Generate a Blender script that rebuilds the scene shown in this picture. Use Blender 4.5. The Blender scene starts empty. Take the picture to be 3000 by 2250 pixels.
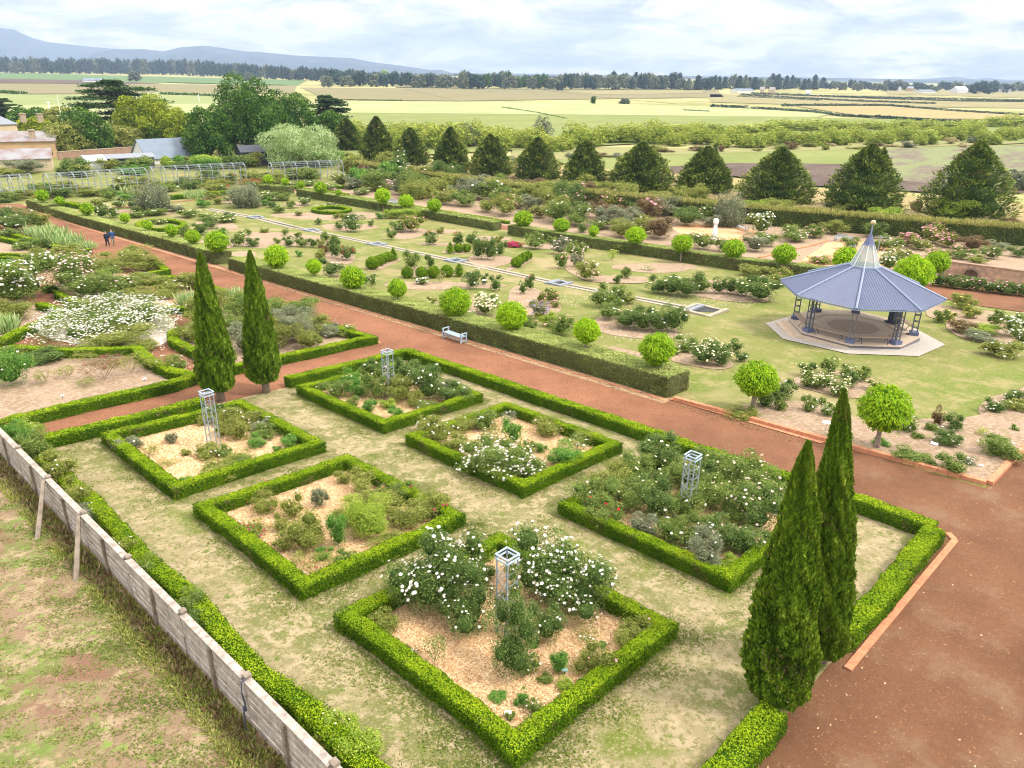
import bpy, math, random
import numpy as np
from mathutils import Vector, Matrix, geometry

# ------------------------------------------------------------------ camera, world, sun, exposure
H = 12.5                       # camera height above the garden slope under it
SX, SY = -0.0547, -0.0419      # the garden falls gently away from the camera
ZP = H - 19.0                  # level of the river flats
F = 2210.0                     # focal length in pixels of the 3000 px wide photograph
R_ = np.array([[0.69485135, 0.26440577, -0.66878337],
               [-0.71898839, 0.27533231, -0.63815971],
               [0.01540456, 0.92427361, 0.3814197]])
sc = bpy.context.scene
cam = bpy.data.cameras.new('camera')
cam.sensor_width = 36.0
cam.lens = F / 3000.0 * 36.0
cam.clip_start = 0.1
cam.clip_end = 40000.0
camo = bpy.data.objects.new('camera', cam)
sc.collection.objects.link(camo)
mw = Matrix([list(R_[0]) + [0], list(R_[1]) + [0], list(R_[2]) + [H], [0, 0, 0, 1]])
camo.matrix_world = mw
sc.camera = camo

SUN_EL, SUN_AZ = math.radians(52), math.radians(-60)   # azimuth of the sun in world xy (from +x towards +y)
sl = bpy.data.lights.new('sun', 'SUN')
sl.energy = 3.0
sl.angle = math.radians(11)
sl.color = (1.0, 0.93, 0.82)
so = bpy.data.objects.new('sun', sl)
sc.collection.objects.link(so)
sd = Vector((math.cos(SUN_EL) * math.cos(SUN_AZ), math.cos(SUN_EL) * math.sin(SUN_AZ), math.sin(SUN_EL)))
so.rotation_euler = sd.to_track_quat('Z', 'Y').to_euler()

w = bpy.data.worlds.new('World')
sc.world = w
w.use_nodes = True
nt = w.node_tree
nt.nodes.clear()


def nd(t, typ, **kw):
    n = t.nodes.new(typ)
    for k, v in kw.items():
        if k.startswith('i_'):
            key = k[2:]
            n.inputs[int(key) if key.isdigit() else key.replace('_', ' ')].default_value = v
        else:
            setattr(n, k, v)
    return n


def lk(t, a, b):
    t.links.new(a, b)


def ramp(t, src, stops, interp='LINEAR'):
    r = t.nodes.new('ShaderNodeValToRGB')
    r.color_ramp.interpolation = interp
    e = r.color_ramp.elements
    while len(e) < len(stops):
        e.new(0.5)
    for i, (p, c) in enumerate(stops):
        e[i].position = p
        if not hasattr(c, '__len__'):
            c = (c, c, c)
        e[i].color = (c[0], c[1], c[2], 1)
    lk(t, src, r.inputs[0])
    return r.outputs[0]


def math_(t, op, a, b=None, clamp=False):
    m = t.nodes.new('ShaderNodeMath')
    m.operation = op
    m.use_clamp = clamp
    for i, x in enumerate((a, b)):
        if x is None:
            continue
        if isinstance(x, (int, float)):
            m.inputs[i].default_value = x
        else:
            lk(t, x, m.inputs[i])
    return m.outputs[0]


def mixc(t, f, a, b):
    m = t.nodes.new('ShaderNodeMix')
    m.data_type = 'RGBA'
    if isinstance(f, (int, float)):
        m.inputs[0].default_value = f
    else:
        lk(t, f, m.inputs[0])
    for i, x in ((6, a), (7, b)):
        if isinstance(x, tuple):
            m.inputs[i].default_value = (x[0], x[1], x[2], 1)
        else:
            lk(t, x, m.inputs[i])
    return m.outputs[2]


sky = nd(nt, 'ShaderNodeTexSky', sky_type='NISHITA', sun_disc=False)
sky.sun_elevation = SUN_EL
sky.sun_rotation = math.radians(90) - SUN_AZ
sky.air_density = 1.0
sky.dust_density = 1.5
skyc = nt.nodes.new('ShaderNodeVectorMath')
skyc.operation = 'SCALE'
lk(nt, sky.outputs[0], skyc.inputs[0])
skyc.inputs['Scale'].default_value = 0.10
tc = nd(nt, 'ShaderNodeTexCoord')
sep = nd(nt, 'ShaderNodeSeparateXYZ')
lk(nt, tc.outputs['Generated'], sep.inputs[0])
zc = math_(nt, 'MAXIMUM', sep.outputs[2], 0.0)
den = math_(nt, 'ADD', zc, 0.12)
# clouds flatten towards the horizon
cmb = nd(nt, 'ShaderNodeCombineXYZ')
lk(nt, sep.outputs[0], cmb.inputs[0])
lk(nt, sep.outputs[1], cmb.inputs[1])
lk(nt, math_(nt, 'MULTIPLY', math_(nt, 'POWER', zc, 0.8), 2.6), cmb.inputs[2])
n1 = nd(nt, 'ShaderNodeTexNoise', i_Scale=5.0, i_Detail=9.0, i_Roughness=0.58, i_Distortion=0.25)
lk(nt, cmb.outputs[0], n1.inputs['Vector'])
n2 = nd(nt, 'ShaderNodeTexNoise', i_Scale=9.0, i_Detail=10.0, i_Roughness=0.62, i_Distortion=0.5)
ofs = nd(nt, 'ShaderNodeVectorMath', operation='ADD')
lk(nt, cmb.outputs[0], ofs.inputs[0])
ofs.inputs[1].default_value = (7.3, 2.2, 1.0)
lk(nt, ofs.outputs[0], n2.inputs['Vector'])
# a closed layer of bright cumulus with blue-grey undersides; a few thin blue openings
base_el = ramp(nt, zc, [(0.0, (0.98, 0.93, 0.91)), (0.04, (0.98, 0.94, 0.91)), (0.10, (0.88, 0.87, 0.86)), (0.2, (1.02, 1.01, 0.99)), (0.45, (1.5, 1.45, 1.38)), (1.0, (2.05, 1.95, 1.82))])
shade = ramp(nt, n2.outputs[0], [(0.36, (0.52, 0.58, 0.70)), (0.44, (0.76, 0.80, 0.87)), (0.51, (1.0, 1.0, 1.0)), (0.60, (1.45, 1.41, 1.36))])
mul = nd(nt, 'ShaderNodeMix', data_type='RGBA', blend_type='MULTIPLY')
mul.inputs[0].default_value = 1.0
lk(nt, base_el, mul.inputs[6])
lk(nt, shade, mul.inputs[7])
blue = nd(nt, 'ShaderNodeMix', data_type='RGBA', blend_type='ADD')
blue.inputs[0].default_value = 1.0
lk(nt, skyc.outputs[0], blue.inputs[6])
blue.inputs[7].default_value = (0.16, 0.27, 0.42, 1)
mask = ramp(nt, n1.outputs[0], [(0.26, 0.0), (0.34, 1.0)])
out_c = mixc(nt, mask, blue.outputs[2], mul.outputs[2])
bg = nd(nt, 'ShaderNodeBackground')
lk(nt, out_c, bg.inputs[0])
bg.inputs[1].default_value = 1.0
wo = nd(nt, 'ShaderNodeOutputWorld')
lk(nt, bg.outputs[0], wo.inputs[0])

sc.view_settings.view_transform = 'Standard'
sc.view_settings.look = 'None'
sc.view_settings.exposure = 0.52
sc.view_settings.gamma = 1.0
sc.render.engine = 'CYCLES'
sc.cycles.max_bounces = 5
sc.cycles.diffuse_bounces = 3
sc.cycles.glossy_bounces = 2
sc.cycles.transmission_bounces = 3
sc.cycles.transparent_max_bounces = 6
sc.cycles.volume_bounces = 0
sc.cycles.use_denoising = True
try:
    sc.cycles.denoiser = 'OPENIMAGEDENOISE'
    sc.cycles.denoising_prefilter = 'ACCURATE'
except Exception:
    pass
sc.cycles.use_adaptive_sampling = False
sc.cycles.filter_width = 1.05

# ------------------------------------------------------------------ helpers: ground and projection
rng = np.random.default_rng(7)
random.seed(7)
CAM = np.array([0, 0, H])


def ground(x, y):
    return np.minimum(np.maximum(SX * x + SY * y, ZP), 1.5)


def P(px, py, h=0.0):
    """photo pixel -> world point on the terrain raised by h"""
    d = R_ @ np.array([(px - 1500) / F, -(py - 1125) / F, -1.0])
    den = d[2] - SX * d[0] - SY * d[1]
    t1 = (h - H) / den if den < 0 else 1e9
    t2 = (ZP + h - H) / d[2] if d[2] < 0 else 1e9
    t = min(t1, t2)
    return CAM + t * d


def Q(p):
    d = R_.T @ (np.asarray(p, float) - CAM)
    return np.array([1500 + F * d[0] / -d[2], 1125 - F * d[1] / -d[2]])


def depth(p):
    return -(R_.T @ (np.asarray(p, float) - CAM))[2]


def tall(p, ytip):
    """height a vertical thing at p must have to reach photo row ytip"""
    lo, hi = 0.0, 60.0
    for _ in range(40):
        m = (lo + hi) / 2
        if Q((p[0], p[1], p[2] + m))[1] > ytip:
            lo = m
        else:
            hi = m
    return lo


# ------------------------------------------------------------------ helpers: objects
COL = sc.collection


def link(name, data=None, parent=None, loc=None):
    o = bpy.data.objects.new(name, data)
    COL.objects.link(o)
    if parent is not None:
        o.parent = parent
    if loc is not None:
        o.location = loc
    return o


def tag(o, label=None, cat=None, group=None, kind=None):
    if label:
        o['label'] = label
    if cat:
        o['category'] = cat
    if group:
        o['group'] = group
    if kind:
        o['kind'] = kind
    return o


REG = []


def reg(o, desc, place, cat, group=None):
    """label is written at the end: what it looks like + where it stands (+ its rank when several match)"""
    REG.append((o, desc, place, cat, group))
    return o


ORD = ['zeroth', 'first', 'second', 'third', 'fourth', 'fifth', 'sixth', 'seventh', 'eighth', 'ninth', 'tenth', 'eleventh', 'twelfth',
       'thirteenth', 'fourteenth', 'fifteenth', 'sixteenth', 'seventeenth', 'eighteenth', 'nineteenth']
TENS = {2: 'twenty', 3: 'thirty', 4: 'forty', 5: 'fifty', 6: 'sixty', 7: 'seventy', 8: 'eighty', 9: 'ninety'}


def ordinal(n):
    if n < 20:
        return ORD[n]
    t, u = divmod(n, 10)
    if t > 9:
        return '%dth' % n
    return (TENS[t][:-1] + 'ieth') if u == 0 else TENS[t] + '-' + ORD[u]


def finish_labels():
    b = {}
    for r in REG:
        b.setdefault((r[1], r[2]), []).append(r)
    for (desc, place), L in b.items():
        L.sort(key=lambda r: Q(r[0].location)[0])
        for i, (o, _, _, cat, group) in enumerate(L):
            lab = desc + ' ' + place
            if len(L) > 1:
                k = i + 1
                if k == 1:
                    lab = 'leftmost ' + lab
                elif k == len(L):
                    lab = 'rightmost ' + lab
                else:
                    lab = lab + ', ' + ordinal(k) + ' from left'
            tag(o, lab, cat, group)


def pymesh(name, verts, faces, mats, mi=None, smooth=False):
    me = bpy.data.meshes.new(name)
    me.from_pydata([tuple(map(float, v)) for v in verts], [], faces)
    for m in mats:
        me.materials.append(m)
    if mi is not None:
        me.polygons.foreach_set('material_index', mi)
    if smooth:
        me.polygons.foreach_set('use_smooth', [True] * len(me.polygons))
    me.update()
    return me


class MB:
    """collects boxes, tubes and lathes into one mesh"""

    def __init__(s):
        s.v, s.f, s.m = [], [], []

    def add(s, v, f, mi=0):
        b = len(s.v)
        s.v += [tuple(x) for x in v]
        s.f += [tuple(i + b for i in q) for q in f]
        s.m += [mi] * len(f)
        return s

    def box(s, c, d, rz=0.0, mi=0, top=1.0):
        hx, hy, hz = d[0] / 2, d[1] / 2, d[2] / 2
        cr, sr = math.cos(rz), math.sin(rz)
        v = []
        for k, z in ((1, -hz), (top, hz)):
            for x, y in ((-hx, -hy), (hx, -hy), (hx, hy), (-hx, hy)):
                x, y = x * k, y * k
                v.append((c[0] + x * cr - y * sr, c[1] + x * sr + y * cr, c[2] + z))
        return s.add(v, [(0, 3, 2, 1), (4, 5, 6, 7), (0, 1, 5, 4), (1, 2, 6, 5), (2, 3, 7, 6), (3, 0, 4, 7)], mi)

    def tube(s, pts, rad, n=6, mi=0, cap=True):
        pts = [Vector(p) for p in pts]
        if not hasattr(rad, '__len__'):
            rad = [rad] * len(pts)
        v, f = [], []
        for i, p in enumerate(pts):
            d = (pts[min(i + 1, len(pts) - 1)] - pts[max(i - 1, 0)])
            d.normalize()
            a = d.cross(Vector((0, 0, 1)) if abs(d.z) < 0.9 else Vector((1, 0, 0)))
            a.normalize()
            b = d.cross(a)
            for k in range(n):
                t = 2 * math.pi * (k + 0.5) / n
                v.append(p + (a * math.cos(t) + b * math.sin(t)) * rad[i])
        for i in range(len(pts) - 1):
            for k in range(n):
                k2 = (k + 1) % n
                f.append((i * n + k, i * n + k2, (i + 1) * n + k2, (i + 1) * n + k))
        if cap:
            f.append(tuple(range(n - 1, -1, -1)))
            f.append(tuple((len(pts) - 1) * n + k for k in range(n)))
        return s.add(v, f, mi)

    def lathe(s, prof, c=(0, 0, 0), n=12, mi=0, a0=0.0, cap=True):
        v, f = [], []
        for r, z in prof:
            for k in range(n):
                t = a0 + 2 * math.pi * k / n
                v.append((c[0] + r * math.cos(t), c[1] + r * math.sin(t), c[2] + z))
        m = len(prof)
        for i in range(m - 1):
            for k in range(n):
                k2 = (k + 1) % n
                f.append((i * n + k, i * n + k2, (i + 1) * n + k2, (i + 1) * n + k))
        if cap:
            f.append(tuple(range(n - 1, -1, -1)))
            f.append(tuple((m - 1) * n + k for k in range(n)))
        return s.add(v, f, mi)

    def build(s, name, mats, parent=None, loc=None, smooth=False):
        if not isinstance(mats, (list, tuple)):
            mats = [mats]
        return link(name, pymesh(name, s.v, s.f, mats, s.m, smooth), parent, loc)


# ------------------------------------------------------------------ materials
def newmat(name):
    m = bpy.data.materials.new(name)
    m.use_nodes = True
    t = m.node_tree
    t.nodes.clear()
    o = t.nodes.new('ShaderNodeOutputMaterial')
    return m, t, o


def leafmat(name, stops, trans=0.34, rough=0.75, patch=0.0, gain=1.0):
    m, t, o = newmat(name)
    a = nd(t, 'ShaderNodeAttribute', attribute_name='v')
    src = a.outputs['Fac']
    if patch:
        g = nd(t, 'ShaderNodeNewGeometry')
        nz = nd(t, 'ShaderNodeTexNoise', i_Scale=0.9, i_Detail=3.0)
        lk(t, g.outputs['Position'], nz.inputs['Vector'])
        src = math_(t, 'ADD', src, math_(t, 'MULTIPLY', math_(t, 'SUBTRACT', nz.outputs[0], 0.5), patch))
    stops = [tuple(min(.9, x * gain) for x in s_) for s_ in stops]
    n = len(stops)
    c = ramp(t, src, [(i / (n - 1), s_) for i, s_ in enumerate(stops)])
    b = nd(t, 'ShaderNodeBsdfPrincipled', i_Roughness=rough)
    b.inputs['Specular IOR Level'].default_value = 0.12
    lk(t, c, b.inputs['Base Color'])
    tr = nd(t, 'ShaderNodeBsdfTranslucent')
    lk(t, c, tr.inputs[0])
    mx = nd(t, 'ShaderNodeMixShader', i_0=trans)
    lk(t, b.outputs[0], mx.inputs[1])
    lk(t, tr.outputs[0], mx.inputs[2])
    lk(t, mx.outputs[0], o.inputs[0])
    return m


def plainmat(name, col, rough=0.6, metal=0.0, var=0.12, scale=6.0, col2=None, bump=0.0, coords='Position', spec=0.4):
    m, t, o = newmat(name)
    g = nd(t, 'ShaderNodeNewGeometry')
    nz = nd(t, 'ShaderNodeTexNoise', i_Scale=scale, i_Detail=6.0, i_Roughness=0.65)
    lk(t, g.outputs['Position'], nz.inputs['Vector'])
    c2 = col2 or tuple(x * (1 - var * 2) for x in col)
    c = ramp(t, nz.outputs[0], [(0.35, c2), (0.62, col)])
    b = nd(t, 'ShaderNodeBsdfPrincipled', i_Roughness=rough, i_Metallic=metal)
    b.inputs['Specular IOR Level'].default_value = spec
    lk(t, c, b.inputs['Base Color'])
    if bump:
        bp = nd(t, 'ShaderNodeBump', i_Strength=bump, i_Distance=0.03)
        lk(t, nz.outputs[0], bp.inputs['Height'])
        lk(t, bp.outputs[0], b.inputs['Normal'])
    lk(t, b.outputs[0], o.inputs[0])
    return m


def groundmat(name, layers, bump=0.4, bscale=25.0, rough=0.9, bdist=0.04):
    """layers: (scale, detail, lo, hi, colour, stretch) blended one over the other"""
    m, t, o = newmat(name)
    g = nd(t, 'ShaderNodeNewGeometry')
    pos = g.outputs['Position']
    cur = layers[0]
    col = cur
    for i, L in enumerate(layers[1:]):
        s_, det, lo, hi, c = L[:5]
        mp = nd(t, 'ShaderNodeMapping')
        mp.inputs['Location'].default_value = (i * 13.7, i * 5.1, 0)
        if len(L) > 5:
            mp.inputs['Rotation'].default_value = (0, 0, L[5][0])
            mp.inputs['Scale'].default_value = (1, L[5][1], 1)
        lk(t, pos, mp.inputs[0])
        nz = nd(t, 'ShaderNodeTexNoise', i_Scale=s_, i_Detail=det, i_Roughness=0.68)
        lk(t, mp.outputs[0], nz.inputs['Vector'])
        f = ramp(t, nz.outputs[0], [(lo, 0.0), (hi, 1.0)])
        col = mixc(t, f, col, c)
    b = nd(t, 'ShaderNodeBsdfPrincipled', i_Roughness=rough)
    b.inputs['Specular IOR Level'].default_value = 0.15
    if isinstance(col, tuple):
        b.inputs['Base Color'].default_value = (*col, 1)
    else:
        lk(t, col, b.inputs['Base Color'])
    if bump:
        nz = nd(t, 'ShaderNodeTexNoise', i_Scale=bscale, i_Detail=5.0, i_Roughness=0.7)
        lk(t, pos, nz.inputs['Vector'])
        bp = nd(t, 'ShaderNodeBump', i_Strength=bump, i_Distance=bdist)
        lk(t, nz.outputs[0], bp.inputs['Height'])
        lk(t, bp.outputs[0], b.inputs['Normal'])
    lk(t, b.outputs[0], o.inputs[0])
    return m


M = {}
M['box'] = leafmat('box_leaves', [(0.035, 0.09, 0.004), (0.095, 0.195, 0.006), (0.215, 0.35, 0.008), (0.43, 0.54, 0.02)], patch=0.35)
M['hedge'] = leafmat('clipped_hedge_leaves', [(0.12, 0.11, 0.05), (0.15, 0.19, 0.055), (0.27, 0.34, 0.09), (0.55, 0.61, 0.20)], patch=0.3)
M['hedge_tall'] = leafmat('tall_hedge_leaves', [(0.05, 0.07, 0.02), (0.10, 0.14, 0.03), (0.26, 0.29, 0.06), (0.52, 0.46, 0.17)], patch=0.3)
M['mop'] = leafmat('mop_leaves', [(0.10, 0.22, 0.008), (0.22, 0.42, 0.01), (0.38, 0.58, 0.015), (0.55, 0.68, 0.03)], trans=0.4)
M['mop2'] = leafmat('mop_leaves_darker', [(0.07, 0.17, 0.008), (0.17, 0.34, 0.01), (0.31, 0.50, 0.015), (0.50, 0.64, 0.03)], trans=0.4)
M['green'] = leafmat('rose_leaves', [(0.07, 0.11, 0.02), (0.145, 0.225, 0.045), (0.26, 0.34, 0.075), (0.46, 0.47, 0.16)])
M['dark'] = leafmat('dark_rose_leaves', [(0.045, 0.085, 0.018), (0.105, 0.175, 0.038), (0.19, 0.275, 0.07), (0.34, 0.40, 0.14)])
M['olive'] = leafmat('olive_leaves', [(0.10, 0.12, 0.02), (0.20, 0.245, 0.045), (0.35, 0.385, 0.085), (0.54, 0.48, 0.18)])
M['bright'] = leafmat('bright_leaves', [(0.05, 0.13, 0.02), (0.11, 0.26, 0.04), (0.20, 0.38, 0.06), (0.33, 0.5, 0.12)])
M['lime'] = leafmat('lime_leaves', [(0.12, 0.2, 0.02), (0.26, 0.38, 0.04), (0.42, 0.52, 0.07), (0.55, 0.6, 0.14)])
M['grey'] = leafmat('grey_leaves', [(0.10, 0.12, 0.06), (0.19, 0.22, 0.12), (0.32, 0.34, 0.21), (0.5, 0.5, 0.34)])
M['brown'] = leafmat('brown_leaves', [(0.09, 0.06, 0.03), (0.19, 0.12, 0.06), (0.26, 0.21, 0.10), (0.38, 0.28, 0.16)])
M['cypress'] = leafmat('cypress_sprays', [(0.035, 0.07, 0.005), (0.085, 0.165, 0.009), (0.155, 0.265, 0.015), (0.31, 0.39, 0.045)], trans=0.15)
M['conifer'] = leafmat('conifer_sprays', [(0.032, 0.06, 0.012), (0.08, 0.135, 0.02), (0.175, 0.24, 0.036), (0.38, 0.40, 0.085)], trans=0.15)
M['tree'] = leafmat('tree_leaves', [(0.014, 0.045, 0.006), (0.035, 0.095, 0.011), (0.075, 0.17, 0.018), (0.18, 0.29, 0.045)], trans=0.15)
M['cedar'] = leafmat('cedar_leaves', [(0.01, 0.032, 0.012), (0.028, 0.07, 0.02), (0.06, 0.12, 0.03), (0.11, 0.18, 0.05)], trans=0.15)
M['gold'] = leafmat('golden_leaves', [(0.07, 0.11, 0.008), (0.17, 0.24, 0.012), (0.30, 0.36, 0.02), (0.43, 0.46, 0.04)], trans=0.15)
M['pale'] = leafmat('pale_willow_leaves', [(0.14, 0.23, 0.06), (0.27, 0.39, 0.13), (0.42, 0.54, 0.24), (0.6, 0.68, 0.38)], trans=0.35)
M['willow'] = leafmat('willow_leaves', [(0.11, 0.17, 0.02), (0.24, 0.31, 0.04), (0.38, 0.43, 0.07), (0.52, 0.52, 0.12)], trans=0.2)
M['belt'] = leafmat('windbreak_leaves', [(0.015, 0.04, 0.035), (0.03, 0.07, 0.055), (0.055, 0.10, 0.075), (0.10, 0.15, 0.10)], trans=0.15)
M['beltgrey'] = leafmat('gum_leaves', [(0.06, 0.085, 0.06), (0.13, 0.16, 0.10), (0.22, 0.24, 0.15), (0.32, 0.32, 0.2)], trans=0.15)
M['straw'] = leafmat('dry_grass', [(0.26, 0.22, 0.09), (0.42, 0.36, 0.17), (0.6, 0.5, 0.27), (0.75, 0.66, 0.42)], trans=0.3)
M['grassy'] = leafmat('grass_blades', [(0.09, 0.13, 0.02), (0.155, 0.20, 0.035), (0.26, 0.275, 0.075), (0.46, 0.39, 0.2)], trans=0.3)
M['chip'] = leafmat('wood_chips', [(0.36, 0.17, 0.08), (0.64, 0.40, 0.19), (0.84, 0.60, 0.35), (0.92, 0.78, 0.55)], trans=0.0, rough=0.8)
M['reed'] = leafmat('iris_blades', [(0.12, 0.22, 0.05), (0.26, 0.4, 0.12), (0.42, 0.54, 0.22), (0.6, 0.66, 0.36)], trans=0.35)


def petal(name, a, b):
    return leafmat(name, [a, tuple((x + y) / 2 for x, y in zip(a, b)), b], trans=0.25, rough=0.6)


M['f_white'] = petal('white_petals', (0.72, 0.66, 0.58), (0.88, 0.87, 0.84))
M['f_cream'] = petal('cream_petals', (0.82, 0.68, 0.42), (0.88, 0.84, 0.66))
M['f_pink'] = petal('pink_petals', (0.72, 0.22, 0.32), (0.86, 0.55, 0.56))
M['f_rose'] = petal('blush_petals', (0.78, 0.48, 0.46), (0.88, 0.76, 0.72))
M['f_red'] = petal('red_petals', (0.35, 0.01, 0.012), (0.62, 0.04, 0.03))
M['f_crimson'] = petal('crimson_petals', (0.35, 0.01, 0.08), (0.62, 0.06, 0.16))
M['f_yellow'] = petal('yellow_petals', (0.8, 0.5, 0.08), (0.88, 0.76, 0.3))
M['f_purple'] = petal('lavender_petals', (0.22, 0.16, 0.32), (0.45, 0.38, 0.55))
M['bark'] = plainmat('bark', (0.34, 0.27, 0.22), 0.9, col2=(0.16, 0.12, 0.10), scale=14, bump=0.6)
M['cane'] = plainmat('canes', (0.22, 0.17, 0.09), 0.8, col2=(0.12, 0.10, 0.05), scale=9)
M['bluegrey'] = plainmat('pale_blue_paint', (0.36, 0.45, 0.54), 0.45, var=0.06)
M['steel'] = plainmat('galvanised_steel', (0.29, 0.33, 0.35), 0.55, 0.0, var=0.08, scale=12)
M['wood_grey'] = None
M['dark_iron'] = plainmat('dark_blue_iron', (0.07, 0.085, 0.12), 0.5, var=0.1)
M['white'] = plainmat('white_paint', (0.8, 0.8, 0.78), 0.5, var=0.05)
M['brick_edge'] = None
M['concrete'] = plainmat('pale_stone', (0.40, 0.35, 0.26), 0.9, col2=(0.27, 0.23, 0.17), scale=2.5, bump=0.3)
# ------------------------------------------------------------------ helpers: leaves
def unit(a):
    return a / np.maximum(np.linalg.norm(a, axis=1, keepdims=True), 1e-9)


def lump(p, f=1.0, seed=0.0):
    """cheap smooth noise, about -1..1"""
    x, y, z = p[:, 0] * f + seed, p[:, 1] * f + seed * 1.7, p[:, 2] * f - seed
    return (np.sin(2.1 * x + 1.3 * y + .7) * np.sin(1.7 * y - 2.3 * z + 1.1) + np.sin(3.9 * z + 1.9 * x) * np.sin(3.1 * y + 2.7 * x + 2.) * .6 + np.sin(6.3 * x + 2 * z) * np.sin(5.7 * y - 4 * z) * .4) / 1.3


def quads(C, U, N, L, B):
    """leaf rhombi: centre, long axis, facing, length, breadth"""
    n = len(C)
    U = unit(U)
    Wd = unit(np.cross(N, U))
    L = np.broadcast_to(np.asarray(L, float), (n,))[:, None]
    B = np.broadcast_to(np.asarray(B, float), (n,))[:, None]
    v = np.empty((n, 4, 3))
    v[:, 0] = C - U * L / 2
    v[:, 1] = C + Wd * B / 2 + U * L * .08
    v[:, 2] = C + U * L / 2
    v[:, 3] = C - Wd * B / 2 + U * L * .08
    return v.reshape(-1, 3)


def leafmesh(name, parts, mats):
    """parts: list of (verts (4n,3), v-values (n,), material index); optional solid (verts, quad faces, v, mi)"""
    V, Fc, vals, mi = [], [], [], []
    b = 0
    for p in parts:
        if len(p) == 3:
            v, val, m = p
            n = len(v) // 4
            f = np.arange(n * 4).reshape(n, 4)
        else:
            v, f, val, m = p
            v = np.asarray(v, float)
            f = np.asarray(f)
            n = len(f)
        V.append(v)
        Fc.append(f + b)
        b += len(v)
        vals.append(np.broadcast_to(val, (n,)))
        mi.append(np.full(n, m))
    V = np.concatenate(V)
    Fc = np.concatenate(Fc)
    vals = np.concatenate(vals)
    mi = np.concatenate(mi)
    n = len(Fc)
    me = bpy.data.meshes.new(name)
    me.vertices.add(len(V))
    me.vertices.foreach_set('co', V.astype(np.float32).ravel())
    me.loops.add(n * 4)
    me.loops.foreach_set('vertex_index', Fc.astype(np.int32).ravel())
    me.polygons.add(n)
    me.polygons.foreach_set('loop_start', np.arange(0, n * 4, 4, dtype=np.int32))
    me.polygons.foreach_set('material_index', mi.astype(np.int32))
    a = me.attributes.new('v', 'FLOAT', 'FACE')
    a.data.foreach_set('value', np.clip(vals, 0, 1).astype(np.float32))
    for m in mats:
        me.materials.append(m)
    me.update(calc_edges=True)
    return me


def ico(c, r, n=8, k=5):
    """low ellipsoid as quads"""
    v, f = [], []
    for i in range(k + 1):
        t = math.pi * (0.04 + 0.92 * i / k)
        for j in range(n):
            a = 2 * math.pi * j / n
            v.append((c[0] + r[0] * math.sin(t) * math.cos(a), c[1] + r[1] * math.sin(t) * math.sin(a), c[2] + r[2] * math.cos(t)))
    for i in range(k):
        for j in range(n):
            f.append((i * n + j, (i + 1) * n + j, (i + 1) * n + (j + 1) % n, i * n + (j + 1) % n))
    return np.array(v), np.array(f)


def blob(g, lobes, n, shell=0.35, low=-0.55, amp=0.16, nf=2.2):
    """points spread through the outer part of ellipsoid lobes, with outward directions"""
    lobes = np.asarray(lobes, float)
    wts = (lobes[:, 3] * lobes[:, 5]) ** 1.0
    k = g.choice(len(lobes), n, p=wts / wts.sum())
    d = unit(g.normal(size=(n, 3)))
    bad = d[:, 2] < low
    d[bad, 2] *= -1
    r = 1 - shell * g.random(n) ** 1.8
    c = lobes[k, :3]
    rad = lobes[k, 3:6]
    s = 1 + amp * lump(c * 3 + d * nf, 1.3, 2.0)
    p = c + d * rad * (r * s)[:, None]
    # drop what lies deep inside another lobe
    keep = np.ones(n, bool)
    for L in lobes:
        q = (p - L[:3]) / L[3:6]
        keep &= ~((q ** 2).sum(1) < 0.42)
    out = unit(d / rad)
    return p[keep], out[keep]


# ------------------------------------------------------------------ hedges
def ring(pts, w, closed):
    pts = [np.array(p[:2], float) for p in pts]
    n = len(pts)
    L, R = [], []
    for i in range(n):
        a = pts[i - 1] if (i > 0 or closed) else None
        c = pts[(i + 1) % n] if (i < n - 1 or closed) else None
        d1 = (pts[i] - a) if a is not None else (c - pts[i])
        d2 = (c - pts[i]) if c is not None else (pts[i] - a)
        d1 /= np.linalg.norm(d1)
        d2 /= np.linalg.norm(d2)
        n1 = np.array([-d1[1], d1[0]])
        n2 = np.array([-d2[1], d2[0]])
        m = n1 + n2
        m /= np.linalg.norm(m)
        k = 1 / max(0.45, m @ n1)
        L.append(pts[i] + m * k * w / 2)
        R.append(pts[i] - m * k * w / 2)
    return np.array(L), np.array(R)


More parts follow.
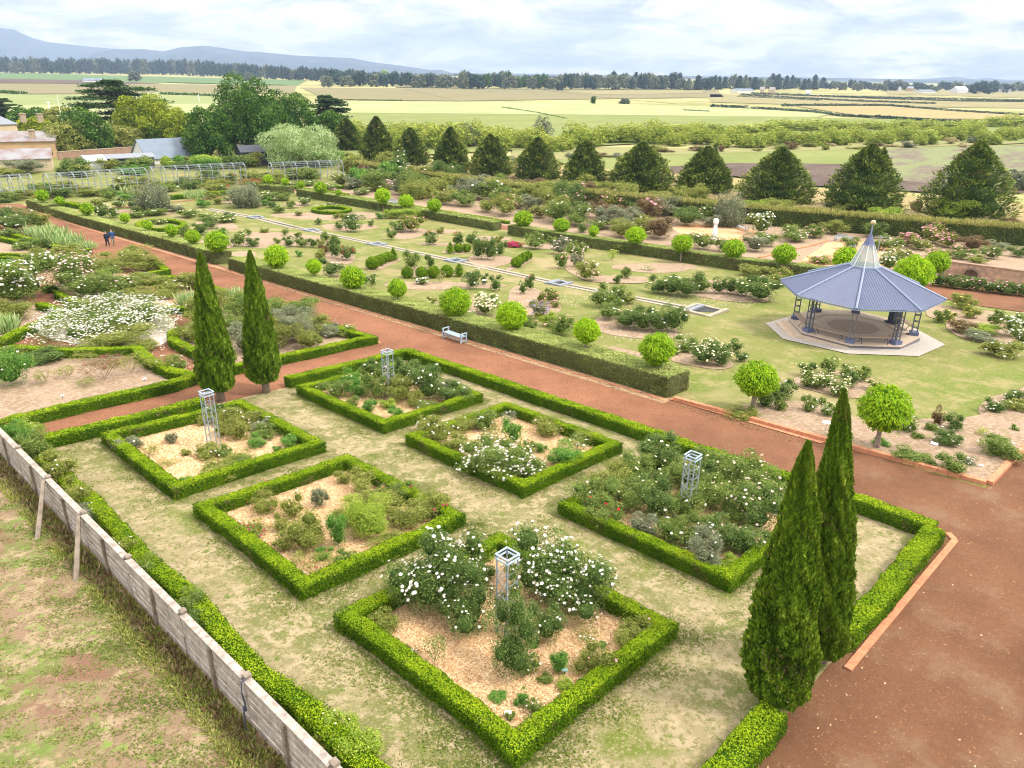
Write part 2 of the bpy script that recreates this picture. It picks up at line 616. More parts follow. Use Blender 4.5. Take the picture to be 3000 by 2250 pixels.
def hedge(name, pts, w, h, leaf, mat, dens=1.25, closed=False, rough=0.035, topv=(0.5, 1.0), sidev=(0.05, 0.62), fringe=None, seed=1, wave=0.035):
    g = np.random.default_rng(seed)
    L, R = ring(pts, w, closed)
    n = len(pts)
    segs = [(i, (i + 1) % n) for i in range(n if closed else n - 1)]
    Cs, Ns, Vs = [], [], []
    area = leaf * leaf * 0.6 * 0.5

    def face(p00, p10, p11, p01, nrm, vv, top):
        l_ = (np.linalg.norm(p10 - p00) + np.linalg.norm(p11 - p01)) / 2
        h_ = (np.linalg.norm(p01 - p00) + np.linalg.norm(p11 - p10)) / 2
        k = int(l_ * h_ / area * dens)
        if k < 1:
            return
        a = g.random(k)[:, None]
        b = g.random(k)[:, None]
        p = p00 * (1 - a) * (1 - b) + p10 * a * (1 - b) + p11 * a * b + p01 * (1 - a) * b
        off = (lump(p, 1.6) * wave + (g.random(k) - .65) * rough * 2)
        # rounded shoulders
        if not top:
            z = b[:, 0]
            off = off - np.clip(z - 0.82, 0, 1) ** 2 * 1.6 * min(h, 0.6) * .6
        else:
            e = np.minimum(b[:, 0], 1 - b[:, 0]) * w
            off = off - np.clip(0.09 - e, 0, 1) ** 1.5 * 1.6
        p = p + nrm * off[:, None]
        Cs.append(p)
        Ns.append(np.broadcast_to(nrm, p.shape))
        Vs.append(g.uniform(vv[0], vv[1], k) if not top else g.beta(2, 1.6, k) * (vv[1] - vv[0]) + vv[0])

    def z3(p, dz):
        return np.array([p[0], p[1], ground(p[0], p[1]) + dz])
    cv, cf = [], []
    ins = 0.05 if w < 1 else 0.09
    Li, Ri = ring(pts, w - 2 * ins, closed)
    for (i, j) in segs:
        a0, a1, b0, b1 = L[i], L[j], R[i], R[j]
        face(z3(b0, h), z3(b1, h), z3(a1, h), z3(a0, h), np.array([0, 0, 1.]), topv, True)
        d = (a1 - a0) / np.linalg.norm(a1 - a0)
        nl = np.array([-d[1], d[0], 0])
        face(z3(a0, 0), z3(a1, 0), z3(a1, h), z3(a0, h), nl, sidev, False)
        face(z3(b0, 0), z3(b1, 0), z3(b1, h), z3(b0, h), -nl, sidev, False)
        q = len(cv)
        c0, c1, e0, e1 = Li[i], Li[j], Ri[i], Ri[j]
        cv += [z3(c0, -.1), z3(c1, -.1), z3(e1, -.1), z3(e0, -.1), z3(c0, h - ins), z3(c1, h - ins), z3(e1, h - ins), z3(e0, h - ins)]
        cf += [(q + 4, q + 7, q + 6, q + 5), (q, q + 4, q + 5, q + 1), (q + 2, q + 6, q + 7, q + 3)]
        if not closed and i == 0:
            cf.append((q + 3, q + 7, q + 4, q))
        if not closed and j == n - 1:
            cf.append((q + 1, q + 5, q + 6, q + 2))
    if not closed:
        for i, j, sgn in ((0, 1, -1), (n - 1, n - 2, -1)):
            d = np.array(pts[j][:2], float) - np.array(pts[i][:2], float)
            d /= np.linalg.norm(d)
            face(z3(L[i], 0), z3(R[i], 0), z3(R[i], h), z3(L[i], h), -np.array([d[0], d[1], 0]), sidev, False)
    C = np.concatenate(Cs)
    N = np.concatenate(Ns)
    V = np.concatenate(Vs)
    k = len(C)
    nn = unit(N + g.normal(size=(k, 3)) * 0.75)
    U = g.normal(size=(k, 3)) + np.array([0, 0, .5])
    U = U - nn * (U * nn).sum(1)[:, None]
    s = g.uniform(0.7, 1.3, k) * leaf
    q_ = quads(C, U, nn, s, s * 0.62).reshape(-1, 4, 3)
    pt = lump(C, .55, seed) + .5 * lump(C, 1.7, seed + 2.)
    tw = (g.random(k) < np.clip((pt - .62) * 1.1, .012, .5)) & ((N[:, 2] < .5) | (g.random(k) < .35))
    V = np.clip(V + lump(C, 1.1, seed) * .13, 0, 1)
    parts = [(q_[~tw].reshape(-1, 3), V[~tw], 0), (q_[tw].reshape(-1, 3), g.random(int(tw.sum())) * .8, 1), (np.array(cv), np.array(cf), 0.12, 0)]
    if fringe:
        sel = g.random(k) < fringe[0]
        sel &= N[:, 2] > .5
        c2 = C[sel]
        m = len(c2)
        up = np.array([0, 0, 1.]) + g.normal(size=(m, 3)) * .25
        ll = g.uniform(.4, 1.2, m) * fringe[1]
        parts.append((quads(c2 + up * ll[:, None] * .4, up, g.normal(size=(m, 3)), ll, ll * .28), g.uniform(.6, 1, m), 0))
    me = leafmesh(name, parts, [mat, M['brown']])
    return link(name, me)


# ------------------------------------------------------------------ bushes (shared meshes by kind and size class)
BUSH = {}
LOD = [(26, .13, 260), (45, .08, 700), (80, .052, 1500), (140, .034, 3200), (1e9, .024, 6500)]


def bushmesh(fol, fl, dens, shape, lod, var):
    key = (fol, fl, dens, shape, lod, var)
    if key in BUSH:
        return BUSH[key]
    g = np.random.default_rng(len(BUSH) * 31 + lod * 7 + var)
    fr, n = LOD[lod][1:]
    if shape == 'flat' and lod == 4:
        fr, n = .0115, 30000
    if shape == 'mound':
        lobes = [(0, 0, .30, .36, .36, .62)]
        for a in range(8):
            t = a * math.pi / 4 + g.random() * .5
            r = g.uniform(.2, .3)
            lobes.append((r * math.cos(t), r * math.sin(t), g.uniform(.25, .4), .2, .2, g.uniform(.36, .5)))
    elif shape == 'flat':
        lobes = [(0, 0, .2, .42, .42, .6)]
        for a in range(12):
            t = a * math.pi / 6 + g.random() * .5
            r = g.uniform(.2, .38)
            lobes.append((r * math.cos(t), r * math.sin(t), g.uniform(.25, .5), .14, .14, g.uniform(.3, .45)))
    elif shape == 'cone':
        lobes = [(0, 0, .28, .44, .44, .34), (0, 0, .55, .3, .3, .3), (0, 0, .8, .15, .15, .22)]
    elif shape == 'ball':
        lobes = [(0, 0, .48, .47, .47, .5)]
    elif shape == 'thin':
        lobes = [(g.uniform(-.25, .25), g.uniform(-.25, .25), g.uniform(.45, .8), .22, .22, .2) for _ in range(7)]
    else:
        lobes = [(0, 0, .36, .30, .30, .38)]
        for a in range(8):
            t = a * 2.4 + g.random()
            r = g.uniform(.14, .34)
            s = g.uniform(.12, .21)
            lobes.append((r * math.cos(t), r * math.sin(t), g.uniform(.34, .82), s, s, s * g.uniform(.9, 1.4)))
    nn = {'thin': int(n * .35), 'ball': int(n * 1.3)}.get(shape, n)
    am = .04 if shape in ('ball',) else .16
    p, out = blob(g, lobes, int(nn * 1.5), shell=.12 if shape == 'ball' else .5, amp=am, low=-.75)
    k = len(p)
    nz = unit(out + g.normal(size=(k, 3)) * (.5 if shape == 'ball' else .9))
    U = g.normal(size=(k, 3)) + np.array([0, 0, .2])
    s = g.uniform(.6, 1.35, k) * fr
    v = np.clip(g.beta(2, 2.2, k) + lump(p * 5, 1., var) * .15, 0, 1)
    parts = [(quads(p, U - nz * (U * nz).sum(1)[:, None], nz, s, s * .62), v, 0)]
    if shape != 'thin':
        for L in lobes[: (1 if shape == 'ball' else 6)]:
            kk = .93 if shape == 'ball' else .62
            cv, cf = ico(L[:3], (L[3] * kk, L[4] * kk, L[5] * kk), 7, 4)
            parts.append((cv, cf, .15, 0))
    if shape in ('rose', 'thin', 'mound') and lod >= 2:
        # shoots that break the outline
        m = 26 if shape != 'thin' else 34
        d = unit(np.stack([g.normal(size=m) * .6, g.normal(size=m) * .6, g.uniform(.35, 1.2, m)], 1))
        st = np.array([0, 0, .2]) + d * g.uniform(.2, .5, m)[:, None] * np.array([.9, .9, 1])
        ln = g.uniform(.16, .34, m)
        for q in range(5):
            c = st + d * (ln * (q + .5) / 5 + .12)[:, None] + g.normal(size=(m, 3)) * .012
            parts.append((quads(c, g.normal(size=(m, 3)), g.normal(size=(m, 3)), fr * .95, fr * .55), g.uniform(.3, .9, m), 0))
    if shape == 'thin' or (lod >= 3 and shape == 'rose'):
        m = 16
        for q in range(m):
            t = g.random() * 6.28
            e = np.array([math.cos(t) * g.uniform(.2, .46), math.sin(t) * g.uniform(.2, .46), g.uniform(.55, .98)])
            c = e / 2
            wv = quads(c[None], e[None], g.normal(size=(1, 3)), np.linalg.norm(e), fr * .22)
            parts.append((wv, 0.0, 0))
    me = leafmesh('foliage', parts, [M[fol]])
    fme = None
    if fl:
        mk = 3.2 if shape == 'flat' else 1
        cnt = {'few': 7, 'some': 20, 'many': 70, 'mass': 150}[dens]
        cnt = int(cnt * (0.35, .7, 1, 1.25, 1.5)[lod] * mk)
        if shape == 'flat' and lod == 4:
            cnt = 2600
        ff = .0145 if shape == 'flat' and lod == 4 else {0: .16, 1: .125, 2: .085, 3: .056, 4: .040}[lod]
        p2, o2 = blob(g, lobes, cnt * 5, shell=.05, amp=am, low=-.1)
        up = (o2[:, 2] + g.random(len(o2)) * .9) > .45
        p2, o2 = p2[up][:cnt], o2[up][:cnt]
        p2 = p2 + o2 * .03
        fp = []
        m = len(p2)
        if m:
            sz = g.uniform(.65, 1.2, m) * ff
            ax = unit(o2 + np.array([0, 0, .6]) + g.normal(size=(m, 3)) * .3)
            t0 = unit(np.cross(ax, g.normal(size=(m, 3))))
            t1 = np.cross(ax, t0)
            npet = 5 if lod >= 2 else 3
            for q in range(npet):
                a = 2 * math.pi * q / npet
                dd = t0 * math.cos(a) + t1 * math.sin(a)
                uu = unit(dd + ax * .45)
                fp.append((quads(p2 + uu * (sz * .27)[:, None], uu, unit(ax - dd * .4), sz * .62, sz * .6), g.random(m), 0))
            fp.append((quads(p2 + ax * (sz * .12)[:, None], t0, ax, sz * .45, sz * .45), g.random(m) * .5, 0))
            fme = leafmesh('blossom', fp, [M[fl]])
    BUSH[key] = (me, fme)
    return BUSH[key]


COLN = {'green': 'green', 'dark': 'dark green', 'olive': 'olive', 'bright': 'bright green', 'lime': 'yellow-green', 'grey': 'grey-green', 'brown': 'reddish brown', 'box': 'clipped box', 'straw': 'dry', 'reed': 'pale green', 'belt': 'dark', 'hedge': 'green'}
FLN = {'f_white': 'white', 'f_cream': 'cream', 'f_pink': 'pink', 'f_rose': 'blush pink', 'f_red': 'red', 'f_crimson': 'crimson', 'f_yellow': 'yellow', 'f_purple': 'lavender'}
DEN = {'few': 'few', 'some': 'scattered', 'many': 'many', 'mass': 'masses of'}


def bush(x, y, wp, hp, fol='green', fl=None, dens='some', shape='rose', place='in the garden', name=None, group=None, world=None, var=None, desc=None):
    """bush whose base centre is at photo pixel x, y, wp wide and hp high in photo pixels"""
    p = P(x, y)
    d = depth(p)
    W_ = wp * d / F
    ele = math.atan2(H - p[2], math.hypot(p[0], p[1]))
    # projected height of a rounded body: h cos(e) + w sin(e)/2
    Hh = max(0.15, (hp * d / F - W_ * .35 * math.sin(ele)) / math.cos(ele) * 1.05)
    # the base pixel is the near foot of the bush: move back by its radius
    dirh = np.array([p[0], p[1]]) / math.hypot(p[0], p[1])
    c = p[:2] + dirh * W_ * .3
    lod = 0
    for i, (lim, _, _) in enumerate(LOD):
        if wp < lim:
            lod = i
            break
    if fl and not fl.startswith('f_'):
        fl = 'f_' + fl
    if var is None:
        var = random.randrange(3)
    me, fme = bushmesh(fol, fl, dens, shape, lod, var)
    name = name or ('rose_bush' if shape in ('rose', 'thin', 'mound') else 'shrub')
    o = link(name, me, None, (c[0], c[1], ground(c[0], c[1]) - .02))
    k = 1.32
    Hh *= 1.17
    o.scale = (W_ * k * random.uniform(.95, 1.06), W_ * k * random.uniform(.95, 1.06), Hh)
    o.rotation_euler = (0, 0, random.random() * 6.28)
    if fme is not None:
        link('blossom', fme, o)
    if desc is None:
        sz = 'low ' if hp < .45 * wp else ('tall ' if hp > 1.15 * wp else '')
        kind = {'rose_bush': 'rose bush', 'shrub': 'shrub'}.get(name, name.replace('_', ' '))
        desc = sz + ('sparse ' if shape == 'thin' else '') + COLN.get(fol, fol) + ' ' + kind
        if fme is not None:
            desc += ' with ' + DEN[dens] + ' ' + FLN[fl] + ' blooms'
    reg(o, desc, place, {'rose_bush': 'rose bush'}.get(name, 'shrub'), group)
    return o


def bushes(rows, place, group, **kw):
    for r in rows:
        a = dict(zip(('x', 'y', 'wp', 'hp', 'fol', 'fl', 'dens', 'shape'), r))
        a.update(kw)
        bush(place=place, group=group, **a)


# ------------------------------------------------------------------ ground sheets
def sheet(name, pts, off, mat, kind='structure', world=False, thick=0.0, smooth=0):
    """polygon given in photo pixels (or world xy) laid on the terrain"""
    q = [np.array(p, float) if world else P(*p)[:2] for p in pts]
    if smooth:
        n = len(q)
        r = []
        for i in range(n):
            p0, p1, p2, p3 = q[i - 1], q[i], q[(i + 1) % n], q[(i + 2) % n]
            for t in [k / smooth for k in range(smooth)]:
                r.append(.5 * (2 * p1 + (p2 - p0) * t + (2 * p0 - 5 * p1 + 4 * p2 - p3) * t * t + (3 * p1 - p0 - 3 * p2 + p3) * t ** 3))
        q = r
    tri = geometry.tessellate_polygon([[Vector((p[0], p[1], 0)) for p in q]])
    import bmesh
    bm = bmesh.new()
    vs = [bm.verts.new((p[0], p[1], 0)) for p in q]
    for t in tri:
        try:
            bm.faces.new([vs[i] for i in t])
        except ValueError:
            pass
    for lev in (ZP, 1.5):
        # where the slope meets the flats
        k = math.hypot(SX, SY)
        nrm = Vector((SX / k, SY / k, 0))
        co = nrm * (lev / k)
        bmesh.ops.bisect_plane(bm, geom=bm.verts[:] + bm.edges[:] + bm.faces[:], plane_co=co, plane_no=nrm, dist=1e-4)
    for v in bm.verts:
        v.co.z = float(ground(v.co.x, v.co.y)) + off
    bmesh.ops.recalc_face_normals(bm, faces=bm.faces[:])
    for f in bm.faces:
        if f.normal.z < 0:
            f.normal_flip()
    me = bpy.data.meshes.new(name)
    bm.to_mesh(me)
    bm.free()
    me.materials.append(mat)
    o = link(name, me)
    tag(o, kind=kind)
    return o, q


def ell(cx, cy, rx, ry, n=14, rot=0.0, wob=0.1):
    r = []
    for k in range(n):
        t = 2 * math.pi * k / n
        s = 1 + wob * math.sin(3 * t + cx)
        x, y = rx * math.cos(t) * s, ry * math.sin(t) * s
        r.append((cx + x * math.cos(rot) - y * math.sin(rot), cy + x * math.sin(rot) + y * math.cos(rot)))
    return r
# ------------------------------------------------------------------ terrain
G = {}
G['plain'] = groundmat('pasture', [(0.21, 0.205, 0.07), (0.012, 6, .42, .58, (0.46, 0.40, 0.19)), (0.05, 5, .5, .66, (0.24, 0.27, 0.08)), (1.2, 6, .5, .75, (0.36, 0.34, 0.14))], bump=.3, bscale=2, bdist=.2)
G['paddock'] = groundmat('weedy_ground', [(0.27, 0.185, 0.115), (0.6, 8, .49, .58, (0.16, 0.20, 0.05)), (1.7, 9, .5, .60, (0.37, 0.28, 0.17)), (2.6, 9, .56, .63, (0.20, 0.28, 0.06)), (0.5, 7, .54, .62, (0.23, 0.13, 0.085)), (9., 8, .53, .62, (0.18, 0.13, 0.075))], bump=.9, bscale=14, bdist=.06)
G['lawn'] = groundmat('dry_lawn', [(0.32, 0.262, 0.145), (0.5, 8, .46, .56, (0.175, 0.18, 0.06)), (2.2, 9, .48, .57, (0.42, 0.335, 0.205)), (6.5, 8, .52, .60, (0.20, 0.185, 0.07)), (2.9, 8, .58, .66, (0.13, 0.175, 0.03)), (0.3, 5, .56, .66, (0.15, 0.18, 0.035)), (15.0, 6, .54, .64, (0.37, 0.31, 0.17))], bump=.9, bscale=18, bdist=.06)
G['green_lawn'] = groundmat('mown_lawn', [(0.195, 0.20, 0.058), (0.14, 6, .42, .58, (0.135, 0.18, 0.030)), (0.6, 8, .49, .61, (0.28, 0.245, 0.105)), (2.6, 9, .5, .60, (0.16, 0.18, 0.05)), (0.09, 5, .55, .66, (0.32, 0.26, 0.135)), (6.0, 9, .53, .62, (0.25, 0.225, 0.09))], bump=.7, bscale=12, bdist=.06)
GRAV = [(0.12, 6, .42, .58, .72), (0.9, 9, .5, .62, 1.18), (9.0, 9, .50, .60, .84)]


def gravelmat():
    """browner and more littered towards the open court, plain red along the path"""
    m, t, o = newmat('red_gravel')
    g = nd(t, 'ShaderNodeNewGeometry')
    pos = g.outputs['Position']
    sp = nd(t, 'ShaderNodeSeparateXYZ')
    lk(t, pos, sp.inputs[0])
    nz = nd(t, 'ShaderNodeTexNoise', i_Scale=.25, i_Detail=4.0)
    lk(t, pos, nz.inputs['Vector'])
    f = math_(t, 'ADD', math_(t, 'MULTIPLY', sp.outputs[1], 1 / 26.0), math_(t, 'MULTIPLY', nz.outputs[0], .5))
    f = ramp(t, f, [(.45, 0.), (1.2 if False else 1.0, 1.)])
    base = mixc(t, f, (0.150, 0.071, 0.037), (0.250, 0.114, 0.064))

    def lay(col, s_, det, lo, hi, c, off, k=1.0):
        mp = nd(t, 'ShaderNodeMapping')
        mp.inputs['Location'].default_value = (off, off * .4, 0)
        lk(t, pos, mp.inputs[0])
        n_ = nd(t, 'ShaderNodeTexNoise', i_Scale=s_, i_Detail=det, i_Roughness=.7)
        lk(t, mp.outputs[0], n_.inputs['Vector'])
        q = ramp(t, n_.outputs[0], [(lo, 0.), (hi, k)])
        return mixc(t, q, col, c)
    dk = nd(t, 'ShaderNodeMix', data_type='RGBA', blend_type='MULTIPLY')
    dk.inputs[0].default_value = 1
    n0 = nd(t, 'ShaderNodeTexNoise', i_Scale=.22, i_Detail=9.0, i_Roughness=.7)
    lk(t, pos, n0.inputs['Vector'])
    lk(t, base, dk.inputs[6])
    lk(t, ramp(t, n0.outputs[0], [(.36, .72), (.5, 1.), (.64, 1.22)]), dk.inputs[7])
    col = lay(dk.outputs[2], 10.0, 9, .52, .62, (0.14, 0.064, 0.040), 3.)
    court = math_(t, 'SUBTRACT', 1.0, f)
    n1_ = nd(t, 'ShaderNodeTexNoise', i_Scale=.45, i_Detail=10.0, i_Roughness=.75)
    lk(t, pos, n1_.inputs['Vector'])
    q = math_(t, 'MULTIPLY', ramp(t, n1_.outputs[0], [(.52, 0.), (.66, .5)]), court)
    col = mixc(t, q, col, (0.22, 0.15, 0.095))
    n2_ = nd(t, 'ShaderNodeTexNoise', i_Scale=22.0, i_Detail=6.0, i_Roughness=.7)
    lk(t, pos, n2_.inputs['Vector'])
    q = math_(t, 'MULTIPLY', ramp(t, n2_.outputs[0], [(.60, 0.), (.66, .8)]), math_(t, 'ADD', court, .05))
    col = mixc(t, q, col, (0.44, 0.30, 0.20))
    b = nd(t, 'ShaderNodeBsdfPrincipled', i_Roughness=.92)
    b.inputs['Specular IOR Level'].default_value = .12
    lk(t, col, b.inputs['Base Color'])
    n3_ = nd(t, 'ShaderNodeTexNoise', i_Scale=26.0, i_Detail=6.0, i_Roughness=.75)
    lk(t, pos, n3_.inputs['Vector'])
    bp = nd(t, 'ShaderNodeBump', i_Strength=.7, i_Distance=.03)
    lk(t, n3_.outputs[0], bp.inputs['Height'])
    lk(t, bp.outputs[0], b.inputs['Normal'])
    lk(t, b.outputs[0], o.inputs[0])
    return m


G['gravel'] = G['red_path'] = gravelmat()
G['litter'] = groundmat('leaf_litter', [(0.34, 0.20, 0.12), (3.0, 8, .42, .58, (0.46, 0.33, 0.2)), (9.0, 8, .5, .62, (0.22, 0.13, 0.08))], bump=.6, bscale=30)
G['mulch'] = groundmat('pale_mulch', [(0.36, 0.255, 0.175), (0.5, 7, .42, .58, (0.29, 0.20, 0.13)), (5.0, 9, .48, .58, (0.43, 0.325, 0.235)), (12.0, 8, .54, .62, (0.22, 0.15, 0.10)), (1.4, 8, .58, .66, (0.24, 0.22, 0.09))], bump=.8, bscale=24, bdist=.05)
G['chips'] = groundmat('wood_chip_mulch', [(0.62, 0.40, 0.20), (7.0, 8, .44, .56, (0.80, 0.57, 0.34)), (16.0, 8, .52, .6, (0.34, 0.16, 0.075)), (1.0, 5, .5, .65, (0.74, 0.49, 0.29))], bump=1.0, bscale=22, bdist=.05)
G['tan'] = groundmat('tan_gravel', [(0.56, 0.30, 0.15), (0.4, 6, .45, .6, (0.62, 0.40, 0.24)), (6, 6, .5, .7, (0.48, 0.25, 0.13))], bump=.3)
G['white_gravel'] = groundmat('white_gravel', [(0.40, 0.36, 0.32), (10.0, 8, .45, .6, (0.50, 0.46, 0.42)), (22.0, 6, .55, .64, (0.40, 0.36, 0.32))], bump=.6, bscale=40, bdist=.02)
G['petal_ground'] = groundmat('fallen_petals', [(0.62, 0.52, 0.44), (7.0, 8, .45, .55, (0.75, 0.70, 0.66)), (4.0, 6, .55, .62, (0.42, 0.22, 0.14))], bump=.6)
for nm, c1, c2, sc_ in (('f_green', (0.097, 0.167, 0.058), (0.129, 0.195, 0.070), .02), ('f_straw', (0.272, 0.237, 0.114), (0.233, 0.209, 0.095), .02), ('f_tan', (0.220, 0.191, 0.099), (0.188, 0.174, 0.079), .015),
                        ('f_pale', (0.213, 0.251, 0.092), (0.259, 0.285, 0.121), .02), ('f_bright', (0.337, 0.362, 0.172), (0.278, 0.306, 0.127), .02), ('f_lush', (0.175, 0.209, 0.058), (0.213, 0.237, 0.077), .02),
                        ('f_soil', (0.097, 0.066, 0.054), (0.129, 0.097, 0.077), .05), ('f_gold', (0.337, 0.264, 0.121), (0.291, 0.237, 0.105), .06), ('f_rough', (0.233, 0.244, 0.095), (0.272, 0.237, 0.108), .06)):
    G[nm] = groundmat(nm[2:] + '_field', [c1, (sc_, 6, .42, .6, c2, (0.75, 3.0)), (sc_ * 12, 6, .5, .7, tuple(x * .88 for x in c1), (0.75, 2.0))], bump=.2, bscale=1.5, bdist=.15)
G['f_patchy'] = groundmat('patchy_field', [(0.19, 0.225, 0.09), (.045, 8, .46, .56, (0.155, 0.115, 0.10), (0.75, 3.2)), (.5, 7, .5, .62, (0.165, 0.145, 0.10), (0.75, 2.)), (1.2, 5, .5, .7, (0.22, 0.225, 0.11))], bump=.2)

G['plain_far'] = G['plain']
sheet('ground', [(-12000, -300), (300, -12000), (26000, -6000), (26000, 26000), (-6000, 26000)], 0.0, G['plain'], world=True)
sheet('paddock', [(-40, -20), (5.15, -20), (5.15, 32.6), (5.15, 60), (-40, 60)], .01, G['paddock'], world=True)
sheet('gravel_court', [(5.2, -16), (78, -16), (60, 2), (44, 4), (37.2, 4.2), (31.0, 4.2), (30.6, 20), (25.3, 20), (25.3, 4.55), (5.2, 4.55)], .012, G['gravel'], world=True)
sheet('main_path', [(25.3, 20), (30.65, 20), (31.1, 66), (31.2, 118), (31.0, 134), (22, 134), (22, 140), (-20, 140), (-20, 32.0), (25.3, 32.0)], .014, G['red_path'], world=True)
sheet('lawn', [(5.6, 4.4), (25.3, 4.4), (25.3, 32.3), (5.6, 32.3)], .02, G['lawn'], world=True)
sheet('central_lawn', [(30.7, 4.3), (60, 3), (84, -4), (80, 20), (69.5, 22), (68.5, 36), (70, 70), (66.5, 118), (31.8, 118), (31.2, 66), (30.75, 20)], .016, G['green_lawn'], world=True)
sheet('back_garden_soil', [(69.0, 22), (90, 6), (125, -8), (113, 18.8), (101.5, 50), (92.5, 90), (92, 134), (66, 134), (67, 118), (70.5, 70), (69.2, 36)], .02, G['mulch'], world=True)
sheet('back_path', [(70.0, 24), (72.2, 24), (72.8, 70), (70, 134), (67.0, 134), (70.4, 70), (69.8, 36)], .026, G['red_path'], world=True)
sheet('cross_path', [(60, 118.2), (31, 119), (31, 118), (60, 117)], .024, G['red_path'], world=True)
sheet('garden_lawn', [(-200, 605), (60, 598), (150, 600), (760, 556), (1010, 540), (1090, 500), (1010, 470), (800, 470), (400, 490), (-200, 520)], .05, G['green_lawn'])
sheet('yard_lawn', [(-200, 520), (400, 490), (1000, 470), (1010, 420), (560, 400), (-200, 400)], .04, G['green_lawn'])
sheet('leaf_litter', [(29.6, 18), (30.55, 18), (30.7, 66), (31.0, 110), (30.5, 110), (30.0, 66)], .02, G['litter'], world=True)
sheet('grass_verge', [(114, 18), (103, 46), (94, 92), (93, 150), (108, 170), (112, 90), (122, 50), (134, 10), (135, -20), (125, -14)], .03, G['f_rough'], world=True)


def fld(name, pts, mat, off):
    return sheet(name, pts, off, G[mat])


# fields on the flats, far to near
fld('field', [(0, 213), (900, 236), (870, 252), (480, 243), (0, 233)], 'f_green', .3)
fld('ploughed_field', [(0, 231), (250, 236), (480, 246), (250, 248), (0, 243)], 'f_soil', .42)
fld('field', [(0, 244), (480, 247), (870, 252), (860, 275), (0, 276)], 'f_tan', .34)
fld('field', [(0, 277), (270, 279), (480, 271), (700, 276), (900, 310), (0, 316)], 'f_pale', .36)
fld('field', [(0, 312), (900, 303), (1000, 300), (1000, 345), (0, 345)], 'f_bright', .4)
fld('field', [(880, 257), (1180, 259), (2100, 262), (2120, 285), (1350, 297), (960, 293)], 'f_tan', .3)
fld('field', [(1160, 248), (1500, 249), (1335, 258), (1160, 257)], 'f_straw', .45)
fld('field', [(1650, 268), (2060, 264), (2060, 274), (1760, 278)], 'f_straw', .45)
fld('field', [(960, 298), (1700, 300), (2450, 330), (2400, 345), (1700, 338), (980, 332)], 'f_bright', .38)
fld('field', [(980, 330), (1700, 336), (2400, 344), (2300, 400), (1000, 470), (960, 400)], 'f_lush', .34)
fld('field', [(2080, 277), (2620, 280), (3000, 300), (3000, 318), (2500, 312), (2080, 300)], 'f_straw', .3)
fld('field', [(2330, 312), (2650, 312), (3000, 337), (3000, 352), (2560, 348)], 'f_gold', .4)
fld('field', [(2200, 344), (3000, 356), (3000, 420), (2100, 400)], 'f_lush', .32)
fld('field', [(2590, 262), (3000, 268), (3000, 288), (2600, 276)], 'f_straw', .44)
fld('rough_field', [(1500, 430), (2000, 437), (3000, 402), (3000, 422), (2500, 440), (1760, 462), (1500, 480)], 'f_rough', .3)
fld('field', [(1600, 463), (2140, 447), (3000, 425), (3000, 520), (2600, 540), (1700, 500)], 'f_lush', .26)
fld('patchy_field', [(2560, 440), (3000, 428), (3000, 560), (2700, 540), (2500, 520)], 'f_patchy', .34)
fld('ploughed_field', [(1950, 492), (2140, 481), (2480, 484), (2720, 500), (3000, 520), (3000, 570), (2700, 566), (2380, 548), (2150, 520), (1950, 510)], 'f_soil', .30)
fld('stubble_field', [(1430, 470), (1760, 498), (2145, 525), (2380, 556), (2700, 580), (3000, 600), (3000, 660), (2700, 640), (2300, 608), (1900, 570), (1400, 540)], 'f_gold', .28)

# mulched beds cut into the lawns (photo pixels)
MULCH = [ell(965, 633, 185, 13), ell(1020, 666, 95, 12), ell(1190, 682, 65, 21), ell(1302, 678, 45, 7), ell(812, 704, 165, 26), ell(985, 752, 68, 27), ell(715, 745, 45, 10),
         ell(1285, 716, 75, 5), ell(1340, 739, 52, 7), ell(1120, 775, 60, 14, rot=-.3), ell(1270, 800, 95, 11), ell(1290, 838, 205, 13), ell(1560, 885, 90, 46, rot=.25), ell(1920, 785, 140, 16),
         ell(1440, 700, 62, 9), ell(1600, 722, 75, 10), ell(1860, 955, 140, 46, rot=.12), ell(2110, 852, 185, 33, rot=.1), ell(1850, 1040, 85, 14, rot=.2), ell(2060, 1056, 105, 28, rot=.1),
         ell(2462, 1128, 145, 42, rot=.1), ell(1435, 765, 75, 22), ell(1525, 770, 50, 13, rot=-.5), ell(640, 660, 70, 13, rot=.1), ell(430, 622, 110, 10), ell(1240, 790, 60, 9), ell(1350, 905, 85, 26, rot=.2),
         ell(2890, 965, 130, 55, rot=.2), ell(2960, 1195, 110, 40), ell(2760, 915, 60, 22), ell(690, 590, 60, 9), ell(870, 600, 45, 8), ell(640, 712, 60, 20),
         [(1628, 745), (1650, 742), (1715, 760), (1745, 790), (1785, 812), (1905, 815), (1905, 836), (1740, 832), (1680, 812), (1640, 785)]]
for i, m_ in enumerate(MULCH):
    mc = np.mean(m_, axis=0)
    m_ = [tuple(mc + (np.array(q) - mc) * .88) for q in m_]
    sheet('mulch_bed', m_, .022 + .0012 * i, G['mulch'], smooth=4)
sheet('corner_bed_soil', [(2124, 1203), (2240, 1185), (2340, 1183), (2450, 1203), (2530, 1245), (2670, 1236), (2824, 1232), (2881, 1220), (2940, 1170), (3060, 1110), (3060, 1245), (2889, 1417), (2852, 1405), (2531, 1326), (2425, 1297), (2198, 1228)], .15, G['mulch'])
sheet('tan_gravel', [(2330, 775), (2420, 712), (2480, 706), (2600, 716), (2680, 752), (2570, 800), (2440, 800)], .05, G['tan'])
sheet('tan_gravel', [(1970, 668), (2000, 655), (2190, 666), (2230, 690), (2180, 707), (2000, 697)], .05, G['tan'])
sheet('tan_gravel', [(1000, 545), (1120, 546), (1100, 558), (990, 560)], .05, G['mulch'])
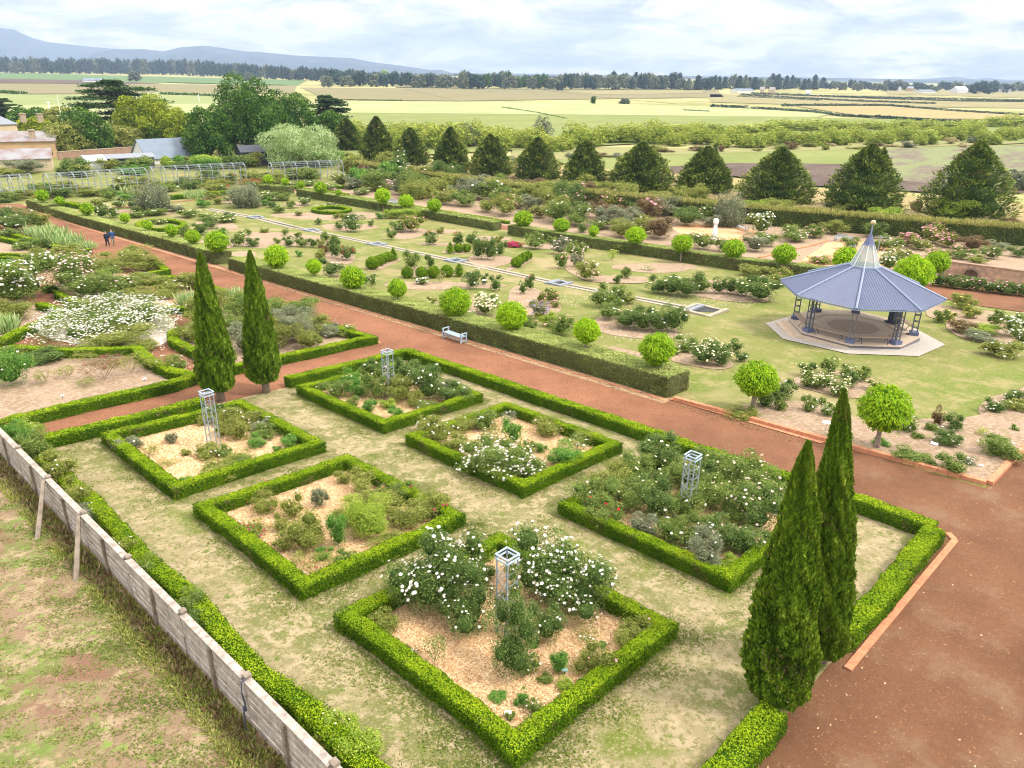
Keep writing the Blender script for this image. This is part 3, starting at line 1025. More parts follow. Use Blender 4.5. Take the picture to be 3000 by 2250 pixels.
sheet('side_path', [(2680, 836), (2760, 830), (3060, 868), (3060, 925), (2850, 895), (2700, 862)], .06, G['red_path'])
sheet('side_path', [(2730, 1000), (2745, 985), (2800, 900), (2960, 925), (2950, 935), (2860, 925)], .02, G['green_lawn'])

# ------------------------------------------------------------------ hills: real ridges kilometres away
hill_m = groundmat('forested_hills', [(0.035, 0.06, 0.075), (.0012, 8, .45, .6, (0.055, 0.08, 0.09)), (.004, 8, .55, .65, (0.10, 0.12, 0.11))], bump=0)


def ridge(name, prof, dist, base_y, seed=0, depth_m=2200.):
    """prof: (photo x, photo y of the skyline); dist: metres to the crest"""
    g = np.random.default_rng(seed)
    xs = np.linspace(prof[0][0], prof[-1][0], 150)
    ys = np.interp(xs, [p[0] for p in prof], [p[1] for p in prof])
    v, f = [], []
    rows = 16
    fb = np.cumsum(g.normal(size=len(xs))) * .06
    for i, (x, y) in enumerate(zip(xs, ys)):
        d = R_ @ np.array([(x - 1500) / F, -(y - 1125) / F, -1.0])
        hd = math.hypot(d[0], d[1])
        ux, uy = d[0] / hd, d[1] / hd
        zc_ = max(H + d[2] / hd * dist, ZP + 1)
        for r in range(rows + 6):
            t = r / rows
            dd = dist - depth_m * (1 - t) if r <= rows else dist + depth_m * .35 * (r - rows)
            fr = (t ** 1.25 if r <= rows else max(0, 1 - .2 * (r - rows)))
            rel = zc_ - ZP
            nz = 0 if r in (0, rows) else math.sin(i * .35 + r * .8 + seed) * .05 + math.sin(i * .13 - r * 1.3) * .05 + g.normal() * .012
            z = ZP - 3 + (rel + 3) * min(1.0 if r >= rows else .97, max(0, fr + nz * (1 - abs(2 * t - 1)) * 1.6 if r < rows else fr))
            if r == rows:
                z = zc_
            v.append((ux * dd, uy * dd, z))
    R2 = rows + 6
    for i in range(len(xs) - 1):
        for r in range(R2 - 1):
            a = i * R2 + r
            f.append((a, a + R2, a + R2 + 1, a + 1))
    me = pymesh(name, v, f, [hill_m], smooth=True)
    return tag(link(name, me), kind='structure')


ridge('hills', [(-300, 70), (-60, 78), (0, 82), (40, 86), (90, 110), (140, 123), (240, 134), (320, 142), (450, 150), (600, 165), (800, 190), (1000, 205)], 9500, 215, 3)
ridge('hills', [(230, 178), (290, 150), (330, 145), (420, 144), (480, 150), (530, 138), (600, 134), (650, 140), (720, 151), (760, 152), (870, 163), (1030, 170), (1090, 182), (1180, 193), (1260, 205), (1290, 204), (1320, 212)], 7200, 215, 5)
ridge('hills', [(2560, 240), (2650, 236), (2770, 226), (2800, 224), (2830, 229), (2860, 232), (2890, 227), (2940, 233), (3100, 238), (3300, 240)], 9800, 235, 9)
ridge('low_rise', [(-300, 186), (0, 186), (200, 184), (480, 190), (900, 205), (1300, 214), (1800, 220), (2300, 226), (2800, 234), (3300, 245)], 6400, 235, 2, 1500.)

# ------------------------------------------------------------------ hedges
def hreg(o, lab, cat='hedge', group=None):
    return tag(o, lab, cat, group)


BX = ((8.32, 14.44), (17.24, 23.2))
BY = ((7.67, 14.2), (15.8, 22.5), (24.05, 31.0))
BEDN = {(0, 0): 'the front bed with two big white rose bushes', (1, 0): 'the overgrown bed beside the pencil pines', (0, 1): 'the middle bed with crimson roses',
        (1, 1): 'the middle bed of white roses by the path hedge', (0, 2): 'the sparse left bed with a steel obelisk', (1, 2): 'the rear bed near the path corner'}
for (i, j), nm in BEDN.items():
    x0, x1 = BX[i]
    y0, y1 = BY[j]
    w_ = .48
    lf = (.047, .053, .06)[j]
    q = w_ / 2
    pts = [(x0 + q, y0 + q), (x1 - q, y0 + q), (x1 - q, y1 - q), (x0 + q, y1 - q)]
    # split the sides so the hedge can wander a little
    pp = []
    for k in range(4):
        a, b = np.array(pts[k]), np.array(pts[(k + 1) % 4])
        for t in (0, .04, .3, .55, .8, .96):
            c = a + (b - a) * t
            if t not in (0, .04, .96):
                c = c + np.random.default_rng(i * 9 + j * 3 + k).normal(size=2) * .03
            pp.append(tuple(c))
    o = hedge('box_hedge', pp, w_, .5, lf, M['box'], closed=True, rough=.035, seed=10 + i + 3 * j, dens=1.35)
    hreg(o, 'square clipped box hedge around ' + nm, group='box hedges around the six square rose beds')
    sheet('wood_chip_mulch', [(x0 + .2, y0 + .2), (x1 - .2, y0 + .2), (x1 - .2, y1 - .2), (x0 + .2, y1 - .2)], .05, G['chips'], world=True)


def wiggle(pts, step=2.2, amp=.05, seed=3):
    g = np.random.default_rng(seed)
    out = []
    for a, b in zip(pts[:-1], pts[1:]):
        a, b = np.array(a, float), np.array(b, float)
        n = max(1, int(np.linalg.norm(b - a) / step))
        for k in range(n):
            out.append(a + (b - a) * k / n + (g.normal(size=2) * amp if k else 0))
    out.append(np.array(pts[-1], float))
    return out


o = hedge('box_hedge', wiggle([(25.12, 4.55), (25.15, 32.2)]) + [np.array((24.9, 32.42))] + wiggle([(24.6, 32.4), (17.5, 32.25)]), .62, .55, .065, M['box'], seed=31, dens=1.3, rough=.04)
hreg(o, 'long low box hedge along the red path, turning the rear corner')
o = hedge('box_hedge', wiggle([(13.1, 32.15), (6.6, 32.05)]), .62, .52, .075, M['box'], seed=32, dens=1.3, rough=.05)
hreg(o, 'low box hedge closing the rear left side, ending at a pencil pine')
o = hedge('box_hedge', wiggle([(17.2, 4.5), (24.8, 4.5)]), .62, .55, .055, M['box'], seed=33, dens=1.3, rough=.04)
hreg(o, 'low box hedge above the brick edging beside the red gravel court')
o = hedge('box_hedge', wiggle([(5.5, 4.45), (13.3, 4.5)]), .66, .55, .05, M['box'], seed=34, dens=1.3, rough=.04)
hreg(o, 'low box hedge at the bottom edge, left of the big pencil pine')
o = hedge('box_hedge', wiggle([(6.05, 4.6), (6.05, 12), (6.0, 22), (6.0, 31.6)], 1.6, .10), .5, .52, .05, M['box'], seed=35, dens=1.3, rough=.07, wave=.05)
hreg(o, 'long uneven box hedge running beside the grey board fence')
sheet('wood_chip_mulch', [(5.18, 4.2), (5.85, 4.2), (5.85, 31.5), (5.18, 31.5)], .03, G['chips'], world=True)

# the tall clipped hedges
HB = dict(rough=.045, fringe=None, wave=.03)
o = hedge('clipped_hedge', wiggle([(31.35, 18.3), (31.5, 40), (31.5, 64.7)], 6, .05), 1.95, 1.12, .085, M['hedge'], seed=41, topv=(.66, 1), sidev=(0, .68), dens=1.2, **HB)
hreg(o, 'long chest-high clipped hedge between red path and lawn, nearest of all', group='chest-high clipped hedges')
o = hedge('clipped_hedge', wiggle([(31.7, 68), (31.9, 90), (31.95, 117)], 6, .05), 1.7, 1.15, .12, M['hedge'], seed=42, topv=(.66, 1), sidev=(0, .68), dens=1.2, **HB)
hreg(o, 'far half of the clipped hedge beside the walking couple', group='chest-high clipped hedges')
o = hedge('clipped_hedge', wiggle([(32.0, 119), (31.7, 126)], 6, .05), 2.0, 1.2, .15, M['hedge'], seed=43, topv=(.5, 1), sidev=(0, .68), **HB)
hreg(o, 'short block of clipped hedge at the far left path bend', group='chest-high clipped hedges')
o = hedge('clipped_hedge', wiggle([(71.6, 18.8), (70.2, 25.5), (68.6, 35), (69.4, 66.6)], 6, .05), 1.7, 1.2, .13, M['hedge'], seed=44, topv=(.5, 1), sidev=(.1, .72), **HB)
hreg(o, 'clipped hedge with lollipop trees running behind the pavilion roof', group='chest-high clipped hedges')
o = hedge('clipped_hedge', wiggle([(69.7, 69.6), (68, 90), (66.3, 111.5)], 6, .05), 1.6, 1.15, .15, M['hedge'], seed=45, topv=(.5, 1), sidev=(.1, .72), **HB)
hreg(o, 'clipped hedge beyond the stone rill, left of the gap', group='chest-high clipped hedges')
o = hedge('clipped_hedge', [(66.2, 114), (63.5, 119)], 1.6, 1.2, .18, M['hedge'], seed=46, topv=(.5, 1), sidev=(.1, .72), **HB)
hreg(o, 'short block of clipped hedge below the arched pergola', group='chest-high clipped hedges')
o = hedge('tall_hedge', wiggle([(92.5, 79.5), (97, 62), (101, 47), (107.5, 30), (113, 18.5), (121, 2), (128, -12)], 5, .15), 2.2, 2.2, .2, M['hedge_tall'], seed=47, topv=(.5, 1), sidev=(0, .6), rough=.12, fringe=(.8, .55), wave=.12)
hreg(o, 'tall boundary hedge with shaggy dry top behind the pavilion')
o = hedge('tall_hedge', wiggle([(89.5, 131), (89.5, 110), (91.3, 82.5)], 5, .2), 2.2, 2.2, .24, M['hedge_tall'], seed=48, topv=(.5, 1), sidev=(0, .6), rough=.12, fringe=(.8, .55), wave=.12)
hreg(o, 'tall shaggy boundary hedge below the farther row conifers')


def pxhedge(pts, w, h, leaf, lab, mat='box', closed=False, seed=50, **kw):
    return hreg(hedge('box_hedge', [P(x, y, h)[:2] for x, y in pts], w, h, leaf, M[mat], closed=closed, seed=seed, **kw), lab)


# box hedging of the left-hand garden (tops, in photo pixels)
pxhedge([(-20, 672), (0, 677), (60, 690), (130, 708), (205, 731)], .6, .5, .13, 'straight box hedge running to the iris clump at far left', seed=51)
pxhedge([(-20, 690), (40, 702), (100, 718)], .6, .5, .13, 'second box hedge at the left edge, below the straight one', seed=52)
pxhedge([(-20, 742), (60, 743), (102, 744), (170, 738)], .6, .5, .12, 'box hedge crossing below the low grey-green roses at left', seed=53)
pxhedge([(222, 733), (264, 728)], .6, .5, .12, 'short box hedge beside the walking couple', seed=54)
pxhedge([(285, 792), (325, 786)], .6, .5, .11, 'short box hedge behind the big olive shrub', seed=55)
pxhedge([(400, 802), (440, 797), (487, 789), (470, 775), (440, 757)], .6, .5, .11, 'box hedge corner next to the red path, left of the pencil pines', seed=56)
pxhedge([(440, 822), (470, 812), (502, 808), (545, 812), (580, 822), (640, 845), (700, 864), (760, 885), (832, 908), (960, 948), (1088, 985), (1010, 1000), (937, 1018), (815, 1042), (720, 1062), (676, 1071), (640, 1052), (590, 1032), (545, 1012), (508, 993), (505, 972), (530, 957)], .6, .5, .085, 'long box hedge enclosing the bed behind the paired pencil pines', seed=57)
pxhedge([(475, 895), (530, 900), (590, 901)], .6, .5, .1, 'short box hedge just right of the white rose mound', seed=58)
pxhedge([(168, 850), (190, 868), (222, 880), (278, 893)], .6, .5, .095, 'curved box hedge behind the white rose mound', seed=59)
pxhedge([(125, 838), (166, 838)], .6, .5, .1, 'short box hedge between the two tall white rose bushes', seed=60)
pxhedge([(115, 886), (150, 896), (188, 912), (140, 930), (60, 965), (-20, 1003)], .65, .5, .085, 'box hedge with a sharp point left of the white rose mound', seed=61)
pxhedge([(30, 1012), (110, 1018), (205, 1022), (300, 1020), (398, 1016), (440, 1052), (500, 1080), (566, 1096), (500, 1118), (380, 1145), (250, 1172), (120, 1203), (-20, 1238)], .65, .5, .075, 'long box hedge around the sandy bed at left, with a rounded tip', seed=62)
pxhedge([(-20, 782), (36, 774)], .6, .5, .11, 'box hedge end beside the round lime bed at the left edge', seed=63)
pxhedge([(-20, 752), (20, 750), (55, 755), (62, 764), (40, 773)], .5, .4, .11, 'low round lime box hedge at the left edge', seed=64)
sheet('mulch_bed', [(440, 1060), (500, 1088), (560, 1100), (380, 1150), (120, 1208), (-60, 1250), (-60, 1030), (200, 1028), (390, 1022)], .03, G['mulch'])
sheet('mulch_bed', [(-60, 900), (60, 880), (120, 892), (180, 915), (60, 970), (-60, 1010)], .033, G['mulch'])
sheet('mulch_bed', [(508, 1000), (520, 970), (700, 870), (832, 912), (1080, 985), (815, 1045), (680, 1075)], .036, G['mulch'])
sheet('petal_litter', ell(325, 965, 205, 60), .05, G['petal_ground'], smooth=3)
sheet('mulch_bed', [(-60, 700), (0, 690), (60, 700), (150, 740), (60, 745), (-60, 745)], .035, G['mulch'])
sheet('mulch_bed', [(180, 860), (280, 900), (470, 900), (560, 905), (590, 890), (520, 815), (440, 825), (400, 810), (300, 790), (180, 760), (60, 760), (40, 800)], .04, G['litter'])
sheet('grass_verge', [(100, 640), (140, 645), (270, 735), (210, 740), (110, 690)], .045, G['green_lawn'])
# ring hedges and back garden box edging
pxhedge(ell(471, 655, 68, 13, 20, wob=0), .7, .45, .13, 'oval box hedge ring around roses left of the round-headed trees', closed=True, seed=65)
pxhedge(ell(971, 611, 52, 8, 20, wob=0), .7, .45, .16, 'oval box hedge ring with cream roses inside, beyond the rill', closed=True, seed=66)
pxhedge([(1015, 571), (1080, 581), (1150, 592), (1210, 599)], .6, .4, .18, 'low box edging behind the white bench', seed=67)
pxhedge([(1210, 602), (1330, 622), (1448, 640), (1490, 648)], .6, .4, .18, 'low box edging behind the rear clipped hedge', seed=68)
pxhedge([(965, 540), (1000, 545), (1003, 540)], .6, .5, .2, 'short box hedge corner near the pergola end', seed=69)
pxhedge([(500, 572), (560, 566), (650, 560), (720, 553)], .9, .7, .2, 'low hedge in front of the pergola beyond the lawn', seed=70)
pxhedge([(160, 595), (200, 592), (238, 600)], .9, .6, .18, 'low hedge behind the leftmost round-headed trees', seed=71)
pxhedge([(850, 545), (935, 555), (1020, 568)], .6, .4, .2, 'box edging behind the far clipped hedge', seed=72)
# ------------------------------------------------------------------ trees
def treemesh(kind, seed, n, leaf, size):
    """unit-free foliage mesh in metres: size = (width, height)"""
    g = np.random.default_rng(seed)
    W_, Hh = size
    if kind == 'cone':            # broad dense conifer with drooping sprays
        z = Hh * (.03 + .97 * g.random(n) ** 1.15)
        t = g.random(n) * 2 * math.pi
        u = z / Hh
        r = W_ / 2 * np.interp(u, [0, .08, .22, .5, .8, 1], [.72, .94, 1, .80, .42, .03])
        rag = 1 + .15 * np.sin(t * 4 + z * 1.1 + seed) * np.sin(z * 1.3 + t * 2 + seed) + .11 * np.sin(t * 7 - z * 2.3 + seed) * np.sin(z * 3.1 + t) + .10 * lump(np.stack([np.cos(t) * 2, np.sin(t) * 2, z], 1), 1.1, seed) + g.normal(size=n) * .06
        r = r * rag * (1 - .28 * g.random(n) ** 2.2)
        p = np.stack([r * np.cos(t), r * np.sin(t), z], 1)
        ns = n // 7          # several leading tips
        for q in range(5):
            a_ = seed + q * 2.1
            i0, i1 = q * ns // 5, (q + 1) * ns // 5
            hh_ = Hh * (.88 + .1 * math.sin(a_ * 3)) if q else Hh
            zz = hh_ - Hh * .3 * g.random(i1 - i0) ** .7
            rr = (hh_ - zz) * .34 * W_ / Hh
            cx = W_ * (.0 if q == 0 else .15)
            p[i0:i1, 0] = cx * math.cos(a_) + rr * np.cos(t[i0:i1])
            p[i0:i1, 1] = cx * math.sin(a_) + rr * np.sin(t[i0:i1])
            p[i0:i1, 2] = zz
        z = p[:, 2]
        out = np.stack([np.cos(t), np.sin(t), np.full(n, .25)], 1)
        U = out + np.array([0, 0, .35]) + g.normal(size=(n, 3)) * .35
        N = unit(np.array([0, 0, 1.]) + out * .7 + g.normal(size=(n, 3)) * .4)
        s = g.uniform(.6, 1.5, n) * leaf
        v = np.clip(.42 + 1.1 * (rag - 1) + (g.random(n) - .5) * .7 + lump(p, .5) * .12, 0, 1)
        qd = quads(p, U, N, s * 1.5, s * .5).reshape(-1, 4, 3)
        br = g.random(n) < np.clip((lump(p, .6, seed + 1.) - .35) * .5, .02, .3)
        parts = [(qd[~br].reshape(-1, 3), v[~br], 0), (qd[br].reshape(-1, 3), g.random(int(br.sum())) * .6, 1)]
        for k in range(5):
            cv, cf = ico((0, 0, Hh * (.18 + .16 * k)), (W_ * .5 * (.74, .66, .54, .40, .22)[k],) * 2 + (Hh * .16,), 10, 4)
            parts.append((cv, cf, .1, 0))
    elif kind == 'cypress':       # narrow pencil pine, tufts growing upward
        z = Hh * (.035 + .965 * g.random(n) ** 1.1)
        t = g.random(n) * 2 * math.pi
        u = z / Hh
        r = W_ / 2 * np.interp(u, [0, .02, .06, .13, .22, .38, .6, .8, .93, 1], [.2, .55, .85, .98, 1, .88, .64, .40, .20, .02])
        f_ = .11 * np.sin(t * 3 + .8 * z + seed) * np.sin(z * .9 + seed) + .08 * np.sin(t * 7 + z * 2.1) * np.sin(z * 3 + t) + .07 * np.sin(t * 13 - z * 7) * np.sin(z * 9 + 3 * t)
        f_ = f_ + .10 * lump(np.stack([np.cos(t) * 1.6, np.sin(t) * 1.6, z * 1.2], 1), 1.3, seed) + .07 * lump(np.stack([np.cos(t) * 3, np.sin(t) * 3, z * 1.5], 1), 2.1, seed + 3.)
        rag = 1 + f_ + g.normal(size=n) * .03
        r = r * rag * (1 - .16 * g.random(n) ** 2)
        p = np.stack([r * np.cos(t), r * np.sin(t), z], 1)
        out = np.stack([np.cos(t), np.sin(t), np.zeros(n)], 1)
        U = out * .35 + np.array([0, 0, 1.]) + g.normal(size=(n, 3)) * .3
        N = unit(out + g.normal(size=(n, 3)) * .55)
        s = g.uniform(.6, 1.4, n) * leaf
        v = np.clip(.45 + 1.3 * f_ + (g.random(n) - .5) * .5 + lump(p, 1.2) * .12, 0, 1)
        qd = quads(p, U, N, s * 1.5, s * .55).reshape(-1, 4, 3)
        br = g.random(n) < np.clip((lump(p, 1.1, seed + 1.) - .5) * .35, .012, .2)
        parts = [(qd[~br].reshape(-1, 3), v[~br], 0), (qd[br].reshape(-1, 3), g.random(int(br.sum())) * .7, 1)]
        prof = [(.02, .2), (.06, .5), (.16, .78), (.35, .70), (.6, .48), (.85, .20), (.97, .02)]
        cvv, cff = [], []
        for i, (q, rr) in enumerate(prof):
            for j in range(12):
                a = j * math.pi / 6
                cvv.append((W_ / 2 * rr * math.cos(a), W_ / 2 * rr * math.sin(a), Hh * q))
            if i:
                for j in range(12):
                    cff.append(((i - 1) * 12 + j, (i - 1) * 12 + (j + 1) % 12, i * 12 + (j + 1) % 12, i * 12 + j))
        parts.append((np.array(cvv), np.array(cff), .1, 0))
    elif kind == 'cedar':         # layered plates
        parts = []
        nl = 15
        for k in range(nl):
            u = (k + 1) / nl
            z = Hh * (.22 + .76 * u)
            rr = W_ / 2 * (.55 + .45 * math.sin(math.pi * min(1, u * .85 + .1))) * (1 if k < nl - 1 else .6)
            t0 = g.random() * 6.28
            off = np.array([math.cos(t0), math.sin(t0)]) * rr * .45
            m = n // nl
            a = g.random(m) * 6.28
            r = rr * .62 * np.sqrt(g.random(m)) * (1 + .25 * np.sin(a * 5 + k))
            p = np.stack([off[0] + r * np.cos(a), off[1] + r * np.sin(a), z + g.normal(size=m) * Hh * .016 - (r / rr) ** 2 * Hh * .03], 1)
            U = np.stack([np.cos(a), np.sin(a), g.normal(size=m) * .2], 1)
            N = unit(np.array([0, 0, 1.]) + g.normal(size=(m, 3)) * .45)
            s = g.uniform(.6, 1.4, m) * leaf
            parts.append((quads(p, U, N, s * 1.3, s * .7), np.clip(g.beta(2, 2, m), 0, 1), 0))
    elif kind in ('round', 'weep', 'column'):
        lobes = [(0, 0, Hh * .46, W_ * .36, W_ * .36, Hh * .44)]
        k = 18
        for a in range(k):
            t = a * 2.4 + g.random() * .6
            zz = .12 + .74 * (a + g.random()) / k
            rr = W_ * .35 * math.sqrt(max(.05, 1 - ((zz - .38) / .56) ** 2)) * g.uniform(.75, 1.08)
            s = g.uniform(.14, .22) * W_
            lobes.append((rr * math.cos(t), rr * math.sin(t), Hh * zz, s, s, min(s * 1.05, Hh * .2)))
        p, out = blob(g, lobes, int(n * 1.3), shell=.42, amp=.16, low=-.8, nf=3.)
        m = len(p)
        nz = unit(out + g.normal(size=(m, 3)) * .9)
        U = g.normal(size=(m, 3)) + np.array([0, 0, -1.6 if kind == 'weep' else .1])
        s = g.uniform(.6, 1.4, m) * leaf
        v = np.clip(g.beta(2, 2.1, m) + lump(p, 3.0 / W_ * 2, seed) * .18 + (out[:, 2] * .1), 0, 1)
        parts = [(quads(p, U - nz * (U * nz).sum(1)[:, None] * .8, nz, s * (1.7 if kind == 'weep' else 1.1), s * (.4 if kind == 'weep' else .72)), v, 0)]
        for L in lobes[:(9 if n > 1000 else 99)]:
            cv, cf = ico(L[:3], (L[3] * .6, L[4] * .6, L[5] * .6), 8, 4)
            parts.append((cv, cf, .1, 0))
    elif kind == 'mop':           # clipped ball of hanging leafy shoots
        d = unit(g.normal(size=(n, 3)))
        rr = 1 - .22 * g.random(n) ** 1.6
        sh = 1 + .11 * lump(d * 2.2, 1.4, seed) + .05 * lump(d * 5, 1.7, seed) + .03 * np.sin(12 * d[:, 0] + 9 * d[:, 2])
        flat = np.where(d[:, 2] < -.3, .86, 1)
        p = d * np.array([W_ / 2, W_ / 2, Hh / 2]) * (rr * sh * flat)[:, None] + np.array([0, 0, Hh / 2])
        tang = np.stack([d[:, 0], d[:, 1], np.full(n, -.9) + d[:, 2] * .5], 1)
        U = tang + g.normal(size=(n, 3)) * .35
        N = unit(d + np.array([0, 0, .3]) + g.normal(size=(n, 3)) * .5)
        s = g.uniform(.6, 1.4, n) * leaf
        v = np.clip(g.beta(2.2, 1.8, n) + .12 * lump(d * 6, 1.), 0, 1)
        parts = [(quads(p, U, N, s * 1.25, s * .55), v, 0)]
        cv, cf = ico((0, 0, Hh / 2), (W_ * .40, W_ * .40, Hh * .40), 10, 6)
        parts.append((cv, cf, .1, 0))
    return parts


def trunkmesh(Hh, r, limbs=0, seed=0, spread=1.0, lean=(0, 0)):
    g = random.Random(seed)
    b = MB()
    pts = [(0, 0, -.15), (lean[0] * .2 + g.uniform(-1, 1) * r * .3, lean[1] * .2, Hh * .35), (lean[0] * .6, lean[1] * .6 + g.uniform(-1, 1) * r * .4, Hh * .7), (lean[0], lean[1], Hh)]
    b.tube(pts, [r * 1.35, r, r * .8, r * .45], 8)
    for k in range(limbs):
        t = k * 2.4 + g.random()
        z = Hh * g.uniform(.35, .8)
        L = spread * g.uniform(.5, .9)
        b.tube([(0, 0, z), (math.cos(t) * L * .5, math.sin(t) * L * .5, z + L * .3), (math.cos(t) * L, math.sin(t) * L, z + L * .75)], [r * .5, r * .32, r * .12], 5)
    return pymesh('trunk', b.v, b.f, [M['bark']], smooth=True)


def tree(name, p, W_, Hh, kind, mat, n, leaf, lab, cat='tree', group=None, trunk=(.25, .3, 5), seed=0, lift=0.0, place=None, tilt=None):
    o = link(name, None, None, (p[0], p[1], ground(p[0], p[1])))
    o.rotation_euler = (0, 0, (seed * 1.7) % 6.28)
    me = leafmesh('crown', treemesh(kind, seed, n, leaf, (W_, Hh)), [M[mat], M['brown']])
    link('crown', me, o, (0, 0, lift))
    th, tr, nl = trunk
    if th:
        link('trunk', trunkmesh(lift + Hh * th, tr, nl, seed, W_ * .35), o)
    if tilt:
        o.rotation_euler = tilt
    if place is not None:
        reg(o, lab, place, cat, group)
    else:
        tag(o, lab, cat, group)
    return o


# pencil pines
for (x, y, h_, wd, n, lf, lab, tl) in (
        (14.0, 4.75, 6.8, 1.46, 90000, .07, 'big front pencil pine, nearest the camera, over the bottom hedge', -.05),
        (16.3, 4.65, 7.42, 1.26, 80000, .07, 'tallest pencil pine, standing behind the nearest one', -.10),
        (14.16, 32.6, 7.1, 1.62, 26000, .115, 'left pencil pine of the distant pair beside the red path', 0),
        (16.33, 32.3, 7.0, 1.55, 26000, .115, 'right pencil pine of the distant pair, with bare trunk foot', 0)):
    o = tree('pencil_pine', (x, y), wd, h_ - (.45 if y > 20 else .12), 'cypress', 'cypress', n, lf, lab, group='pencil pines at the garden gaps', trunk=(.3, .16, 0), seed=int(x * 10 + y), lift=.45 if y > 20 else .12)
    if tl:
        # lean to the left as seen from the camera
        rt = Vector(R_[:, 0])
        ax = Vector((rt.y, -rt.x, 0)).normalized()
        o.rotation_euler = (Matrix.Rotation(tl * -1.0, 4, ax)).to_euler()

# the row of broad conifers
CON = [(1019, 444, 346, 88), (1108, 476, 342, 105), (1205, 486, 376, 98), (1322, 512, 373, 108), (1437, 520, 395, 122), (1572, 534, 403, 132), (1711, 552, 413, 132),
       (1873, 566, 417, 183), (2060, 573, 430, 168), (2268, 601, 432, 200), (2519, 627, 422, 222), (2819, 650, 413, 247)]
for i, (x, y, yt, wp) in enumerate(CON):
    p = P(x, y)
    d = depth(p)
    W_ = wp * d / F
    p = p[:2] * (1 + W_ * .30 / np.linalg.norm(p[:2]))
    p3 = (p[0], p[1], ZP)
    Hh = tall(p3, yt)
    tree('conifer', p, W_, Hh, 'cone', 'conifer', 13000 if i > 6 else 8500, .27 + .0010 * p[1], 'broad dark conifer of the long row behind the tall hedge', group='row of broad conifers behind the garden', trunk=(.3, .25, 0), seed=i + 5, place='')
# fix labels for that row
for k, r in enumerate(REG):
    if r[1].startswith('broad dark conifer'):
        REG[k] = (r[0], 'broad dark conifer', 'in the row behind the tall hedge', r[3], r[4])

# round-headed lollipop trees: crown centre, radius, foot row
MOP = [(124, 573, 18, 595, 0), (174, 588, 14, 603, 0), (254, 611, 20, 632, 0), (364.5, 639, 14.5, 657, 0), (431, 660, 14, 676, 0), (500, 676, 18, 695, 0), (563, 693, 22, 716, 0),
       (632, 708, 35, 774, 1), (808, 753, 36, 783, 0), (917, 782, 23, 808, 0), (1029, 813, 38, 842, 0), (1160, 845, 29, 876, 0), (1329, 887, 47, 922, 0), (1493, 928, 44, 962, 0),
       (1711, 970, 41, 1018, 0), (1915, 1024, 52, 1072, 0), (2205, 1106, 63, 1207, 1), (2568, 1201, 74, 1319, 1)]
MOPB = [(785, 525, 13, 545, 0), (834, 532, 11, 547, 0), (880, 540, 11, 553, 0), (937, 549, 19, 565, 0), (982, 563, 9.5, 595, 1), (1120, 575, 24, 597, 0), (1188, 588, 23, 608, 0),
        (1270, 600, 22, 620, 0), (1530, 639, 29, 664, 0), (1642, 659, 25, 680, 0), (1736, 677, 16, 694, 0), (1858, 687, 30, 715, 0), (1994, 711, 30, 738, 0), (2145, 726, 33, 754, 0),
        (2292, 742, 33, 773, 0), (2472, 761, 37, 790, 0), (2665, 803, 53, 862, 1), (2733, 769, 34, 838, 1)]
mopme = {}
for row, L in ((0, MOP), (1, MOPB)):
    for i, (cx, cy, r, fy, isground) in enumerate(L):
        # where the trunk meets hedge top (1.1 m) or ground
        if isground:
            p = P(cx + (12 if cx < 1000 else -2), fy)
        else:
            p = P(cx, fy, 1.15)
            p = np.array([p[0] + .15, p[1], 0])
        p[2] = ground(p[0], p[1])
        # height at which the crown centre appears on its row
        hc = tall(p, cy)
        d = depth((p[0], p[1], p[2] + hc))
        rad = r * d / F
        key = (i * 7 + row) % 5, (0 if r > 40 else 1 if r > 20 else 2)
        if key not in mopme:
            nn, lf = ((5200, .052), (2200, .08), (700, .14))[key[1]]
            mopme[key] = leafmesh('crown', treemesh('mop', 60 + key[0], nn, lf * 1.0, (1, 1)), [M['mop' if key[0] % 2 else 'mop2']])
        o = link('lollipop_tree', None, None, tuple(p))
        c = link('crown', mopme[key], o, (0, 0, hc - rad * .98))
        c.scale = (rad * random.uniform(1.92, 2.12), rad * random.uniform(1.88, 2.1), rad * 2 * random.uniform(.86, 1.02))
        c.rotation_euler = (0, 0, random.random() * 6)
        ln = (random.uniform(-.04, .04), 0)
        link('trunk', trunkmesh(hc - rad * .5, .075 if r < 50 else .11, 0, i), o)
        if row == 0:
            pl = 'in the front row along the near clipped hedge'
        else:
            pl = 'in the rear row along the far clipped hedge'
        if isground and row == 0 and cx > 2000:
            tag(o, 'largest bright lime lollipop tree, on bare trunk beside the pencil pine tip' if cx > 2400 else 'bright lime lollipop tree on bare trunk above the low juniper', 'tree', 'lime round-headed trees')
        else:
            reg(o, 'lime round-headed tree', pl, 'tree', 'lime round-headed trees')

# clipped box balls
BALLS = [(1092, 774, 17), (1110, 766, 14), (1122, 760, 13), (1137, 755, 13), (1194, 801, 15), (1236, 802, 16), (1271, 800, 16), (1310, 797, 16), (1343.6, 729, 12), (1368, 729, 11), (1513, 771, 14), (1525, 763, 12), (1535, 756, 12), (1546, 750, 11)]
for x, y, r in BALLS:
    pl = 'in the curved row near the rill' if x < 1150 else 'in the straight row of four' if x < 1320 else 'beside the cone beyond the rill' if x < 1400 else 'in the short curved row beyond the rill'
    bush(x, y + r, r * 2, r * 2.0, 'box', None, 'few', 'ball', pl, 'box_ball', 'clipped box balls', desc='clipped green box ball')
for x, y, wp, hp, lab in ((1154, 765, 26, 34, 'two-tiered clipped box topiary at the end of the curved row'), (1345, 812, 32, 34, 'clipped box cone right of the four balls'), (1319, 745, 26, 30, 'clipped box cone beyond the rill left of two balls')):
    o = bush(x, y, wp, hp, 'box', None, 'few', 'cone', '', 'box_cone', None, desc='x')
    REG.pop()
    tag(o, lab, 'topiary')

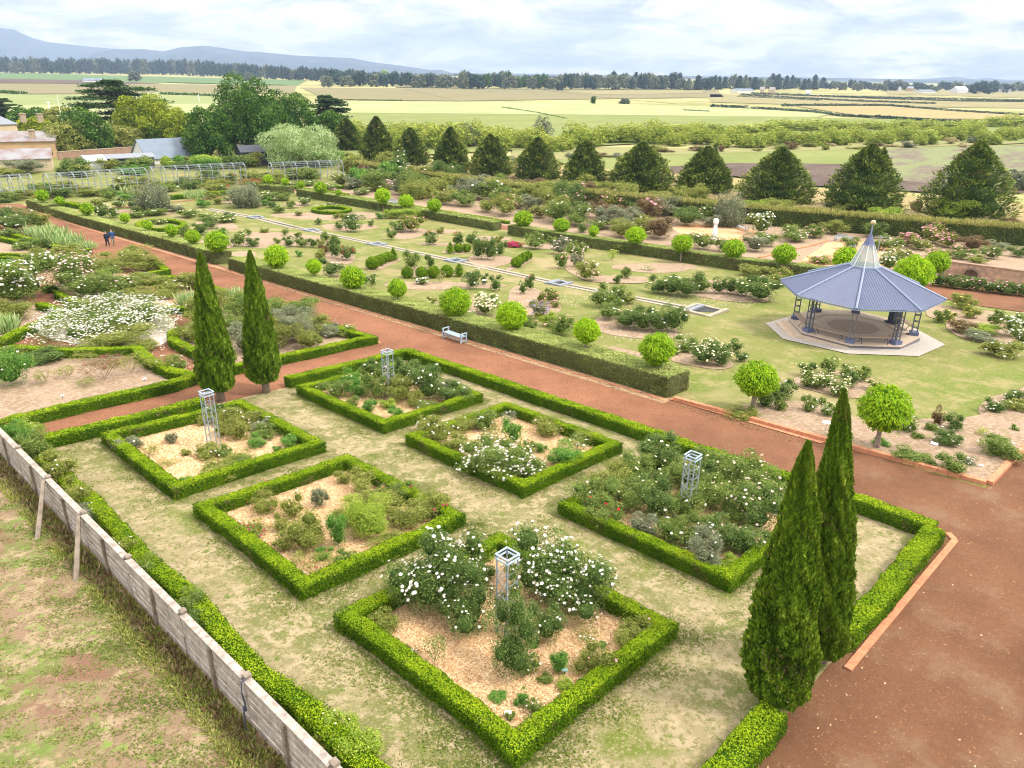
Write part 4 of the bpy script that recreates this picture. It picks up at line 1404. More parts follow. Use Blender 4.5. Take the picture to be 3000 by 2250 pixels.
# big trees and shrubs at the upper left
TR = [  # name, x, base y, top y, width px, kind, material, n, label
    ('cedar', 372, 420, 243, 215, 'cedar', 'cedar', 16000, 'tall dark cedar with flat tiers, leftmost of the big trees'),
    ('golden_cypress', 431, 425, 286, 158, 'round', 'gold', 8000, 'broad yellow-green cypress in front of the cedar'),
    ('golden_cypress', 527, 430, 325, 112, 'round', 'gold', 5000, 'smaller yellow-green cypress between golden tree and dark trees'),
    ('leafy_tree', 377, 431, 373, 88, 'round', 'olive', 3000, 'round green tree below the golden cypress'),
    ('leafy_tree', 503, 428, 366, 120, 'round', 'tree', 3500, 'dark green round tree behind the long silver shed'),
    ('leafy_tree', 622, 478, 315, 128, 'round', 'tree', 7000, 'dark leafy tree right of the silver shed'),
    ('leafy_tree', 738, 470, 234, 175, 'round', 'tree', 11000, 'tallest leafy tree, above the dark shed'),
    ('leafy_tree', 852, 450, 276, 165, 'round', 'tree', 9000, 'broad leafy tree right of the tallest one'),
    ('cedar', 955, 420, 286, 130, 'cedar', 'cedar', 9000, 'dark flat-topped cedar behind the pale willow'),
    ('leafy_tree', 968, 430, 328, 80, 'round', 'tree', 3500, 'slim green tree left of the conifer row'),
    ('weeping_willow', 882, 492, 372, 205, 'weep', 'pale', 9000, 'pale green weeping willow beside the dark shed'),
    ('leafy_tree', 265, 452, 322, 128, 'round', 'tree', 7000, 'dark green tree behind the brick wall'),
    ('leafy_tree', 208, 456, 360, 122, 'round', 'olive', 5000, 'olive green tree right of the ochre building'),
    ('leafy_tree', 105, 408, 345, 95, 'round', 'gold', 3500, 'yellowish tree behind the ochre building roof'),
    ('leafy_tree', 95, 385, 318, 110, 'round', 'tree', 4000, 'green tree behind the yellowish one at left'),
    ('leafy_tree', 185, 385, 316, 80, 'round', 'olive', 3500, 'grey-green tree behind the flagpole'),
    ('cedar', 15, 372, 292, 90, 'cedar', 'cedar', 3500, 'dark flat-topped cedar cut by the left edge'),
    ('leafy_tree', 606, 494, 458, 97, 'round', 'lime', 2500, 'rounded lime shrub in front of the dark tree'),
    ('silver_shrub', 452, 625, 538, 97, 'round', 'grey', 6500, 'big silver-grey domed shrub on the far lawn'),
    ('silver_shrub', 716, 611, 540, 92, 'round', 'grey', 5500, 'second silver-grey domed shrub, right of the first'),
    ('leafy_tree', 1025, 512, 462, 48, 'round', 'olive', 1800, 'small green tree at the right pergola end'),
    ('leafy_tree', 1053, 552, 495, 60, 'round', 'bright', 2200, 'fresh green small tree below the row conifers'),
    ('leafy_tree', 1140, 535, 478, 66, 'round', 'bright', 2400, 'small green tree in front of the tall hedge start'),
    ('shrub', 1225, 588, 528, 110, 'round', 'olive', 4500, 'large rounded olive shrub beyond the far lollipop trees'),
    ('silver_shrub', 2135, 668, 570, 85, 'round', 'grey', 5000, 'grey weeping shrub beside the white sculpture'),
    ('leafy_tree', 2215, 650, 608, 26, 'round', 'gold', 700, 'small golden upright shrub in the tall hedge'),
    ('grey_tree', 2975, 560, 500, 80, 'round', 'beltgrey', 1500, 'thin greyish tree at the right edge beyond the conifers'),
]
for i, (nm, x, y, yt, wp, kind, mat, n, lab) in enumerate(TR):
    p = P(x, y)
    d = depth(p)
    W_ = wp * d / F
    p = p[:2] * (1 + W_ * .25 / np.linalg.norm(p[:2]))
    Hh = tall((p[0], p[1], ground(p[0], p[1])), yt)
    lf = max(.10, 4.4 * d / F)
    sh = nm.startswith('silver') or nm == 'shrub'
    if sh:
        o = bush(x, y, wp, y - yt, mat, None, 'few', 'mound', place='', name='large_shrub', desc='x')
        REG.pop()
        tag(o, lab, 'shrub')
        continue
    if sh:
        lf = 2.6 * d / F
    tree(nm, p, W_ * 1.2, Hh * 1.04, kind, mat, int(n * 1.9), lf * 1.05, lab, 'shrub' if sh else 'tree', trunk=(.35 if not kind == 'cedar' else .9, .35 if not sh else .12, 0 if sh else 6), seed=100 + i, lift=0)

# scrub between the tall hedge and the conifers, trees along the creek, windbreaks
SCR = [(1040, 500, 60, 45, 'olive'), (1090, 520, 70, 35, 'brown'), (1130, 500, 70, 45, 'olive'), (1260, 530, 90, 30, 'olive'), (1180, 515, 60, 40, 'brown'), (1350, 545, 80, 26, 'brown'), (1430, 552, 70, 25, 'straw'), (1500, 552, 60, 30, 'brown'),
       (1560, 558, 90, 32, 'brown'), (1640, 568, 110, 32, 'olive'), (1730, 575, 110, 46, 'olive'), (1830, 590, 100, 52, 'olive'), (1925, 598, 90, 30, 'olive'), (2030, 598, 80, 50, 'olive'), (1980, 602, 60, 45, 'olive'),
       (2100, 600, 60, 30, 'straw'), (2210, 632, 90, 42, 'lime'), (2280, 625, 100, 36, 'olive'), (2370, 628, 60, 26, 'straw'), (2470, 630, 60, 30, 'olive'), (2590, 652, 110, 42, 'lime'), (2680, 650, 60, 26, 'straw'), (2790, 652, 130, 60, 'lime'), (2740, 640, 50, 40, 'olive'), (2880, 660, 70, 24, 'straw'), (2960, 668, 60, 26, 'brown'), (2870, 640, 40, 20, 'brown')]
for x, y, wp, hp, f_ in SCR:
    bush(x, y, wp, hp, f_, None, 'few', 'rose', 'below the conifer row', 'scrub_bush', 'scrub along the tall hedge')
# ------------------------------------------------------------------ far vegetation
FT = {}


def fartree(kind, mat, x, y, wp, hp, nm, place, desc, group, var=0, n=900):
    """instance of a shared unit tree; foot at photo pixel x, y"""
    key = (kind, mat, var, n)
    if key not in FT:
        parts = treemesh(kind, 300 + len(FT), n, .055 if n > 700 else .09, (1, 1))
        FT[key] = leafmesh('tree_crown', parts, [M[mat], M['beltgrey']])
    p = P(x, y)
    d = depth(p)
    o = link(nm, FT[key], None, (p[0], p[1], ZP - .02 * hp * d / F))
    W_ = wp * d / F
    o.scale = (W_ * 1.1, W_ * 1.1, hp * d / F * 1.06)
    o.rotation_euler = (0, 0, random.random() * 6)
    reg(o, desc, place, 'tree', group)
    return o


rg = random.Random(11)
# creek willows
x = 1030
while x < 3060:
    yb = np.interp(x, [1000, 1500, 1900, 2300, 3000], [410, 445, 428, 432, 416]) + rg.uniform(-16, 6)
    hp = np.interp(x, [1000, 1400, 1700, 3000], [54, 66, 54, 36]) * rg.uniform(.75, 1.15)
    wp = hp * rg.uniform(1.2, 1.8)
    fartree('round', 'willow', x, yb, wp, hp, 'willow_tree', 'in the creek line beyond the conifers', 'yellow-green willow', 'willows along the creek', rg.randrange(3), 1500)
    x += wp * rg.uniform(.34, .5)
for x in range(1980, 3020, 62):
    fartree('round', 'willow', x + rg.uniform(-12, 12), np.interp(x, [1980, 3000], [392, 374]) + rg.uniform(-5, 5), 96 * rg.uniform(.8, 1.2), 30 * rg.uniform(.8, 1.2), 'willow_tree', 'at the back of the creek line', 'golden green willow', 'willows along the creek', rg.randrange(3), 1500)
for x, yb, wp, hp in ((1030, 400, 50, 40), (1370, 432, 60, 66), (1590, 420, 60, 72), (1160, 430, 46, 50), (1260, 430, 60, 60), (1290, 440, 50, 60), (1480, 432, 70, 60)):
    fartree('round', 'beltgrey' if hp > 64 else 'willow', x, yb, wp, hp, 'creek_tree', 'behind the conifer row', 'airy pale tree' if hp > 64 else 'rounded yellow-green tree', 'pale trees by the creek', 0, 1500)
for k in range(26):
    x = rg.uniform(1480, 2950)
    bush(x, np.interp(x, [1480, 2000, 2950], [478, 448, 424]) + rg.uniform(-6, 8), rg.uniform(24, 60), rg.uniform(10, 22), rg.choice(['olive', 'brown', 'straw', 'grey']), None, 'few', 'rose', 'on the rough bank below the willows', 'scrub_bush', 'scrub on the creek bank')
# long windbreaks at the far side of the flats
for k in range(118):
    x = -20 + k * 10.4
    if x < 1060:
        yb = np.interp(x, [0, 500, 1060], [214, 219, 243]) + rg.uniform(-1.5, 1.5)
        hp = np.interp(x, [0, 500, 1060], [41, 40, 33]) * rg.uniform(.8, 1.12)
    else:
        yb, hp = np.interp(x, [1060, 1240], [243, 248]), 30 * rg.uniform(.7, 1.1)
    fartree('round', 'belt' if rg.random() < .85 else 'beltgrey', x, yb, rg.uniform(20, 32), hp, 'windbreak_tree', 'in the long windbreak below the blue hills', 'dark windbreak tree', 'trees of the far windbreaks', rg.randrange(3), 420)
for k in range(70):
    x = 960 + k * 15 + rg.uniform(-6, 6)
    yb = np.interp(x, [960, 1400, 2000], [251, 258, 262]) + rg.uniform(-5, 3)
    mt = 'beltgrey' if rg.random() < .45 else ('tree' if 1350 < x < 1620 and rg.random() < .7 else 'belt')
    fartree('round', mt, x, yb, rg.uniform(28, 50), rg.uniform(26, 46), 'windbreak_tree', 'among the mid-distance trees around the white house', {'beltgrey': 'greyish gum tree', 'tree': 'green garden tree', 'belt': 'dark windbreak tree'}[mt], 'trees of the far windbreaks', rg.randrange(3), 420)
for k in range(76):
    x = 1690 + k * 17.4 + rg.uniform(-6, 6)
    big = x < 2420
    yb = np.interp(x, [1690, 2050, 2400, 3000], [257, 263, 262, 270]) + rg.uniform(-4, 3)
    fartree('cone' if big and rg.random() < .7 else 'round', 'belt' if rg.random() < (.85 if big else .5) else 'beltgrey', x, yb, rg.uniform(24, 40), (rg.uniform(26, 42) if big else rg.uniform(14, 28)), 'windbreak_tree', 'in the right-hand windbreak on the horizon', 'dark blue-green tree', 'trees of the far windbreaks', rg.randrange(3), 420)
for k in range(60):
    x = 1000 + k * 34 + rg.uniform(-15, 15)
    fartree('round', 'belt' if rg.random() < .6 else 'beltgrey', x, np.interp(x, [1000, 3000], [221, 244]) + rg.uniform(-1, 1), rg.uniform(30, 60), rg.uniform(5, 9), 'horizon_tree', 'along the horizon', 'tiny hazy tree clump', 'tree clumps on the horizon', rg.randrange(3), 420)
for x, y, wp, hp, mt in ((1395, 262, 52, 40, 'belt'), (1640, 266, 26, 24, 'belt'), (395, 238, 38, 28, 'beltgrey'), (730, 238, 28, 26, 'beltgrey'), (960, 256, 34, 32, 'beltgrey'), (1356, 262, 34, 48, 'beltgrey'), (1128, 240, 26, 34, 'pale'), (1738, 305, 17, 22, 'tree'), (1830, 306, 36, 18, 'beltgrey'), (2870, 276, 60, 36, 'belt'), (2905, 270, 30, 32, 'belt'), (2945, 272, 24, 24, 'belt')):
    fartree('round', mt, x, y, wp, hp, 'field_tree', 'standing out among the far fields', 'rounded tree', 'single trees among the fields', 1, 900)

# field hedgerows
HR = [([(0, 313 - 40), (80, 278)], 9, 'dark short hedgerow at the left edge'), ([(80, 279), (270, 280)], 2.5, 'thin hedgerow left of the cedar'), ([(470, 278), (600, 282), (665, 288)], 8, 'dark hedgerow right of the cedar'),
      ([(490, 243), (600, 246), (840, 251)], 3, 'hedgerow below the green field, far left'), ([(0, 246), (320, 246)], 2.5, 'thin hedgerow at far left beyond the straw field'), ([(985, 294), (1180, 296)], 4, 'dark hedgerow in the centre beyond the tall trees'), ([(1190, 298), (1420, 300), (1700, 305)], 2, 'thin broken hedgerow across the central fields'),
      ([(1190, 263), (1250, 276), (1345, 298)], 2, 'oblique thin hedgerow in the tan field'), ([(1590, 265), (1730, 283), (1980, 305)], 2, 'long oblique hedgerow right of centre'), ([(1470, 317), (1570, 332), (1660, 350)], 5, 'short oblique hedgerow in the bright field'), ([(1160, 257), (1500, 263), (2050, 264)], 3.2, 'long hedgerow below the far trees'),
      ([(1400, 270), (1600, 271)], 1.6, 'thin hedgerow above the tan fields'), ([(1940, 275), (2070, 272)], 1.8, 'thin hedgerow right of the tan fields'), ([(1850, 289), (2000, 289)], 1.5, 'very thin hedgerow in the tan fields'),
      ([(2080, 314), (2190, 318)], 8, 'hedgerow clump left of the long right hedgerows'), ([(2200, 320), (2380, 331), (2470, 342), (2630, 350), (2840, 362)], 8, 'long oblique hedgerow above the willows, right'), ([(2290, 312), (2400, 311), (2600, 312), (2800, 328), (3000, 340)], 7, 'second long hedgerow at right, further off'),
      ([(2170, 280), (2300, 288), (2500, 298), (2740, 306)], 6, 'third hedgerow at right, further off again'), ([(2200, 276), (2500, 288), (2800, 298), (3000, 300)], 6, 'fourth hedgerow at right near the far houses'), ([(2450, 285), (2700, 290), (2900, 294), (3000, 296)], 5, 'fifth hedgerow at right near the far houses'),
      ([(2160, 284), (2400, 296)], 4, 'short hedgerow below the long grey shed'), ([(2000, 325), (2080, 329)], 5, 'small hedgerow in the bright field right of centre'), ([(2560, 346), (2700, 356), (2850, 366)], 9, 'bushy hedgerow directly above the willows')]
for i, (pts, hp, lab) in enumerate(HR):
    g = np.random.default_rng(400 + i)
    cs, ns, vs, us, ss = [], [], [], [], []
    for a, b in zip(pts[:-1], pts[1:]):
        k = int(max(60, abs(b[0] - a[0]) * 5))
        t = g.random(k)
        pa, pb = P(*a), P(*b)
        c = pa + (pb - pa) * t[:, None]
        d = np.array([depth(q) for q in c])
        hh = hp * d / F
        lv = .6 + .4 * np.sin(t * 40 + g.random() * 6) * np.sin(t * 17)
        c[:, 2] = ZP + hh * g.random(k) * (.75 + .35 * lv)
        c[:, :2] += g.normal(size=(k, 2)) * (hh * .3)[:, None]
        cs.append(c)
        ss.append(hh * .42)
    C = np.concatenate(cs)
    S = np.concatenate(ss)
    k = len(C)
    me = leafmesh('hedgerow', [(quads(C, g.normal(size=(k, 3)), unit(g.normal(size=(k, 3)) + np.array([0, 0, .6])), S * 1.3, S), g.beta(2, 2, k), 0)], [M['belt'] if C[:, 0].mean() > 400 else M['tree']])
    o = link('hedgerow', me)
    tag(o, lab, 'hedgerow', 'field hedgerows')

# ------------------------------------------------------------------ buildings
B = {}
B['ochre'] = plainmat('ochre_render', (0.50, 0.34, 0.19), .9, col2=(0.44, 0.29, 0.16), scale=.6)
B['cream'] = plainmat('cream_render', (0.56, 0.46, 0.32), .9, col2=(0.50, 0.40, 0.28), scale=.5)
B['roof_rust'] = plainmat('weathered_iron_roof', (0.27, 0.27, 0.285), .7, col2=(0.20, 0.12, 0.10), scale=.35)
B['roof_steel'] = plainmat('steel_roof', (0.17, 0.215, 0.275), .6, var=.08, scale=.6)
B['roof_dark'] = plainmat('dark_sheet_roof', (0.075, 0.08, 0.105), .55, var=.1)
B['wall_dark'] = plainmat('dark_sheet_wall', (0.05, 0.055, 0.07), .6, var=.1)
B['wall_white'] = plainmat('white_wall', (0.66, 0.66, 0.66), .8, var=.06)
B['roof_white'] = plainmat('pale_roof', (0.68, 0.74, 0.78), .6, var=.05)
B['brickwall'] = None
B['stone'] = plainmat('chimney_stone', (0.42, 0.34, 0.24), .9, col2=(0.3, 0.23, 0.16), scale=2)
B['glass'] = plainmat('window_glass', (0.05, 0.08, 0.12), .15, var=.1)
B['slate'] = plainmat('slate_roof', (0.25, 0.27, 0.31), .6, var=.1)


def brickmat(name, c1, c2, mortar, scale=4.0, rot=0.0, bw=.5, bh=.25):
    m, t, o = newmat(name)
    tcn = nd(t, 'ShaderNodeTexCoord')
    mp = nd(t, 'ShaderNodeMapping')
    mp.inputs['Rotation'].default_value = (math.radians(90) if rot == 'wall' else 0, 0, 0)
    lk(t, tcn.outputs['Object'], mp.inputs[0])
    br = nd(t, 'ShaderNodeTexBrick', i_Scale=scale)
    br.inputs['Color1'].default_value = (*c1, 1)
    br.inputs['Color2'].default_value = (*c2, 1)
    br.inputs['Mortar'].default_value = (*mortar, 1)
    br.inputs['Mortar Size'].default_value = .02
    br.inputs['Brick Width'].default_value = bw
    br.inputs['Row Height'].default_value = bh
    lk(t, mp.outputs[0], br.inputs['Vector'])
    nz = nd(t, 'ShaderNodeTexNoise', i_Scale=2.0, i_Detail=6.0)
    lk(t, tcn.outputs['Object'], nz.inputs['Vector'])
    f = ramp(t, nz.outputs[0], [(.4, (.72, .72, .72)), (.62, (1.1, 1.1, 1.1))])
    mu = nd(t, 'ShaderNodeMix', data_type='RGBA', blend_type='MULTIPLY')
    mu.inputs[0].default_value = 1
    lk(t, br.outputs[0], mu.inputs[6])
    lk(t, f, mu.inputs[7])
    b = nd(t, 'ShaderNodeBsdfPrincipled', i_Roughness=.9)
    lk(t, mu.outputs[2], b.inputs['Base Color'])
    lk(t, b.outputs[0], o.inputs[0])
    return m


B['brickwall'] = brickmat('old_brick', (0.46, 0.20, 0.12), (0.36, 0.16, 0.11), (0.48, 0.38, 0.28), 1.0, 'wall', .24, .09)
B['brickfar'] = plainmat('weathered_brick', (0.34, 0.22, 0.16), .9, col2=(0.25, 0.15, 0.11), scale=1.5)
B['edge'] = plainmat('edging_brick', (0.55, 0.25, 0.13), .9, col2=(0.42, 0.17, 0.09), scale=5)


def gable(nm, cx, cy, L, W_, hw, hr, rz, wall, roof, lab, eave=.3, windows=(), chim=None, hip=0.0):
    """house centred at world cx, cy; long side L along rz"""
    o = link(nm, None, None, (cx, cy, ZP))
    o.rotation_euler = (0, 0, rz)
    a, b = L / 2, W_ / 2
    v = [(-a, -b, 0), (a, -b, 0), (a, b, 0), (-a, b, 0), (-a, -b, hw), (a, -b, hw), (a, b, hw), (-a, b, hw), (-a + hip * b, 0, hw + hr - .05), (a - hip * b, 0, hw + hr - .05)]
    f = [(0, 1, 5, 4), (2, 3, 7, 6), (1, 2, 6, 9, 5) if not hip else (1, 2, 6, 5), (3, 0, 4, 8, 7) if not hip else (3, 0, 4, 7)]
    MB().add(v, f).build('wall', B[wall], o)
    e = eave
    dz = hr / b * e
    t = .12
    rv = [(-a - e, -b - e, hw - dz), (a + e, -b - e, hw - dz), (a + e - hip * (b + e), 0, hw + hr), (-a - e + hip * (b + e), 0, hw + hr), (a + e, b + e, hw - dz), (-a - e, b + e, hw - dz)]
    rv2 = [(x, y, z - t) for x, y, z in rv]
    rf = [(0, 1, 2, 3), (3, 2, 4, 5), (6, 9, 8, 7), (9, 11, 10, 8), (0, 6, 7, 1), (5, 4, 10, 11), (1, 7, 8, 2), (2, 8, 10, 4), (0, 3, 9, 6), (3, 5, 11, 9)]
    if hip:
        rf += [(1, 4, 2), (0, 3, 5)]
    r = MB().add(rv + rv2, rf).build('roof', B[roof], o)
    if chim:
        for cxx, cyy, w_, h_ in chim:
            MB().box((cxx, cyy, hw + hr + h_ / 2 - hr * .6), (w_, w_ * .8, h_ + hr)).box((cxx, cyy, hw + hr * .9 + h_), (w_ * 1.2, w_, .18)).build('chimney', B['stone'], r)
    for (wx, wz, ww, wh, side) in windows:
        fr = MB()
        y0 = -b if side == 0 else None
        if side == 0:
            fr.box((wx, -b - .02, wz), (ww + .2, .1, wh + .2))
            w0 = fr.build('window', M['white'], o)
            pane = MB()
            for i in range(3):
                for j in range(2):
                    pane.box((wx + (i - 1) * ww / 3, -b - .08, wz + (j - .5) * wh / 2), (ww / 3 - .07, .05, wh / 2 - .07))
            pane.build('pane', B['glass'], w0)
    tag(o, lab, 'building')
    return o


def house_px(nm, x0, y0, x1, y1, Wd, hw, hr, wall, roof, lab, **kw):
    """front wall foot runs between two photo pixels"""
    a, b = P(x0, y0), P(x1, y1)
    d = b - a
    L = math.hypot(d[0], d[1])
    rz = math.atan2(d[1], d[0])
    n = np.array([-math.sin(rz), math.cos(rz)])
    c = (a[:2] + b[:2]) / 2 + n * Wd / 2
    return gable(nm, c[0], c[1], L, Wd, hw, hr, rz, wall, roof, lab, **kw)


k_ = depth(P(80, 505)) / F
house_px('cottage', -170, 512, 156, 500, 7.5, 38 * k_, 1.5, 'cream', 'roof_rust', 'cream cottage with rust-stained metal roof and small window, left edge', windows=((4.8, 1.75, 1.5, 1.0, 0),))
k_ = depth(P(100, 470)) / F
house_px('barn', -200, 470, 168, 462, 11, 50 * k_, 1.7, 'ochre', 'roof_rust', 'ochre rendered barn with grey iron roof behind the cream cottage', chim=((7.5, -4.2, 1.2, .6),))
k_ = depth(P(0, 420)) / F
house_px('manor_house', -260, 440, 62, 425, 14, 60 * k_, 4.0, 'cream', 'slate', 'cream house with slate roof and tall chimneys at the left edge', chim=((19, 0, 1.3, -1.9), (15.5, 2, 1.3, -1.9)), hip=.9)
k_ = depth(P(500, 480)) / F
house_px('metal_shed', 436, 484, 586, 474, 9, 20 * k_, 3.4, 'wall_white', 'roof_steel', 'long white shed with blue-grey steel gable roof')
house_px('small_shed', 262, 505, 314, 502, 6, 2.2, .7, 'wall_white', 'roof_white', 'small pale green shed with white flat-pitched roof')
house_px('cage_shed', 318, 499, 455, 492, 5, 2.3, .5, 'wall_dark', 'slate', 'low dark roofed bird cage right of the small pale shed')
house_px('dark_shed', 713, 488, 815, 484, 7, 3.0, 1.0, 'wall_dark', 'roof_dark', 'dark sheet metal shed beside the pale willow')
for x0, x1, y, hw, hr, wl, rf, lab in ((248, 308, 241, 2.5, 2, 'wall_white', 'roof_steel', 'long open farm shed alone in the far green field'), (1487, 1513, 247, 8, 4, 'wall_white', 'roof_white', 'white house among the mid-distance trees'), (2160, 2210, 272, 3, 2, 'wall_white', 'roof_steel', 'long grey farm shed at the end of the windbreak'),
                                       (2225, 2238, 275, 5, 3, 'cream', 'roof_rust', 'small farmhouse with tan gable'), (2255, 2270, 276, 5, 3, 'cream', 'roof_rust', 'tan gabled farm building next to the farmhouse'), (2615, 2640, 266, 5, 3, 'wall_white', 'slate', 'pale far house left of the others at right'),
                                       (2660, 2676, 268, 5, 3, 'ochre', 'slate', 'reddish far house with grey roof'), (2805, 2835, 273, 5, 5, 'wall_white', 'roof_white', 'white far house with pitched roof below the horizon'), (2940, 2960, 272, 5, 4, 'wall_white', 'roof_steel', 'small white far house near the right edge'), (2360, 2372, 282, 4, 2, 'wall_white', 'roof_white', 'tiny pale shed between hedgerows at right'), (2700, 2740, 273, 3, 2, 'wall_white', 'roof_steel', 'low grey shed among far houses')):
    house_px('farm_building', x0, y, x1, y + .3, 14, hw, hr, wl, rf, lab)
# brick wall behind the sheds
a, b = P(173, 470), P(408, 452)
d = b - a
L = math.hypot(d[0], d[1])
o = link('brick_wall', None, None, (a[0], a[1], ZP))
o.rotation_euler = (0, 0, math.atan2(d[1], d[0]))
MB().box((L / 2, 0, .85), (L, .4, 1.7)).build('wall', B['brickfar'], o)
MB().box((L / 2, 0, 1.76), (L + .1, .52, .12)).build('coping', B['stone'], o)
tag(o, 'long old brick wall behind the sheds at upper left', 'wall')
# flagpole
p = P(190, 395)
Hf = tall((p[0], p[1], ZP), 276)
o = link('flagpole', None, None, (p[0], p[1], ZP))
MB().tube([(0, 0, 0), (0, 0, Hf * .55), (0, 0, Hf)], [.16, .12, .06], 8).build('pole', M['white'], o)
MB().tube([(-1.6, 0, Hf * .48), (1.6, 0, Hf * .48)], .06, 6).build('yard', M['white'], o)
o.rotation_euler = (0, 0, 2.3)
tag(o, 'tall white flagpole with short yard among the left trees', 'flagpole')
for x, y, yt, lab in ((147, 330, 297, 'small white power pole in the bright field, left'), (584, 300, 276, 'white power pole right of the golden cypress')):
    p = P(x, y)
    o = link('power_pole', None, None, (p[0], p[1], ZP))
    h_ = tall((p[0], p[1], ZP), yt)
    MB().tube([(0, 0, 0), (0, 0, h_)], .22, 6).build('pole', M['white'], o)
    MB().box((0, 0, h_ - .5), (2.6, .2, .2), .8).build('crossarm', M['white'], o)
    tag(o, lab, 'pole')

# ------------------------------------------------------------------ arched pergola
def pergola(x0, x1, y0, y1, bays, lab, hh=2.6, wd=3.4):
    o = link('pergola', None, None, (x0, y0, ZP))
    L = math.hypot(x1 - x0, y1 - y0)
    o.rotation_euler = (0, 0, math.atan2(y1 - y0, x1 - x0))
    for k in range(bays + 1):
        x = L * k / bays
        pts = []
        for j in range(9):
            t = math.pi * j / 8
            pts.append((x, -wd / 2 * math.cos(t), hh + .9 * math.sin(t)))
        MB().tube([(x, -wd / 2, 0)] + pts + [(x, wd / 2, 0)], .075, 5).build('arch', M['steel'], o)
    for j, (yy, zz) in enumerate(((-wd / 2, hh), (wd / 2, hh), (-wd / 2 * .7, hh + .64), (0, hh + .9), (wd / 2 * .7, hh + .64), (-wd / 2, 1.4), (wd / 2, 1.4))):
        MB().tube([(0, yy, zz), (L, yy, zz)], .045, 4).build('rail', M['steel'], o)
    tag(o, lab, 'pergola', 'arched steel pergola sections')
    return o


def topx(x, y, h=2.6):
    return P(x, y, h)[:2]


for (xa, ya, xb, yb, n, lab) in ((-30, 538, 95, 530, 4, 'arched steel pergola section at the left edge'), (143, 530, 432, 510, 8, 'long arched steel pergola section second from left'), (448, 508, 719, 494, 8, 'arched steel pergola section left of the reddish plants'), (797, 494, 1005, 486, 6, 'rightmost arched steel pergola section below the dark shed')):
    a, b = topx(xa, ya), topx(xb, yb)
    n_ = (b - a) / np.linalg.norm(b - a)
    q = np.array([-n_[1], n_[0]]) * 1.7
    pergola(a[0] + q[0], b[0] + q[0], a[1] + q[1], b[1] + q[1], n, lab)

# ------------------------------------------------------------------ fence
FX = 5.15
fh = 1.28
fence = link('board_fence', None, None, (FX, 4.0, ground(FX, 4.0)))
M['wood_grey'] = plainmat('grey_weathered_boards', (0.46, 0.40, 0.35), .9, col2=(0.24, 0.20, 0.17), scale=5.0, bump=.6)
M['wood_dark'] = plainmat('grey_fence_posts', (0.28, 0.23, 0.18), .9, col2=(0.17, 0.135, 0.105), scale=4.0, bump=.4)


def fz(y):
    return ground(FX, y) - ground(FX, 4.0)


posts = [-1.5, 2.0, 5.6, 9.3, 12.6, 15.75, 19.15, 22.6, 25.95, 29.3, 32.7]
gfe = random.Random(3)
for i, y in enumerate(posts):
    y = y - 4
    z = fz(y + 4)
    MB().box((.03, y, z + fh / 2), (.12, .14, fh + .16)).box((.03, y, z + fh + .10), (.15, .17, .05)).build('post', M['wood_dark'], fence)
    if i < len(posts) - 1:
        y2 = posts[i + 1] - 4
        z2 = fz(y2 + 4)
        for k in range(6):
            zz = .06 + k * .205
            j = gfe.uniform(-.012, .012)
            xo = gfe.uniform(-.012, .008)
            MB().add([(x_ + xo, yy, zb + zz + dz + (j if zb == z else -j)) for x_ in (-.05, -.02) for yy, zb in ((y + .02, z), (y2 - .02, z2)) for dz in (0, .163)], [(0, 2, 3, 1), (4, 5, 7, 6), (0, 1, 5, 4), (2, 6, 7, 3), (1, 3, 7, 5), (0, 4, 6, 2)]).build('board', M['wood_grey'], fence)
        MB().add([(x_, yy, zb + fh + dz) for x_ in (-.09, .09) for yy, zb in ((y + .06, z), (y2 - .06, z2)) for dz in (0, .04)], [(0, 2, 3, 1), (4, 5, 7, 6), (0, 1, 5, 4), (2, 6, 7, 3), (1, 3, 7, 5), (0, 4, 6, 2)]).build('cap_rail', M['wood_grey'], fence)
        ym = (y + y2) / 2
        MB().box((-.09, ym, (z + z2) / 2 + fh / 2 - .03), (.07, .10, fh - .06)).build('stud', M['wood_dark'], fence)
tag(fence, 'long weathered grey board fence crossing the lower left', 'fence')
for (y, px, py, lab) in ((25.95, 106, 1584, 'leaning timber prop on the fence, further one'), (22.6, 220, 1705, 'leaning timber prop on the fence, nearer one')):
    p = P(px, py)
    o = link('timber_prop', None, None, tuple(p))
    top = np.array([FX - .12, y, ground(FX, y) + fh]) - p
    MB().tube([(0, 0, -.1), tuple(top)], [.085, .065], 7).build('pole', M['wood_dark'], o)
    tag(o, lab, 'prop', 'timber props leaning on the fence')
# black hose hanging on the fence
yh_ = 12.5
o = link('hose', None, None, (FX - .16, yh_, ground(FX, yh_)))
MB().tube([(.12, 0, 1.38), (.02, .03, 1.33), (-.02, 0, 1.1), (.0, -.05, .8), (-.03, .02, .5), (-.05, 0, .1), (-.1, -.1, -.02)], .02, 6).build('tube', M['dark_iron'], o)
MB().box((0, .02, .62), (.06, .08, .1)).build('tap', M['dark_iron'], o)
tag(o, 'black hose hanging down the grey fence', 'hose')

